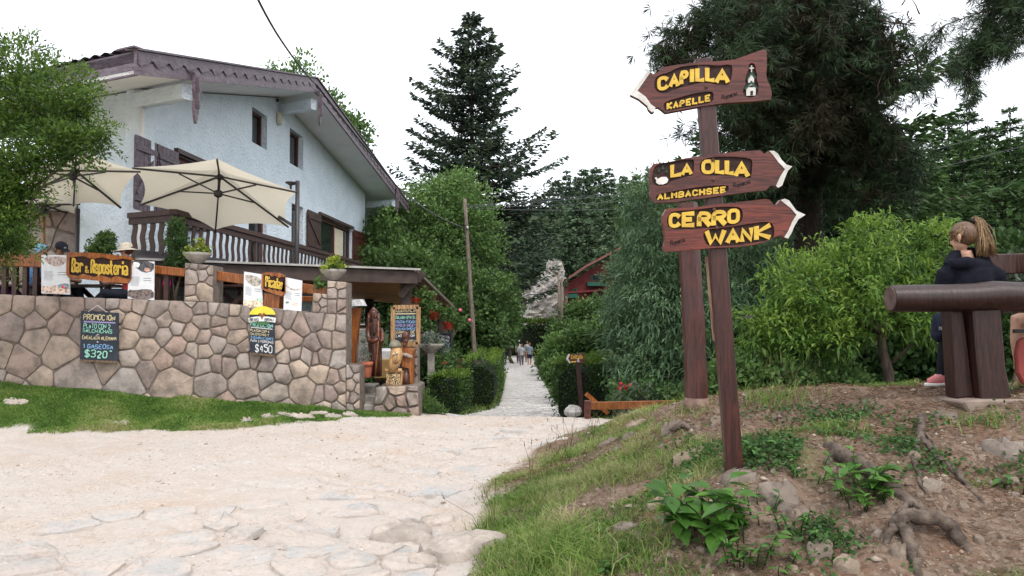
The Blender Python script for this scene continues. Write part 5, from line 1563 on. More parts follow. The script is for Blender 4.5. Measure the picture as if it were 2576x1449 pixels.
MB().prism([cp_(x, y, .007) for x, y in ((1436, 909), (1449, 908), (1449, 911), (1437, 912))], Vector((0, .004, 0))).build('underline', M_YELLOW, cb_)
MB().prism([cp_(x, y, .007) for x, y in ((1453, 902), (1456, 901), (1457, 907), (1459, 911), (1453, 911), (1451, 908))], Vector((0, .004, 0))).build('waterfall_emblem', M_SWHITE, cb_)

# ------------------------------------------------------------------ chalkboards
def frame_from(tl, tr, bl, Z, off=0.0):
    a, b, c = at(*tl, Z), at(*tr, Z), at(*bl, Z)
    r = (b - a); u = (a - c)
    return c, r, u, Vector((0, -1, 0))
def board_local(name, tl, tr, br, bl, Z, label, cat='chalkboard', mat=M_SLATE, th=.03, edge=.012, edgem=None):
    t = thing(name, tuple(at((bl[0] + br[0]) / 2, bl[1], Z)), label, cat)
    q = [at(*p, Z) for p in (tl, tr, br, bl)]
    MB().prism(q, Vector((0, th, 0))).build('slate', mat, t)
    c = q[3]; w = (q[2] - q[3]).length; h = (q[0] - q[3]).length
    r = (q[2] - q[3]).normalized(); u = (q[0] - q[3]).normalized()
    if edgem:
        for a, b in ((0, 1), (1, 2), (2, 3), (3, 0)):
            MB().bar(q[a] + Vector((0, -.004, 0)), q[b] + Vector((0, -.004, 0)), edge, th + .02, up=(0, 1, 0)).build('frame_side', edgem, t)
    n = r.cross(u); n = n if n.y < 0 else -n
    return t, (c + Vector((0, -.003, 0)), r, u, n), w, h
ZC = WZ - .10
M_EDGE = wood('rough_board_edge', (.16, .10, .055), (.08, .05, .03))
t, fr_, w, h = board_local('chalkboard', (204, 782), (297, 787), (296, 910), (201, 906), ZC, 'chalkboard offering a plate for 320 hanging at the left of the wall')
def rows(t, fr_, w, h, lst):
    for (s, x0, yb, x1, hh, m_) in lst: chalk_fit(t, s, fr_, x0 * w, (1 - yb) * h, x1 * w, hh * h, m_, w=hh * h * .15)
rows(t, fr_, w, h, [('PROMOCION', .07, .17, .93, .105, M_CHALKY), ('PLATO CON 2', .08, .34, .80, .085, M_CHALKG), ('SALCHICHAS', .06, .43, .85, .07, M_CHALKG), ('+', .42, .49, .52, .045, M_CHALK), ('ENSALADA ALEMANA', .05, .57, .97, .075, M_CHALKY), ('+', .42, .64, .52, .045, M_CHALK), ('1 GASEOSA', .07, .75, .90, .085, M_CHALKB), ('$320"', .13, .93, .92, .14, M_CHALKG)])
mb = MB(); mb.fix = False
stroke(mb, [(.08 * w + .84 * w * i / 30, .785 * h + .012 * h * (1 if i % 2 else -1)) for i in range(31)], .012, lambda a, b, c: fr_[0] + fr_[1] * a + fr_[2] * b + fr_[3] * c, .0012)
mb.build('chalk_wave', M_CHALKP, t)
q = at(245, 768, ZC)
mb = MB(); mb.tube([at(222, 784, ZC), q], .004, 5); mb.tube([q, at(268, 785, ZC)], .004, 5); mb.build('hanging_cord', M_CHALK, t)
MB().bar(at(201, 907, ZC - .01), at(296, 911, ZC - .01), .02, .03).build('bottom_edge', M_EDGE, t)

t, fr_, w, h = board_local('chalkboard', (628, 785), (690, 796), (690, 893), (629, 887), ZC, 'chalkboard with beer emblem offering a platter for 450')
rows(t, fr_, w, h, [('PROMOCION', .03, .34, .97, .09, M_CHALKG), ('PLATON CON 4', .03, .47, .82, .06, M_CHALKY), ('SALCHICHAS Y', .03, .555, .80, .055, M_CHALKY), ('3 GUARNICIONES', .03, .645, .98, .058, M_CHALKB), ('PARA 2 PERSONAS', .03, .725, .98, .058, M_CHALK), ('$450', .22, .95, .95, .17, M_CHALK)])
mb = MB(); mb.fix = False
stroke(mb, [(.04 * w + .9 * w * i / 30, .63 * h + .008 * h * (1 if i % 2 else -1)) for i in range(31)], .009, lambda a, b, c: fr_[0] + fr_[1] * a + fr_[2] * b + fr_[3] * c, .0012)
mb.build('chalk_wave', M_CHALK, t)
# emblem: yellow over green disc with a white ribbon and a brown bird
ec = at(660, 795, ZC); er = .17
def disc(a0, a1, rx, rz, h_, dz=0.0, k=20): return [ec + Vector((math.cos(a0 + (a1 - a0) * i / k) * rx, -h_, dz + math.sin(a0 + (a1 - a0) * i / k) * rz)) for i in range(k + 1)]
MB().prism(disc(.15, math.pi - .15, .20, .15, .012), Vector((0, .03, 0))).build('emblem_sky', plain('emblem_yellow', (.75, .62, .06)), t)
MB().prism(disc(math.pi + .1, 2 * math.pi - .1, .15, .12, .012, -.02), Vector((0, .03, 0))).build('emblem_field', plain('emblem_green', (.06, .16, .07)), t)
rib = [ec + Vector((x, -.016, z)) for x, z in ((-.21, -.03), (-.1, -.01), (0, -.005), (.1, -.01), (.21, -.03), (.20, -.10), (.1, -.085), (0, -.08), (-.1, -.085), (-.20, -.10))]
MB().prism(rib, Vector((0, .02, 0))).build('emblem_ribbon', plain('emblem_white', (.78, .78, .76)), t)
MB().prism([ec + Vector((x, -.020, z)) for x, z in ((-.06, .035), (-.02, .05), (0, .02), (.02, .05), (.06, .03), (.015, -.02), (.0, -.06), (-.015, -.02))], Vector((0, .004, 0))).build('emblem_bird', plain('emblem_brown', (.25, .09, .03)), t)
chalk_fit(t, 'BERG', (ec + Vector((-.185, -.0185, -.078)), Vector((1, 0, 0)), Vector((0, 0, 1)), Vector((0, -1, 0))), 0, 0, .14, .042, M_INK, w=.009, jitter=0, slant=0, name='lettering')
chalk_fit(t, 'BRAU', (ec + Vector((.045, -.0185, -.078)), Vector((1, 0, 0)), Vector((0, 0, 1)), Vector((0, -1, 0))), 0, 0, .14, .042, M_INK, w=.009, jitter=0, slant=0, name='lettering')
mb = MB()
for dx in (.112, .128): mb.box(ec + Vector((dx, -.019, -.028)), (.007, .002, .007))
mb.build('lettering', M_INK, t)
MB().bar(at(629, 889, ZC - .01), at(690, 895, ZC - .01), .02, .03).build('bottom_edge', M_EDGE, t)

BRD = 12.75
t, fr_, w, h = board_local('menu_board', (989, 773), (1053, 772), (1052, 866), (989, 867), BRD, 'large wood-framed menu blackboard headed Sugerencia on the pier', edge=.07, edgem=wood('light_log_frame', (.34, .20, .09), (.2, .11, .05)))
rows(t, fr_, w, h, [('SUGERENCIA', .05, .13, .95, .085, M_CHALKY), ('GOULASH-SPATZLE', .04, .31, .98, .07, M_CHALKG), ('TRUCHA-PICADAS', .08, .43, .98, .07, M_CHALKB), ('RAVIOLES-OMELETTE', .08, .52, .98, .062, M_CHALKP), ('ENSALADA SANDWICH', .06, .61, .98, .062, M_CHALKB), ('CERVEZA DE', .05, .71, .88, .075, M_CHALKY), ('ELABORACION', .05, .80, .86, .062, M_CHALK), ('PROPIA', .5, .95, .94, .075, M_CHALKY)])
mb = MB(); mb.fix = False
stroke(mb, [(.06 * w + .88 * w * i / 30, .82 * h + .008 * h * (1 if i % 2 else -1)) for i in range(31)], .011, lambda a, b, c: fr_[0] + fr_[1] * a + fr_[2] * b + fr_[3] * c, .0012)
mb.build('chalk_wave', M_CHALKY, t)
t, fr_, w, h = board_local('chalkboard', (1098, 837), (1136, 840), (1136, 892), (1102, 888), 17.0, 'small dark chalkboard among the plants past the porch', edge=.03, edgem=M_METAL)
rows(t, fr_, w, h, [('REPONE TUS', .04, .2, .96, .11, M_CHALK), ('ENERGIAS', .06, .38, .9, .11, M_CHALK), ('JUGO DE', .15, .53, .8, .08, M_CHALKB), ('NARANJA', .1, .65, .9, .08, M_CHALKB), ('TOSTADO', .1, .82, .85, .08, M_CHALKB), ('$180', .25, .97, .85, .1, M_CHALK)])

# ------------------------------------------------------------------ carved orange boards above the wall
def carved(name, pts, Z, text, box, label, th=.06, mat=M_ORANGE, stroke_w=.165):
    t = thing(name, tuple(at(sum(p[0] for p in pts) / len(pts), max(p[1] for p in pts), Z)), label, 'sign')
    o3 = [at(*p, Z) for p in pts]
    x0, y0, x1, y1, hpx_ = box
    hm = hpx_ / F * Z
    a, b = at(x0, y0, Z), at(x1, y1, Z)
    pad = hm * .22
    rec = [a + Vector((-pad, 0, -pad)), b + Vector((pad, 0, -pad)), b + Vector((pad, 0, hm + pad * .8)), a + Vector((-pad, 0, hm + pad * .8))]
    rec = [a.lerp(b, i / 10) + Vector((0, 0, -pad * (1.0 + .5 * math.sin(i * 2.1)))) for i in range(11)] + [b.lerp(a, i / 10) + Vector((0, 0, hm + pad * (.7 + .4 * math.sin(i * 1.7)))) for i in range(11)]
    rec[0].x -= pad; rec[10].x += pad; rec[11].x += pad; rec[21].x -= pad
    m = MB()
    m.prism(o3, Vector((0, .018, 0)), [rec])
    m.prism([p + Vector((0, .0185, 0)) for p in o3], Vector((0, th, 0)))
    bd = m.build('board', mat, t)
    MB().sheet([p + Vector((0, .015, 0)) for p in rec]).build('carved_recess', M_RECESS, t)
    r = (b - a)
    lw = r.length / line_w(text, hm)
    x = 0
    tot = line_w(text, 1.0)
    for ch in text:
        adv = .62 * 1.369 if ch != ' ' else .62 * .7
        if ch in 'iI': adv -= .62 * .35
        lt = MB()
        for j, p in enumerate(glyph(ch)):
            k = .5 if ch == '&' else 1.0
            q = smooth_line([((x + (.62 * px if ch not in 'iI' else .2 + .1 * px)) / tot, hm * py * k) for px, py in p], 1)
            q = [(u_ * r.length, v_) for u_, v_ in q]
            stroke(lt, q, hm * stroke_w * .72 * (.6 if ch == '&' else 1), lambda u_, v_, d_: a + r.normalized() * u_ + Vector((0, .014 - d_, v_)), .012, flare=.15, lift=.0006 * j, ext=.004)
        if lt.v: lt.build('letter', M_YELLOW, t)
        x += adv
    return t
SBZ = WZ - .05
carved('carved_sign', [(168, 634), (240, 636), (322, 645), (330, 650), (328, 700), (320, 713), (240, 706), (172, 698), (166, 690)], SBZ, 'Bar & Reposteria', (181, 683, 322, 692, 33), 'orange carved wooden sign reading Bar and Reposteria on the terrace railing')
carved('carved_sign', [(659, 688), (668, 685), (700, 686), (716, 694), (717, 738), (708, 745), (670, 733), (657, 726)], SBZ, 'Picadas', (668, 720, 712, 728, 25), 'small orange carved sign reading Picadas over the wall')
ps = thing('sign_stand', tuple(at(690, 775, WZ + .2)), 'orange wooden pedestal holding up the Picadas sign', 'stand')
MB().prism([at(664, 737, WZ + .02), at(704, 745, WZ + .02), at(700, 785, WZ + .02), at(662, 783, WZ + .02)], Vector((0, .25, 0))).build('pedestal', M_ORANGE, ps)

# printed menu panels leaning on the railing
def menu_panel(tl, tr, br, bl, Z, label, blobs, dark=False):
    t = thing('menu_poster', tuple(at(bl[0], bl[1], Z)), label, 'menu')
    q = [at(*p, Z) for p in (tl, tr, br, bl)]
    MB().prism(q, Vector((0, .02, 0))).build('panel', plain('white_printed_panel', (.72, .73, .75), .35), t)
    def X(u_, v_, h_=.002):
        a = q[0].lerp(q[1], u_); b = q[3].lerp(q[2], u_)
        return a.lerp(b, v_) + Vector((0, -h_, 0))
    for k, (poly, col) in enumerate(blobs):
        c = chaikin(poly, .25)
        MB().sheet([X(u_, v_, .002 + .0006 * k) for u_, v_ in c]).build('printed_picture', surf('menu_print_%d%d%d' % tuple(int(v_ * 99) for v_ in col), col, tuple(min(1, v_ * 2.2 + .05) for v_ in col), sc=22, rough=.4, bmp=0, lo=.45, hi=.6), t)
    m = MB(); m.fix = False
    for i in range(9):
        v_ = .42 + i * .028
        m.add([X(.1, v_), X(.1 + random.uniform(.25, .42), v_), X(.4, v_ + .008), X(.1, v_ + .008)], [(0, 1, 2, 3)])
    for i in range(2):
        v_ = .44 + .06 * i
        m.add([X(.58, v_), X(.9, v_ - .01), X(.88, v_ + .012), X(.6, v_ + .014)], [(0, 1, 2, 3)])
    m.build('printed_text', plain('grey_print', (.25, .26, .30)), t)
wave = lambda a, b: [(0, a), (.3, a + .02), (.6, a - .04), (1, a - .02), (1, b), (0, b)]
menu_panel((104, 641), (172, 642), (176, 741), (104, 738), WZ - .01, 'white printed menu panel with a cup of cream left of the bar sign', [([(.05, .05), (.9, .03), (.9, .2), (.6, .32), (.2, .22)], (.22, .17, .15)), (wave(.80, .99), (.34, .25, .2)), ([(.55, .76), (.98, .7), (.98, .86), (.6, .84)], (.10, .14, .16)), ([(.72, .78), (.82, .76), (.84, .85), (.74, .86)], (.5, .03, .04))])
menu_panel((324, 655), (388, 658), (387, 755), (321, 751), WZ - .01, 'menu panel with black top and coffee cups right of the bar sign', [([(0, 0), (1, 0), (1, .24), (.6, .32), (.2, .14)], (.03, .03, .035)), ([(.15, .03), (.45, .05), (.4, .18), (.18, .16)], (.6, .6, .58)), ([(.6, .18), (.85, .16), (.86, .26), (.65, .28)], (.28, .16, .13)), (wave(.76, .995), (.07, .05, .045))])
menu_panel((614, 683), (658, 690), (661, 778), (612, 772), WZ - .01, 'narrow menu panel with dessert photos left of the Picadas sign', [([(.05, .05), (.95, .1), (.95, .3), (.6, .4), (.1, .26)], (.20, .18, .15)), (wave(.80, .98), (.40, .30, .22)), ([(.7, .7), (.98, .68), (.98, .76), (.75, .8)], (.2, .3, .22))])
menu_panel((716, 697), (760, 706), (758, 783), (713, 780), WZ - .01, 'menu panel with sushi photos right of the Picadas sign', [([(0, .25), (.5, .4), (1, .28), (1, .24), (.5, .34), (0, .2)], (.25, .22, .2)), ([(.1, .74), (.3, .72), (.3, .78), (.12, .8)], (.12, .16, .10)), ([(.45, .76), (.95, .74), (.95, .82), (.5, .84)], (.5, .34, .28))])
# ------------------------------------------------------------------ parasols
def parasol(hub, apex, tips, foot, label, vent=None, lower=None):
    """hexagonal parasol: hub where the ribs meet, sagging panels between the ribs"""
    t = thing('parasol', tuple(foot), label, 'parasol', 'cream parasols on the terrace')
    m = MB(); m.fix = False
    c = Vector(apex)
    n = len(tips)
    K = 8
    for i in range(n):
        a, b = tips[i], tips[(i + 1) % n]
        P = []
        for u in range(K + 1):
            s_ = u / K
            row = []
            for v in range(K + 1):
                q = v / K
                edge = a.lerp(b, q)
                mid = (a + b) / 2
                sag = 4 * q * (1 - q)
                edge = edge + (c - mid) * .10 * sag + Vector((0, 0, -.015 * sag))
                p = c.lerp(edge, s_)
                p = p + Vector((0, 0, -.10 * sag * math.sin(math.pi * s_) * .6))
                row.append(p)
            P.append(row)
        m.grid(P)
    cv = m.build('canopy', M_CANVAS, t, smooth=True)
    rm = Vector((0, 0, -.03))
    for i in range(n):
        MB().bar(hub + rm, tips[i] + rm * .5, .028, .03).build('rib', M_METAL, t)
    low = Vector(lower)
    for i in range(n):
        q = hub.lerp(tips[i], .48) + rm * 1.3
        MB().bar(low, q, .022, .024).build('strut', M_METAL, t)
    MB().lathe(low, [(.03, -.07), (.075, -.04), (.075, .04), (.04, .06)], 10).build('runner_hub', M_METAL, t, smooth=True)
    MB().lathe(hub + Vector((0, 0, -.05)), [(.03, -.04), (.07, -.02), (.07, .03), (.03, .06)], 10).build('top_hub', M_METAL, t, smooth=True)
    MB().tube([low + Vector((0, 0, -.05)), hub], .026, 8).build('upper_mast', M_METAL, t, smooth=True)
    return t
tips = [at(546, 399, 12.2), at(332, 421, 12.9), at(353, 514, 14.3), at(542, 578, 15.0), at(726, 570, 14.3), at(748, 482, 12.9)]
foot = Vector((-3.95, 14.2, TZ))
t = parasol(at(553, 440, 13.6), at(553, 425, 13.6), tips, foot, 'open cream parasol with six dark ribs above the stone pillar', lower=at(549, 487, 13.5))
MB().tube([foot, Vector((foot.x, foot.y, at(745, 455, 14.2).z))], .04, 10).build('side_mast', M_METAL, t, smooth=True)
MB().bar(Vector((foot.x, foot.y, at(745, 574, 14.2).z)), at(700, 545, 14.0), .035, .05).build('lower_arm', M_METAL, t)
p = Vector((foot.x, foot.y, at(745, 462, 14.2).z))
mb = MB(); mb.tube([p, p + Vector((-.02, 0, .0)), p + Vector((-.12, -.02, -.02))], .018, 6); mb.lathe(p + Vector((-.12, -.02, -.02)), [(.02, -.10), (.02, -.02), (.10, .03), (.10, .045), (.02, .05)], 12)
mb.build('lamp_dish', M_METAL, t, smooth=True)
tips = [at(192, 372, 11.9), at(40, 430, 12.4), at(58, 492, 14.0), at(185, 516, 14.6), at(304, 521, 14.0), at(352, 430, 12.3)]
t = parasol(at(190, 425, 13.2), at(190, 405, 13.2), tips, Vector((-8.1, 14.4, TZ)), 'open cream parasol half hidden behind the leafy tree', lower=at(183, 444, 13.1))
MB().tube([Vector((-8.1, 14.4, TZ)), Vector((-8.1, 14.4, 3.6))], .04, 10).build('side_mast', M_METAL, t, smooth=True)
tips = [at(120, 500, 14.2), at(30, 508, 14.6), at(20, 548, 16), at(110, 552, 16.4), at(192, 543, 16), at(200, 512, 14.6)]
t = parasol(at(110, 512, 15.3), at(110, 498, 15.3), tips, Vector((-9.2, 15.3, TZ)), 'lower cream parasol in front of the stone annex', lower=at(110, 530, 15.2))
MB().tube([Vector((-9.23, 15.3, TZ)), at(110, 520, 15.3)], .03, 8).build('mast', wood('pale_wood_mast', (.3, .14, .05), (.2, .08, .03)), t, smooth=True)

# ------------------------------------------------------------------ terrace railing, tables, chairs, planters
def beam_thing(name, a, b, w, h, mat, label, cat, posts=()):
    t = thing(name, tuple(a), label, cat)
    MB().bar(a, b, w, h, bev=.01).build('rail', mat, t)
    for p in posts:
        MB().bar(p, Vector((p.x, p.y, TZ)), .07, .07, up=(0, 1, 0)).build('baluster', M_DARKW, t)
    return t
RZ = WZ + .2
beam_thing('terrace_rail', at(-60, 650, RZ), at(168, 660, RZ), .1, .2, M_ORANGE, 'orange wooden rail left of the bar sign', 'railing', [at(x, 662, RZ + .03) for x in (14, 40, 66, 92, 118, 145)])
beam_thing('terrace_rail', at(330, 672, RZ), at(468, 686, RZ), .1, .13, M_ORANGE, 'orange wooden rail between the bar sign and first pillar', 'railing', [at(400, 686, RZ + .03), at(420, 686, RZ + .03)])
beam_thing('terrace_rail', at(536, 692, RZ), at(826, 734, RZ), .1, .15, M_ORANGE, 'orange wooden rail between the two stone pillars', 'railing', [])
beam_thing('terrace_rail', at(745, 752, RZ + .5), at(800, 752, RZ + .5), .08, .09, M_ORANGE, 'short lower orange rail beside the second pillar', 'railing')
def folding_table(c, label, rot=0.0):
    t = thing('folding_table', tuple(c), label, 'table', 'folding tables on the terrace')
    R_ = Matrix.Rotation(rot, 3, 'Z')
    for k in range(5):
        MB().box(c + R_ @ Vector((0, -.34 + .17 * k, .74)), (.95, .155, .03), R_).build('top_slat', M_DARKW, t)
    for y in (-.3, .3):
        for s_ in (-1, 1):
            MB().bar(c + R_ @ Vector((-.38 * s_, y + .03 * s_, 0)), c + R_ @ Vector((.38 * s_, y + .03 * s_, .72)), .05, .07).build('leg', M_DARKW, t)
    return t
def chair(c, rot, label, mat=None):
    mat = mat or M_DARKW
    t = thing('wooden_chair', tuple(c), label, 'chair', 'wooden chairs on the terrace')
    R_ = Matrix.Rotation(rot, 3, 'Z')
    MB().box(c + R_ @ Vector((0, 0, .45)), (.42, .42, .04), R_).build('seat', mat, t)
    for x in (-.18, .18):
        for y in (-.18, .18):
            MB().bar(c + R_ @ Vector((x, y, 0)), c + R_ @ Vector((x, y, .43 if y < 0 else .92)), .04, .04, up=(0, 1, 0)).build('leg', mat, t)
    for k in range(3):
        MB().bar(c + R_ @ Vector((-.16, .18, .56 + .14 * k)), c + R_ @ Vector((.16, .18, .56 + .14 * k)), .02, .08).build('back_slat', mat, t)
    return t
def tp_(x, Z): p = at(x, 800, Z); return Vector((p.x, Z, TZ))
folding_table(tp_(238, 12.95), 'dark folding table with crossed legs under the bar sign')
folding_table(tp_(590, 13.1), 'dark folding table with crossed legs between the pillars')
folding_table(tp_(60, 13.0), 'dark folding table behind the rail at the left edge')
chair(tp_(135, 12.85), 1.6, 'dark chair beside the white menu panel')
chair(tp_(410, 13.1), 2.4, 'dark chair next to the first stone pillar')
chair(tp_(640, 13.3), 2.9, 'dark chair behind the Picadas sign')
def planter(c, r, label, cols=(L_YEL, L_LIGHT)):
    """shallow concrete bowl with a low plant"""
    t = thing('bowl_planter', tuple(c), label, 'planter', 'stone bowl planters')
    MB().lathe(c, [(r * .3, 0), (r * .34, .01), (r * .62, .06), (r * .92, .13), (r * 1.0, .17), (r * .94, .175), (r * .8, .15), (.01, .14)], 18).build('bowl', M_CONC, t, smooth=True)
    q, v = crown_quads([(tuple(c + Vector((0, 0, .20))), (r * .8, r * .8, .06), 1), (tuple(c + Vector((r * .1, 0, .27))), (r * .3, r * .3, .1), .7)], 26, 12, .04, .06, .045)
    tag(obj_from(quads_mesh('foliage', q, v, ORG[t.name]), 'foliage', cols[0], t), kind='stuff')
    return t
planter(at(496, 664, WZ + .18), .22, 'shallow stone bowl with yellow flowers on the first pillar')
p2t = planter(at(838, 706, WZ + .18), .21, 'shallow stone bowl with trailing plant on the second pillar')
q, v = crown_quads([(tuple(at(845, 677, WZ + .18)), (.1, .1, .09), 1), (tuple(at(806, 712, WZ + .1)), (.07, .07, .06), .5)], 26, 12, .035, .06, .05)
tag(obj_from(quads_mesh('trailing_foliage', q, v, ORG[p2t.name]), 'trailing_foliage', L_LIGHT, p2t), kind='stuff')
leafy('potted_cypress', tuple(tp_(447, 12.7)), [B(447, 610, 12.7, 26, 50), B(447, 650, 12.7, 28, 40), B(445, 580, 12.7, 14, 25, w=.4)], L_CEDAR, 'dark narrow cypress beside the first stone pillar', 'shrub', 150, 22, .035, .07, .02, trunk=.03, top=at(447, 600, 12.7), up=.6)
leafy('potted_bush', tuple(tp_(258, 12.9)), [B(258, 612, 12.9, 26, 26), B(248, 630, 12.9, 26, 18), B(268, 598, 12.9, 14, 14, w=.5)], L_LIGHT, 'round fresh green bush behind the bar sign', 'shrub', 90, 22, .035, .06, .03, trunk=.025, top=at(258, 610, 12.9))
# pink bag behind the rail
bg = MB(); bg.blob(at(420, 715, 12.75), (.07, .05, .10), noise=.3)
tag(bg.build('pink_bag', plain('hot_pink_cloth', (.6, .02, .25)), smooth=True), 'small hot pink bag hanging behind the rail near the first pillar', 'bag')

# ------------------------------------------------------------------ carved wooden figures on the steps
M_CARVE = wood('polished_dark_carving', (.105, .035, .02), (.04, .013, .009), rough=.33, grain=(6, 6, 1.5), spec=.5)
M_CARVE2 = wood('orange_carving', (.30, .10, .025), (.16, .045, .012), rough=.38, spec=.45)
M_CARVE3 = wood('pale_carving', (.45, .27, .12), (.30, .16, .06), rough=.5)
def d6(zx, zy): return ((zx / 3.6225 + 1450) * .62891, (zy / 3.6225 + 1200) * .62891)
KZ = 12.75
def kp(zx, zy, Z=None): return at(*d6(zx, zy), KZ + ((Z if Z is not None else KZ) - KZ) * .85)
class MBS(MB):
    S = .57
    def tube(s, pts, rad, *a, **k): return MB.tube(s, pts, [r * s.S for r in rad] if hasattr(rad, '__len__') else rad * s.S, *a, **k)
    def blob(s, c, r, *a, **k): return MB.blob(s, c, [q * s.S for q in r] if hasattr(r, '__len__') else r * s.S, *a, **k)
    def lathe(s, c, prof, *a, **k): return MB.lathe(s, c, [(r * s.S, z * s.S) for r, z in prof], *a, **k)
class MBL(MBS): S = .78
mk = thing('carved_monk', tuple(kp(190, 1110)), 'dark carved wooden bearded man holding a long staff by the steps', 'statue')
sc_ = .62891 / 3.6225 / F * KZ                       # metres per zoom unit
def ring_loft(rows, mat, name, parent, Z=KZ, n=14, sub=1):
    """rows: (zx, zy, half width, half depth)"""
    m = MBS(); vs = []
    for (x, y, rx, ry) in rows:
        c = kp(x, y, Z)
        for k in range(n):
            a = 2 * math.pi * k / n
            vs.append(c + Vector((math.cos(a) * rx * sc_, math.sin(a) * ry * sc_, 0)))
    fs = [(i * n + k, i * n + (k + 1) % n, (i + 1) * n + (k + 1) % n, (i + 1) * n + k) for i in range(len(rows) - 1) for k in range(n)]
    fs += [tuple(range(n)), tuple(range((len(rows) - 1) * n, len(rows) * n))]
    m.add(vs, fs)
    return m.build(name, mat, parent, smooth=True, sub=sub)
ring_loft([(190, 1112, 95, 70), (190, 1090, 94, 70), (192, 900, 92, 65), (185, 780, 100, 65), (180, 640, 105, 65), (175, 500, 108, 62), (170, 400, 104, 58), (168, 345, 80, 50), (168, 310, 45, 40)], M_CARVE, 'robe', mk)
hd = ring_loft([(168, 330, 40, 38), (165, 290, 62, 50), (162, 240, 70, 58), (160, 190, 70, 60), (158, 150, 58, 50), (158, 128, 20, 18)], M_CARVE, 'head', mk)
# face: brow, nose, eye hollows, moustache, beard
f = MBS()
f.blob(kp(185, 245, KZ - .09), (.022, .03, .045)); f.blob(kp(185, 222, KZ - .085), (.085, .025, .014)); f.blob(kp(150, 236, KZ - .075), (.022, .018, .02)); f.blob(kp(215, 236, KZ - .075), (.022, .018, .02))
f.blob(kp(150, 262, KZ - .07), (.032, .025, .022)); f.blob(kp(212, 262, KZ - .07), (.028, .025, .022))
f.build('face', wood('lit_face_carving', (.16, .05, .026), (.07, .02, .012), rough=.35), hd, smooth=True)
bd = MBS()
bd.tube([kp(185, 280, KZ - .10), kp(182, 330, KZ - .12), kp(178, 390, KZ - .13), kp(172, 460, KZ - .14), kp(168, 520, KZ - .13)], [.07, .085, .08, .06, .02], 10, wob=.15)
bd.build('beard', surf('greyed_beard_carving', (.085, .05, .042), (.04, .02, .018), sc=10, stretch=(8, 8, 1)), mk, smooth=True)
hr = MBS()
for s_ in (-1, 1):
    hr.tube([kp(160 + s_ * 60, 190, KZ), kp(160 + s_ * 72, 280, KZ - .01), kp(160 + s_ * 74, 380, KZ - .02), kp(160 + s_ * 66, 450, KZ - .03)], [.05, .06, .055, .02], 8)
hr.tube([kp(100, 200, KZ), kp(160, 132, KZ - .03), kp(220, 195, KZ)], [.05, .07, .05], 8)
hr.build('hair', M_CARVE, mk, smooth=True)
ar = MBS()
ar.tube([kp(85, 400, KZ), kp(80, 520, KZ - .05), kp(110, 605, KZ - .12), kp(170, 590, KZ - .2), kp(235, 565, KZ - .24)], [.075, .085, .08, .065, .05], 9)
ar.tube([kp(262, 420, KZ), kp(285, 520, KZ - .05), kp(285, 600, KZ - .15), kp(250, 590, KZ - .22)], [.06, .07, .06, .05], 9)
ar.build('sleeve', M_CARVE, mk, smooth=True)
hn = MBS()
for k in range(4): hn.tube([kp(218, 545 + 14 * k, KZ - .25), kp(240, 541 + 14 * k, KZ - .275), kp(262, 546 + 14 * k, KZ - .25)], [.012, .014, .011], 6)
hn.tube([kp(222, 538, KZ - .26), kp(238, 520, KZ - .27)], [.012, .009], 6); hn.blob(kp(240, 572, KZ - .235), (.045, .03, .05))
hn.build('hand', M_CARVE, mk, smooth=True)
MBS().tube([kp(190, 1100, KZ - .2), kp(200, 920, KZ - .22), kp(222, 700, KZ - .25), kp(236, 500, KZ - .26), kp(226, 300, KZ - .2)], [.016, .018, .018, .018, .016], 7).build('staff', M_CARVE2, mk, smooth=True)
for k in range(7):
    x = 115 + k * 24
    MBS().tube([kp(x, 1095, KZ - .155 + .02 * abs(k - 3)), kp(x + 2, 900, KZ - .15 + .02 * abs(k - 3)), kp(x + 6, 760, KZ - .14 + .02 * abs(k - 3))], [.018, .014, .004], 6).build('robe_fold', M_CARVE, mk, smooth=True)

# carved sausage-shaped welcome figure with its text block
KZ2 = 12.4
sf = thing('carved_sign_figure', tuple(at(1000, 968, KZ2)), 'pale carved smiling face with hat on a block lettered Super Pancho Tiroles', 'statue')
def k2(zx, zy, h=0.0): return at(*d6(zx, zy), KZ2 - h * .57)
bk = MB().prism([k2(345, 1245), (k2(562, 1242)), k2(572, 1100), k2(568, 1040), k2(540, 1025), k2(365, 1030), k2(335, 1050), k2(340, 1110), k2(350, 1150), k2(335, 1180)], Vector((0, .22, 0))).build('text_block', M_CARVE3, sf, bevel=.01)
MB().sheet([k2(358, 1235, .004), k2(548, 1232, .004), k2(556, 1080, .004), k2(545, 1050, .004), k2(372, 1055, .004), k2(356, 1080, .004)]).build('dark_field', surf('burnt_field', (.10, .065, .04), (.06, .04, .025), sc=20), bk)
for i, (s_, yb) in enumerate((('SUPER', 1118), ('PANCHO', 1172), ('TIROLES', 1225))):
    a, b = k2(362, yb, .008), k2(546, yb - 3, .008)
    chalk_fit(bk, s_, (a, (b - a).normalized(), Vector((0, 0, 1)), Vector((0, -1, 0))), 0, 0, (b - a).length, .045, wood('raised_pale_letters', (.52, .38, .2), (.4, .27, .13)), w=.012, jitter=.02, slant=0, name='lettering')
m = MBL()
m.tube([k2(455, 1045, .0), k2(430, 1010, .03), k2(440, 950, .06), k2(475, 880, .06), k2(492, 800, .05), k2(488, 720, .03), k2(475, 680, 0)], [.035, .075, .11, .125, .13, .115, .06], 14)
fg = m.build('face', M_CARVE3, sf, smooth=True)
m = MBL()
m.blob(k2(478, 850, .27), (.03, .045, .055)); m.blob(k2(440, 990, .10), (.07, .05, .045))
m.build('nose', M_CARVE3, fg, smooth=True)
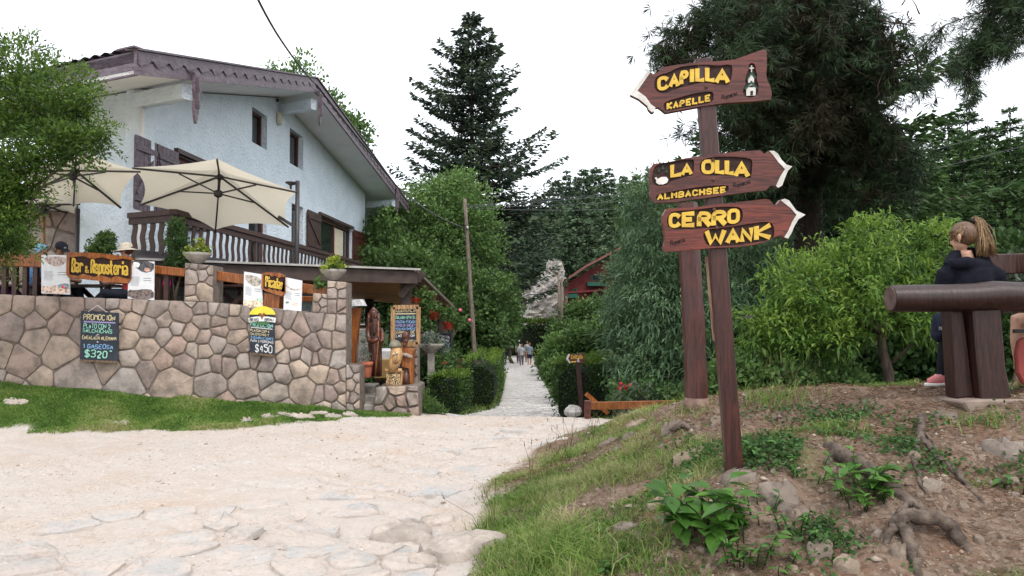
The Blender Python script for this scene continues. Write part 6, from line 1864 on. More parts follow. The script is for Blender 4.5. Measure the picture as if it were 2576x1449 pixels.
for (x, y) in ((452, 790), (498, 775)):
    e = MBL(); e.blob(k2(x, y, .235), (.022, .02, .04)); e.build('eye', plain('painted_eye_white', (.6, .52, .38)), fg, smooth=True)
    e = MBL(); e.blob(k2(x + 2, y + 6, .262), (.010, .01, .02)); e.build('pupil', M_INK, fg, smooth=True)
m = MBL(); m.tube([k2(445, 890, .235), k2(470, 925, .25), k2(500, 915, .24), k2(520, 880, .19)], [.008, .012, .012, .006], 6); m.build('mouth', M_CARVE, fg, smooth=True)
m = MBL(); m.tube([k2(410, 705, .06), k2(470, 672, .09), k2(525, 655, .05)], [.025, .03, .025], 8)
m.lathe(k2(470, 670, .0), [(.14, -.01), (.12, .03), (.09, .1), (.05, .12), (.02, .125)], 12)
m.blob(k2(450, 612, .02), (.025, .02, .06)); m.blob(k2(490, 612, .02), (.03, .02, .05)); m.build('hat', surf('grey_green_paint', (.22, .21, .15), (.12, .11, .08), sc=14), sf, smooth=True)
for x0 in (355, 540):
    for k in range(4):
        m = MBL(); m.tube([k2(x0 - 18 + 13 * k, 1045, .03), k2(x0 - 18 + 13 * k, 1010, .05), k2(x0 - 16 + 13 * k, 992, .03)], [.016, .018, .012], 6); m.build('finger', M_CARVE3, sf, smooth=True)
# orange carved seat figure
oc = thing('carved_chair_figure', tuple(at(1030, 968, 12.6)), 'orange varnished carved figure with dark knotted head behind the lettered block', 'statue')
def k3(zx, zy, h=0.0): return at(*d6(zx, zy), 12.62 - h * .57)
MB().prism([k3(545, 680), k3(755, 705), k3(735, 800), k3(730, 860), k3(725, 1242), k3(690, 1242), k3(670, 1000), k3(560, 975)], Vector((0, .25, 0))).build('body', M_CARVE2, oc, bevel=.02)
m = MBS(); m.tube([k3(630, 1245, .05), k3(622, 1160, .07), k3(628, 1080, .06), k3(640, 1010, .03)], [.10, .12, .09, .02], 12); m.build('leg', M_CARVE, oc, smooth=True)
m = MBS(); m.tube([k3(560, 790, .05), k3(640, 800, .07), k3(720, 830, .05)], [.05, .06, .045], 10); m.build('arm_rest', surf('bleached_wood', (.5, .45, .4), (.18, .08, .05), sc=6), oc, smooth=True)
m = MBS(); m.blob(k3(630, 520, .0), (.11, .1, .14), noise=.35, n=14, m=10); m.blob(k3(625, 590), (.09, .08, .09), noise=.3); m.tube([k3(612, 680), k3(615, 610)], [.045, .05], 8); m.build('head', M_CARVE, oc, smooth=True)
# terracotta pot with grey shrub
pc = thing('terracotta_pot', tuple(at(918, 968, 12.7)), 'large terracotta pot with grey green shrub beside the carved monk', 'flower pot')
c = at(*d6(62, 1122), 12.5)
pr_ = .24
MB().lathe(c, [(.062, 0), (.066, .005), (.082, .14), (.088, .19), (.10, .192), (.102, .25), (.09, .25), (.08, .225), (.01, .22)], 22).build('pot', M_TERRA, pc, smooth=True, sub=0)
q, v = crown_quads([(tuple(c + Vector((-.03, 0, .38))), (.07, .07, .15), 1), (tuple(c + Vector((-.04, 0, .56))), (.05, .05, .2), .7)], 40, 14, .02, .035, .012, up=.5)
obj_from(quads_mesh('grey_shrub', q, v, ORG[pc.name]), 'grey_shrub', L_GREY, pc)
# creeper on the low wall, table cloth and box behind
leafy('wall_creeper', tuple(at(935, 985, 13.75)), [B(930, 975, 13.75, 16, 30, 10)], L_CEDAR, 'dark creeper hanging down the rubble wall by the steps', 'creeper', 40, 16, .04, .06, .045, trunk=0)
cl_ = MB().box(at(*d6(355, 850), 13.9), (.42, .4, .36)).build('cloth_bundle', plain('white_cloth', (.55, .55, .56)), None, bevel=.04)
tag(cl_, 'white cloth covered box behind the carved figures', 'box')
bx = MB().box(at(*d6(350, 985), 13.85), (.38, .4, .34)).build('straw_box', surf('straw_box_board', (.4, .26, .10), (.3, .19, .07)), None, bevel=.01)
tag(bx, 'straw coloured box under the white cloth bundle', 'box')

# ------------------------------------------------------------------ hanging pots and the planting past the porch
def red_pot(c, top, label, flowers=()):
    t = thing('hanging_pot', tuple(c), label, 'flower pot', 'red pots hanging from the porch eave')
    MB().lathe(c, [(.085, -.09), (.10, -.08), (.125, .05), (.135, .055), (.135, .08), (.11, .08), (.01, .06)], 14).build('pot', surf('red_glazed_pot', (.50, .05, .025), (.38, .04, .02), rough=.5), t, smooth=True)
    m = MB()
    for k in range(3):
        a = k * 2.09; m.tube([c + Vector((math.cos(a) * .13, math.sin(a) * .13, .07)), top], .005, 5)
    m.build('cord', plain('red_cord', (.3, .05, .04)), t)
    q, v = crown_quads([(tuple(c + Vector((.12, 0, .12))), (.2, .18, .12), 1), (tuple(c + Vector((.28, 0, .02))), (.14, .14, .14), .6), (tuple(c + Vector((-.05, 0, .2))), (.14, .12, .1), .5)], 40, 12, .045, .075, .07)
    tag(obj_from(quads_mesh('foliage', q, v, ORG[t.name]), 'foliage', L_LIGHT, t), kind='stuff')
    for (dx, dz) in flowers:
        f = MB(); f.blob(c + Vector((dx, -.1, dz)), .042, noise=.3); f.build('flower', plain('pink_petals', (.72, .16, .24)), t, smooth=True)
for (zx, zy, ty, Z, fl, lab) in ((800, 350, 170, 15.4, ((.08, .42), (.10, .55)), 'first red hanging pot with pink geraniums under the porch eave'), (975, 470, 280, 16.6, (), 'second red hanging pot under the porch eave'), (1100, 560, 380, 18.2, ((.28, .35), (.5, .12)), 'third red hanging pot with pink blossom at the eave end')):
    red_pot(at(*d5(zx, zy), Z), at(*d5(zx - 5, ty), Z), lab, fl)
bwl = planter(at(1083, 888, 14.2), .27, 'large stone bowl planter with grey succulents past the porch', cols=(L_GREY,))
q, v = crown_quads([(tuple(at(1085, 866, 14.2)), (.25, .2, .1), 1)], 30, 12, .04, .12, .04)
obj_from(quads_mesh('succulent', q, v, ORG[bwl.name]), 'succulent', L_GREY, bwl)
p = at(1085, 888, 14.2)
MB().bar(p, Vector((p.x, p.y, -.6)), .12, .12, up=(0, 1, 0)).build('stand', M_CONC, bwl)
leafy('flower_bed', tuple(at(1065, 985, 14.6)), [B(1062, 905, 14.6, 28, 36), B(1075, 935, 14.5, 35, 22), B(1110, 930, 15.5, 32, 28), B(1125, 910, 16, 25, 22)], L_BUSH, 'leafy flower bed along the side wall with small blossoms', 'flower bed', 170, 18, .07, .085, .05, trunk=.015, nl=4)
fb_ = bpy.data.objects['flower_bed']
for k in range(14):
    f = MB(); f.blob(at(random.uniform(1050, 1080), random.uniform(868, 900), 14.4), .028, n=6, m=5, noise=.4); f.build('flower', plain('salmon_petals', (.62, .24, .20)), fb_, smooth=True)
for k in range(4):
    f = MB(); f.blob(at(random.uniform(1105, 1135), random.uniform(895, 930), 15.2), .026, n=6, m=5, noise=.4); f.build('flower', plain('red_petals', (.5, .05, .03)), fb_, smooth=True)
def picket(name, pts, h, w, mat, label, gap=.03):
    t = thing(name, tuple(pts[0]), label, 'fence')
    a, b = Vector(pts[0]), Vector(pts[1])
    L = (b - a).length; n = int(L / (w + gap))
    d = (b - a).normalized()
    for k in range(n):
        p = a + d * ((k + .5) * (w + gap)) + Vector((0, 0, random.uniform(-.02, .02)))
        MB().bar(p, p + Vector((0, 0, h)), w, .03, up=Vector((d.y, -d.x, 0))).build('picket', mat, t)
    for z in (.25, .8):
        MB().bar(a + Vector((0, .03, h * z)), b + Vector((0, .03, h * z)), .03, .06).build('rail', mat, t)
M_MOSSW = wood('mossy_dark_wood', (.05, .055, .025), (.03, .03, .018))
picket('picket_fence', [at(1045, 972, 13.8), at(1082, 962, 15.5)], .42, .13, M_MOSSW, 'mossy slanted board fence on top of the side wall')
picket('picket_fence', [at(1088, 950, 16), at(1112, 945, 18.0)], .34, .12, M_MOSSW, 'second short run of dark boards under the chalkboard')
picket('picket_fence', [at(1133, 945, 19.5), at(1163, 944, 20)], .42, .06, M_REDW, 'low red brown picket fence before the long hedge', .015)
p = at(1122, 950, 18.5)
pst = MB().bar(at(1130, 960, 18.6), at(1129, 890, 18.6), .14, .14, up=(0, 1, 0)).build('stone_post', stone_mat('pale_rubble', [(.35, .3, .26), (.28, .24, .21)]))
tag(pst, 'pale stone gate post behind the flower bed', 'post')
leafy('grass_tuft_bush', tuple(at(1075, 1040, 13.2)), [B(1072, 1025, 13.0, 26, 24), B(1085, 1032, 12.9, 26, 14), B(1058, 1010, 12.9, 12, 30, w=.5)], L_LIGHT, 'small fresh green weeds at the foot of the stone pier', 'plant', 110, 14, .04, .09, .02, trunk=0, up=.6)

# ------------------------------------------------------------------ poles and wires
M_GREYW = wood('weathered_pole_wood', (.19, .155, .125), (.10, .08, .065), rough=.9, spec=.1)
up_ = thing('utility_pole', tuple(gpt(1196, 25.3)), 'leaning grey wooden utility pole beside the long hedge', 'utility pole')
a, b = at(1199, 960, 25.3), at(1169, 500, 25.3)
MB().tube([a.lerp(b, i / 8) + Vector((random.gauss(0, .008), 0, 0)) for i in range(9)], [.082 - .003 * i for i in range(9)], 10, wob=.05).build('pole', M_GREYW, up_, smooth=True)
MB().lathe(at(1176, 572, 25.2), [(.02, -.04), (.04, 0), (.02, .04)], 8).build('insulator', M_SWHITE, up_)
def pole(name, x0, y0, x1, y1, Z, r, label):
    p = at(x0, y0, Z)
    t = MB().tube([at(x0, y0, Z), at((x0 + x1) / 2, (y0 + y1) / 2, Z), at(x1, y1, Z)], [r, r * .9, r * .75], 9).build(name, M_GREYW, smooth=True)
    tag(t, label, 'utility pole')
pole('utility_pole', 1409, 890, 1405, 690, 46, .095, 'thin grey pole before the rock outcrop')
pole('utility_pole', 1413, 890, 1413, 700, 45, .095, 'second grey pole paired closely with the thin pole')
pole('utility_pole', 1434, 880, 1424, 745, 47, .09, 'shorter slanting strut pole behind the pair')
pole('utility_pole', 1224, 720, 1222, 620, 40, .08, 'short pole top showing above the thicket')
def wire(name, pts, r, label, sag=.0, mat=None):
    P = []
    for i in range(len(pts) - 1):
        a, b = pts[i], pts[i + 1]
        for k in range(12):
            s_ = k / 12
            P.append(a.lerp(b, s_) - Vector((0, 0, sag * (b - a).length * 4 * s_ * (1 - s_))))
    P.append(pts[-1])
    t = MB().tube(P, r, 5).build(name, mat or M_METAL, smooth=True)
    tag(t, label, 'wire')
M_WIRE = plain('grey_cable', (.10, .10, .11))
wire('cable', [at(640, -20, 12), at(700, 90, 14.5), at(795, 212, 20.5)], .022, 'thick twisted cable dropping to the chalet gable', .01)
wire('cable', [at(797, 214, 20.5), at(1000, 470, 30.5)], .03, 'cable clipped along the right roof edge', .004)
wire('cable', [at(1000, 470, 30.5), at(1176, 576, 25.2)], .022, 'cable sagging from the roof corner to the leaning pole', .03)
for k, (x1, y1, Z1, x0, y0) in enumerate(((2700, 215, 30, 1172, 517), (2700, 225, 31, 1172, 520), (2700, 270, 28, 1173, 520), (2700, 330, 26, 1173, 523))):
    wire('overhead_wire', [at(x0, y0, 25.3), at(x1, y1, Z1)], .009, ('uppermost', 'second', 'third', 'lowest')[k] + ' thin overhead wire running from the pole to the right', (.035, .035, .042, .045)[k], M_WIRE)
wire('cable', [at(1173, 577, 25.3), at(1260, 700, 32), at(1330, 740, 40), at(1408, 705, 45)], .03, 'dark cable looping from the pole to the far pole pair', .05)

# ------------------------------------------------------------------ red cabin, rock outcrop, lamp, timber fence by the path
cab = thing('red_cabin', tuple(at(1480, 790, 62)), 'red wooden cabin with green window boxes on the hillside', 'cabin')
M_RED = wood('red_board_paint', (.20, .032, .03), (.13, .022, .02), rough=.7, grain=(14, 14, 1))
CZ_ = 62.0
def cq(x, y, dz=0.0): p = at(x, y, CZ_); return Vector((p.x, CZ_ + dz, p.z))
MB().prism([cq(1428, 712), cq(1480, 680), cq(1560, 640), cq(1640, 690), cq(1640, 860), cq(1428, 860)], Vector((0, 5, 0))).build('wall', M_RED, cab)
for k in range(22):
    x = 1431 + k * 5.2
    yt = 714 - (x - 1428) * .55 + 6
    MB().bar(cq(x, yt, -.03), cq(x, 738, -.03), .12, .04, up=(0, 1, 0)).build('board', M_RED, cab)
MB().prism([cq(1412, 716, -1.2), cq(1470, 676, -1.2), cq(1560, 628, -1.2), cq(1560, 622, -1.2), cq(1470, 669, -1.2), cq(1414, 708, -1.2)], Vector((0, 7, 0))).build('roof', wood('weathered_red_roof', (.20, .07, .055), (.12, .05, .04)), cab)
for (x, y, w_) in ((1500, 715, 24), (1440, 745, 12)):
    MB().box(cq(x, y, -.35), (w_ * 2 / F * CZ_, .5, .32)).build('window_box', plain('green_box_paint', (.02, .11, .07)), cab)
for (x0, x1, y0, y1) in ((1486, 1516, 692, 706), (1482, 1520, 742, 772), (1440, 1452, 726, 740), (1436, 1446, 752, 772)):
    w_ = MB().prism([cq(x0, y0, -.08), cq(x1, y0, -.08), cq(x1, y1, -.08), cq(x0, y1, -.08)], Vector((0, .06, 0))).build('window', plain('green_frame_paint', (.02, .09, .06)), cab)
    MB().prism([cq(x0 + 5, y0 + 2, -.1), cq(x1 - 5, y0 + 2, -.1), cq(x1 - 5, y1 - 2, -.1), cq(x0 + 5, y1 - 2, -.1)], Vector((0, .01, 0))).build('pane', M_GLASS, w_)
MB().bar(cq(1428, 736, -.4), cq(1560, 728, -.4), .3, .12).build('balcony_rail', M_RED, cab)
M_ROCK = surf('pale_grey_outcrop', (.50, .46, .42), (.26, .24, .22), sc=.9, rough=.95, bmp=1.0, bsc=4, bd=.3, det=8)
rk = thing('rock_outcrop', tuple(at(1360, 830, 68)), 'pale grey rock outcrop beyond the path on the hillside', 'rock')
random.seed(33)
for (x, y, rx, rz, Z) in ((1400, 690, 22, 34, 73.0), (1380, 720, 28, 34, 72.5), (1360, 760, 34, 44, 72.0), (1330, 745, 26, 30, 73.0), (1390, 775, 40, 46, 72.0), (1410, 730, 20, 40, 73.0), (1345, 800, 34, 30, 72.0), (1310, 735, 22, 18, 73.0), (1425, 790, 26, 36, 72.0), (1300, 790, 22, 30, 74.0), (1385, 680, 12, 26, 73.0), (1330, 840, 40, 40, 72.0), (1380, 830, 40, 44, 72.0), (1420, 840, 36, 40, 72.0), (1290, 840, 26, 40, 74.0)):
    m = MB()
    c = at(x, y, Z); k = Z / F
    m.blob(c, (rx * k, rx * k * .8, rz * k), n=22, m=16, noise=.34)
    m.build('boulder', M_ROCK, rk)
lp = thing('lamp_post', tuple(at(1273, 925, 63)), 'small green lantern post at the far end of the path', 'lamp')
MB().tube([at(1273, 925, 63), at(1273, 868, 63)], .05, 8).build('pole', M_SGREEN, lp)
MB().lathe(at(1273, 868, 63), [(.06, 0), (.14, .05), (.18, .3), (.22, .32), (.1, .45), (.02, .55)], 8).build('lantern', surf('lantern_glass', (.3, .36, .34), (.2, .26, .24)), lp)
tf_ = thing('timber_barrier', tuple(at(1600, 1040, 11.5)), 'long orange brown timber barrier beam behind the mound', 'barrier')
MB().bar(at(1476, 1021, 12.4), at(1830, 1015, 10.4), .07, .12, bev=.01).build('beam', M_ORANGE, tf_)
MB().bar(at(1474, 990, 12.6), at(1530, 1040, 12.6), .05, .07).build('brace', M_ORANGE, tf_)
for x in (1478, 1648):
    MB().bar(at(x, 1008, 12.0), at(x, 1060, 12.0), .09, .09, up=(0, 1, 0)).build('post', M_SIGN, tf_)
wr = MB(); wr.blob(at(1441, 1035, 14.8), (.16, .14, .13), n=9, m=6, noise=.4)
tag(wr.build('white_rock', surf('whitewashed_rock', (.55, .52, .49), (.3, .28, .26), sc=6, bmp=.8)), 'whitewashed boulder at the corner of the right hedge', 'rock')
rf = thing('red_rose_bush', tuple(at(1640, 1010, 12.6)), 'low bush with red roses in front of the bamboo thicket', 'bush')
q, v = crown_quads([B(1600, 990, 12.6, 70, 35), B(1680, 1000, 12.4, 60, 30)], 90, 18, .08, .08, .05)
obj_from(quads_mesh('leaves', q, v, ORG[rf.name]), 'leaves', L_CEDAR, rf)
for (x, y) in ((1562, 966), (1573, 973), (1578, 983), (1585, 970), (1560, 978)):
    f = MB(); f.blob(at(x, y, 12.3), .035, n=7, m=5, noise=.4); f.build('rose', plain('deep_red_petals', (.35, .01, .03)), rf, smooth=True)
ag = thing('grey_grass_plant', tuple(at(1610, 1010, 12.2)), 'clump of long grey green blades beside the barrier', 'plant')
C = np.repeat(np.array([list(at(1615, 1012, 12.2))]), 120, 0) + RNG.normal(size=(120, 3)) * .08
D = rnd_dirs(120, .9); D[:, 1] *= .6
q, k = bent_leaf_quads(C, D, RNG.uniform(.3, .6, 120), .02, .5)
obj_from(quads_mesh('blades', q, np.tile(RNG.random(120), k), ORG[ag.name]), 'blades', L_GREY, ag)

# ------------------------------------------------------------------ log bench on the mound
M_BENCH = wood('dark_oiled_log', (.03, .011, .009), (.016, .007, .006), rough=.4, spec=.4)
bn = thing('log_bench', tuple(at(2470, 1000, 5.6)), 'heavy dark brown log bench rail on squared posts at the right', 'bench')
BZ = 5.55
mb = MB()
pts = [at(2240, 751, BZ), at(2300, 751, BZ), at(2380, 750, BZ), at(2450, 748, BZ), at(2500, 744, BZ), at(2560, 744, BZ), at(2700, 746, BZ)]
mb.tube(pts, [.094, .098, .098, .10, .108, .098, .095], 16, wob=.02)
mb.build('log_rail', M_BENCH, bn, smooth=False, angle=50)
MB().lathe(at(2239.5, 751, BZ), [(.09, 0), (.085, .006), (.02, .008)], 16, rot=Matrix.Rotation(-math.pi / 2, 3, 'Y')).build('cut_end', surf('grey_end_grain', (.13, .085, .075), (.06, .035, .03), sc=12), bn)
def slab(name, pts, Z, th, mat): return MB().prism([at(*p, Z) for p in pts], Vector((0, th, 0))).build(name, mat, bn, bevel=.012)
slab('post', [(2447, 762), (2519, 758), (2523, 820), (2532, 930), (2552, 1016), (2470, 1016), (2458, 900)], BZ - .02, .2, M_BENCH)
slab('post', [(2395, 778), (2424, 775), (2434, 850), (2450, 1000), (2408, 1004), (2402, 900)], BZ + .06, .16, M_BENCH)
slab('rotten_core', [(2422, 778), (2449, 778), (2460, 900), (2472, 1000), (2446, 1000), (2432, 880)], BZ + .12, .12, M_RECESS)
slab('concrete_foot', [(2420, 1012), (2460, 1006), (2700, 1004), (2700, 1040), (2440, 1040)], BZ - .08, .4, surf('pinkish_footing', (.30, .235, .19), (.20, .15, .12), sc=7, bmp=.8))
MB().bar(at(2430, 667, BZ + .62), at(2760, 657, BZ + .62), .06, .16, bev=.008).build('back_plank', M_DARKW, bn)
slab('back_strut', [(2462, 644), (2480, 640), (2492, 655), (2492, 760), (2462, 760)], BZ + .56, .06, M_REDW)
MB().bar(at(2460, 716, BZ + .66), at(2760, 712, BZ + .66), .05, .03).build('back_bar', M_METAL, bn)
MB().bar(at(2480, 780, BZ + .3), at(2760, 775, BZ + .3), .40, .05).build('seat_plank', M_DARKW, bn)
MB().bar(at(2550, 833, BZ + .5), at(2760, 830, BZ + .5), .03, .03).build('foot_bar', M_METAL, bn)
pd = slab('red_panel', [(2576, 848), (2562, 858), (2556, 890), (2560, 940), (2578, 970), (2700, 980), (2700, 840)], BZ + .30, .04, plain('faded_red_paint', (.30, .06, .05)))
# ------------------------------------------------------------------ people
def skin_mat(name, c): return surf(name, c, tuple(v * .82 for v in c), sc=14, rough=.55, bmp=.1, spec=.35)
SKIN = skin_mat('light_skin', (.52, .30, .21)); SKIN2 = skin_mat('tanned_skin', (.36, .19, .12))
def cloth(name, c): return surf(name, c, tuple(v * .72 for v in c), sc=18, rough=.95, bmp=.5, bsc=26, bd=.01, spec=.1)
HAIRD = surf('dark_brown_hair', (.03, .018, .012), (.015, .009, .007), sc=30, stretch=(4, 4, .4), rough=.5, spec=.4)
def fused(mb, name, mat, parent, vox):
    o = mb.build(name, mat, parent, smooth=True)
    m = o.modifiers.new('fuse', 'REMESH'); m.mode = 'VOXEL'; m.voxel_size = vox; m.use_smooth_shade = True
    s_ = o.modifiers.new('soft', 'SMOOTH'); s_.iterations = 3; s_.factor = .5
    return o
def basis(fwd, pitch=0.0):
    f = Vector((fwd[0], fwd[1], 0)).normalized()
    side = Vector((f.y, -f.x, 0))
    up = Vector((0, 0, 1))
    f2 = f * math.cos(pitch) - up * math.sin(pitch); u2 = up * math.cos(pitch) + f * math.sin(pitch)
    return side, f2, u2
def fig_head(mb, c, fwd, h, pitch=0.0):
    s_, f, u = basis(fwd, pitch)
    R_ = Matrix((s_, f, u)).transposed()
    P = lambda x, y, z: c + s_ * (x * h) + f * (y * h) + u * (z * h)
    mb.blob(P(0, -.06, .10), (.335 * h, .40 * h, .385 * h), 16, 12, rot=R_)
    mb.blob(P(0, .10, -.13), (.27 * h, .27 * h, .30 * h), 14, 10, rot=R_)
    mb.blob(P(0, .25, -.33), (.13 * h, .12 * h, .11 * h), 10, 7, rot=R_)
    mb.blob(P(0, .37, -.06), (.055 * h, .08 * h, .11 * h), 8, 6, rot=R_)
    mb.blob(P(0, .31, .10), (.22 * h, .08 * h, .07 * h), 10, 6, rot=R_)
    mb.blob(P(0, .31, -.21), (.11 * h, .07 * h, .05 * h), 8, 6, rot=R_)
    for x in (-1, 1): mb.blob(P(.335 * x, -.02, -.02), (.035 * h, .09 * h, .125 * h), 8, 6, rot=R_)
    return P
def face_parts(t, P, h, R_=None):
    for x in (-1, 1):
        e = MB(); e.blob(P(.13 * x, .345, .01), .045 * h, 8, 6); e.build('eye', plain('eye_dark', (.06, .045, .04), .2), t, smooth=True)
def hair_cap(t, c, fwd, h, mat, pitch=0.0, long=0.0, name='hair', brow=.45):
    s_, f, u = basis(fwd, pitch)
    m = MB(); n, k = 20, 16
    vs, fs = [], []
    for i in range(k + 1):
        th = math.pi * i / k
        for j in range(n):
            ph = 2 * math.pi * j / n
            x, y, z = math.sin(th) * math.cos(ph), math.sin(th) * math.sin(ph), math.cos(th)
            r = 1 + .04 * math.sin(9 * ph + 5 * z)
            if y > .35 and z < brow: r *= .78                      # leave the face free
            zz = z * .43 + .11
            if y < .1 and z < -.2: zz -= long
            vs.append(c + s_ * (x * .375 * r * h) + f * ((y * .43 * r - .06) * h) + u * (zz * h))
    for i in range(k):
        for j in range(n): fs.append((i * n + j, i * n + (j + 1) % n, (i + 1) * n + (j + 1) % n, (i + 1) * n + j))
    m.add(vs, fs)
    return m.build(name, mat, t, smooth=True)
def fingers(mb, wrist, d, s_, k=1.0):
    """palm and five bent fingers from the wrist along d; s_ points to the thumb side"""
    d = d.normalized(); s_ = (s_ - d * s_.dot(d)).normalized(); n = d.cross(s_)
    mb.blob(wrist + d * .045 * k, (.04 * k, .04 * k, .05 * k), 8, 6)
    for i, L in enumerate((.07, .08, .075, .06)):
        b = wrist + d * .075 * k + s_ * (.03 - .02 * i) * k
        mb.tube([b, b + d * L * .5 * k + n * .006 * k, b + d * L * .85 * k + n * .026 * k], [.0105 * k, .0095 * k, .008 * k], 6)
    b = wrist + d * .03 * k + s_ * .035 * k
    mb.tube([b, b + d * .03 * k + s_ * .022 * k, b + d * .06 * k + s_ * .024 * k], [.012 * k, .011 * k, .008 * k], 6)

def walker(base, H, fwd, shirt, legs, hair, skin, label, stride=.12, shorts=False, hat=None, long_hair=0.0, bag=None, shoe=(.05, .04, .04), arm=.1):
    t = thing('person', tuple(base), label, 'person', 'people walking up the path')
    s_, f, u = basis(fwd)
    P = lambda x, y, z: Vector(base) + s_ * (x * H) + f * (y * H) + u * (z * H)
    b = MB(); hh = H / 7.4
    fig_head(b, P(0, .01, .93), fwd, hh)
    b.tube([P(0, 0, .82), P(0, .005, .88)], [.032 * H, .03 * H], 10)
    b.tube([P(0, 0, .5), P(0, 0, .6), P(0, 0, .72), P(0, 0, .81), P(0, 0, .835)], [.08 * H, .07 * H, .085 * H, .08 * H, .03 * H], 12)
    for x in (-1, 1):
        y = stride * x
        b.tube([P(.05 * x, 0, .5), P(.052 * x, y * .55, .28), P(.05 * x, y - .01, .05)], [.058 * H, .038 * H, .024 * H], 10)
        b.tube([P(.05 * x, y - .02, .03), P(.05 * x, y + .09, .018)], [.024 * H, .018 * H], 8)
        b.tube([P(.1 * x, 0, .80), P(.135 * x, -y * arm * 2, .64), P(.13 * x, .05 - y * arm * 3, .50)], [.034 * H, .026 * H, .018 * H], 8)
        fingers(b, P(.13 * x, .05 - y * arm * 3, .50), -u + f * .2, f, H * .55)
    fused(b, 'body', skin, t, .016 * H / 1.7)
    sh = MB()
    sh.tube([P(0, 0, .47), P(0, 0, .56), P(0, 0, .66), P(0, 0, .76), P(0, 0, .815), P(0, 0, .835)], [.098 * H, .095 * H, .092 * H, .098 * H, .075 * H, .04 * H], 14)
    for x in (-1, 1): sh.tube([P(.07 * x, 0, .79), P(.118 * x, -stride * x * arm, .73), P(.133 * x, -stride * x * arm * 2, .65)], [.045 * H, .043 * H, .038 * H], 10)
    fused(sh, 'shirt', shirt, t, .018 * H / 1.7)
    tr = MB()
    tr.tube([P(0, 0, .53), P(0, 0, .47), P(0, 0, .44)], [.092 * H, .09 * H, .07 * H], 12)
    for x in (-1, 1):
        y = stride * x
        end = .3 if shorts else .06
        k = (.5 - end) / .45
        tr.tube([P(.05 * x, 0, .5), P(.053 * x, y * .55 * min(1, k), .5 - .22 * min(1, k)), P(.051 * x, y * k - .01 * k, end)], [.066 * H, .05 * H if not shorts else .056 * H, .036 * H if not shorts else .056 * H], 10)
    fused(tr, 'shorts' if shorts else 'trousers', legs, t, .018 * H / 1.7)
    for x in (-1, 1):
        y = stride * x
        m = MB(); m.blob(P(.05 * x, y + .03, .022), (.03 * H, .03 * H, .022 * H)); m.blob(P(.05 * x, y + .075, .017), (.026 * H, .04 * H, .017 * H)); m.build('shoe', plain('shoe_%02d%02d' % (int(shoe[0] * 99), int(shoe[1] * 99)), shoe), t, smooth=True)
    c = P(0, .01, .93)
    if hair: hair_cap(t, c, fwd, hh, hair, long=long_hair)
    face_parts(t, lambda x, y, z: c + s_ * (x * hh) + f * (y * hh) + u * (z * hh), hh)
    if hat:
        m = MB(); m.lathe(c + u * (.12 * hh), [(.42 * hh, 0), (.43 * hh, .05 * hh), (.40 * hh, .28 * hh), (.2 * hh, .42 * hh), (.02, .44 * hh)], 14)
        m.prism([c + u * (.14 * hh) + s_ * (.3 * hh * a) + f * (bb * hh) for a, bb in ((-1, .25), (-.8, .6), (0, .75), (.8, .6), (1, .25))], u * (.04 * hh)); m.build('cap', hat, t, smooth=True)
    if bag:
        m = MB(); m.blob(P(-.17, .0, .45), (.06 * H, .05 * H, .07 * H)); m.tube([P(-.16, 0, .5), P(-.1, 0, .7), P(-.04, .02, .83)], .008 * H, 5); m.build('bag', bag, t, smooth=True)
    return t
def gp(x, y, Z): p = at(x, y, Z); return Vector((p.x, Z, gz(p.x, Z)))
wk = [
    (1312, 57.0, 1.62, (.0, -1), cloth('pale_grey_knit', (.42, .45, .48)), cloth('grey_trousers', (.16, .15, .17)), HAIRD, SKIN2, 'long haired person in pale grey top and grey trousers in front of the group', dict(long_hair=.25, bag=None, shoe=(.2, .1, .09))),
    (1305, 60.5, 1.78, (.05, -1), cloth('white_shirt', (.68, .67, .66)), cloth('dark_shorts', (.06, .055, .06)), HAIRD, SKIN2, 'person in white shirt and white cap behind the grey clad walker', dict(hat=plain('white_cap_cloth', (.75, .75, .76)), bag=cloth('black_cloth', (.02, .02, .02)))),
    (1332, 58.0, 1.70, (-.1, -1), cloth('blue_grey_shirt', (.24, .30, .36)), cloth('navy_shorts', (.03, .035, .06)), HAIRD, SKIN2, 'person in blue grey shirt, navy shorts and red shoes on the path', dict(shorts=True, shoe=(.7, .08, .05), stride=.09)),
    (1326, 61.5, 1.66, (0, -1), cloth('striped_top', (.5, .48, .46)), cloth('brown_skirt_cloth', (.2, .1, .07)), HAIRD, SKIN2, 'person half hidden behind the blue grey shirted walker', dict()),
    (1277, 61.0, 1.68, (.5, 1), cloth('dark_green_top', (.05, .06, .045)), cloth('blue_jeans', (.03, .05, .11)), surf('reddish_hair', (.16, .06, .035), (.09, .035, .02), sc=30), SKIN, 'person in blue jeans walking away at the left edge of the path', dict(bag=cloth('black_cloth', (.02, .02, .02)), stride=.1)),
]
for (x, Z, H, fw, sh, lg, hr_, sk, lab, kw) in wk:
    walker(gp(x, 900, Z), H, fw, sh, lg, hr_, sk, lab, **kw)

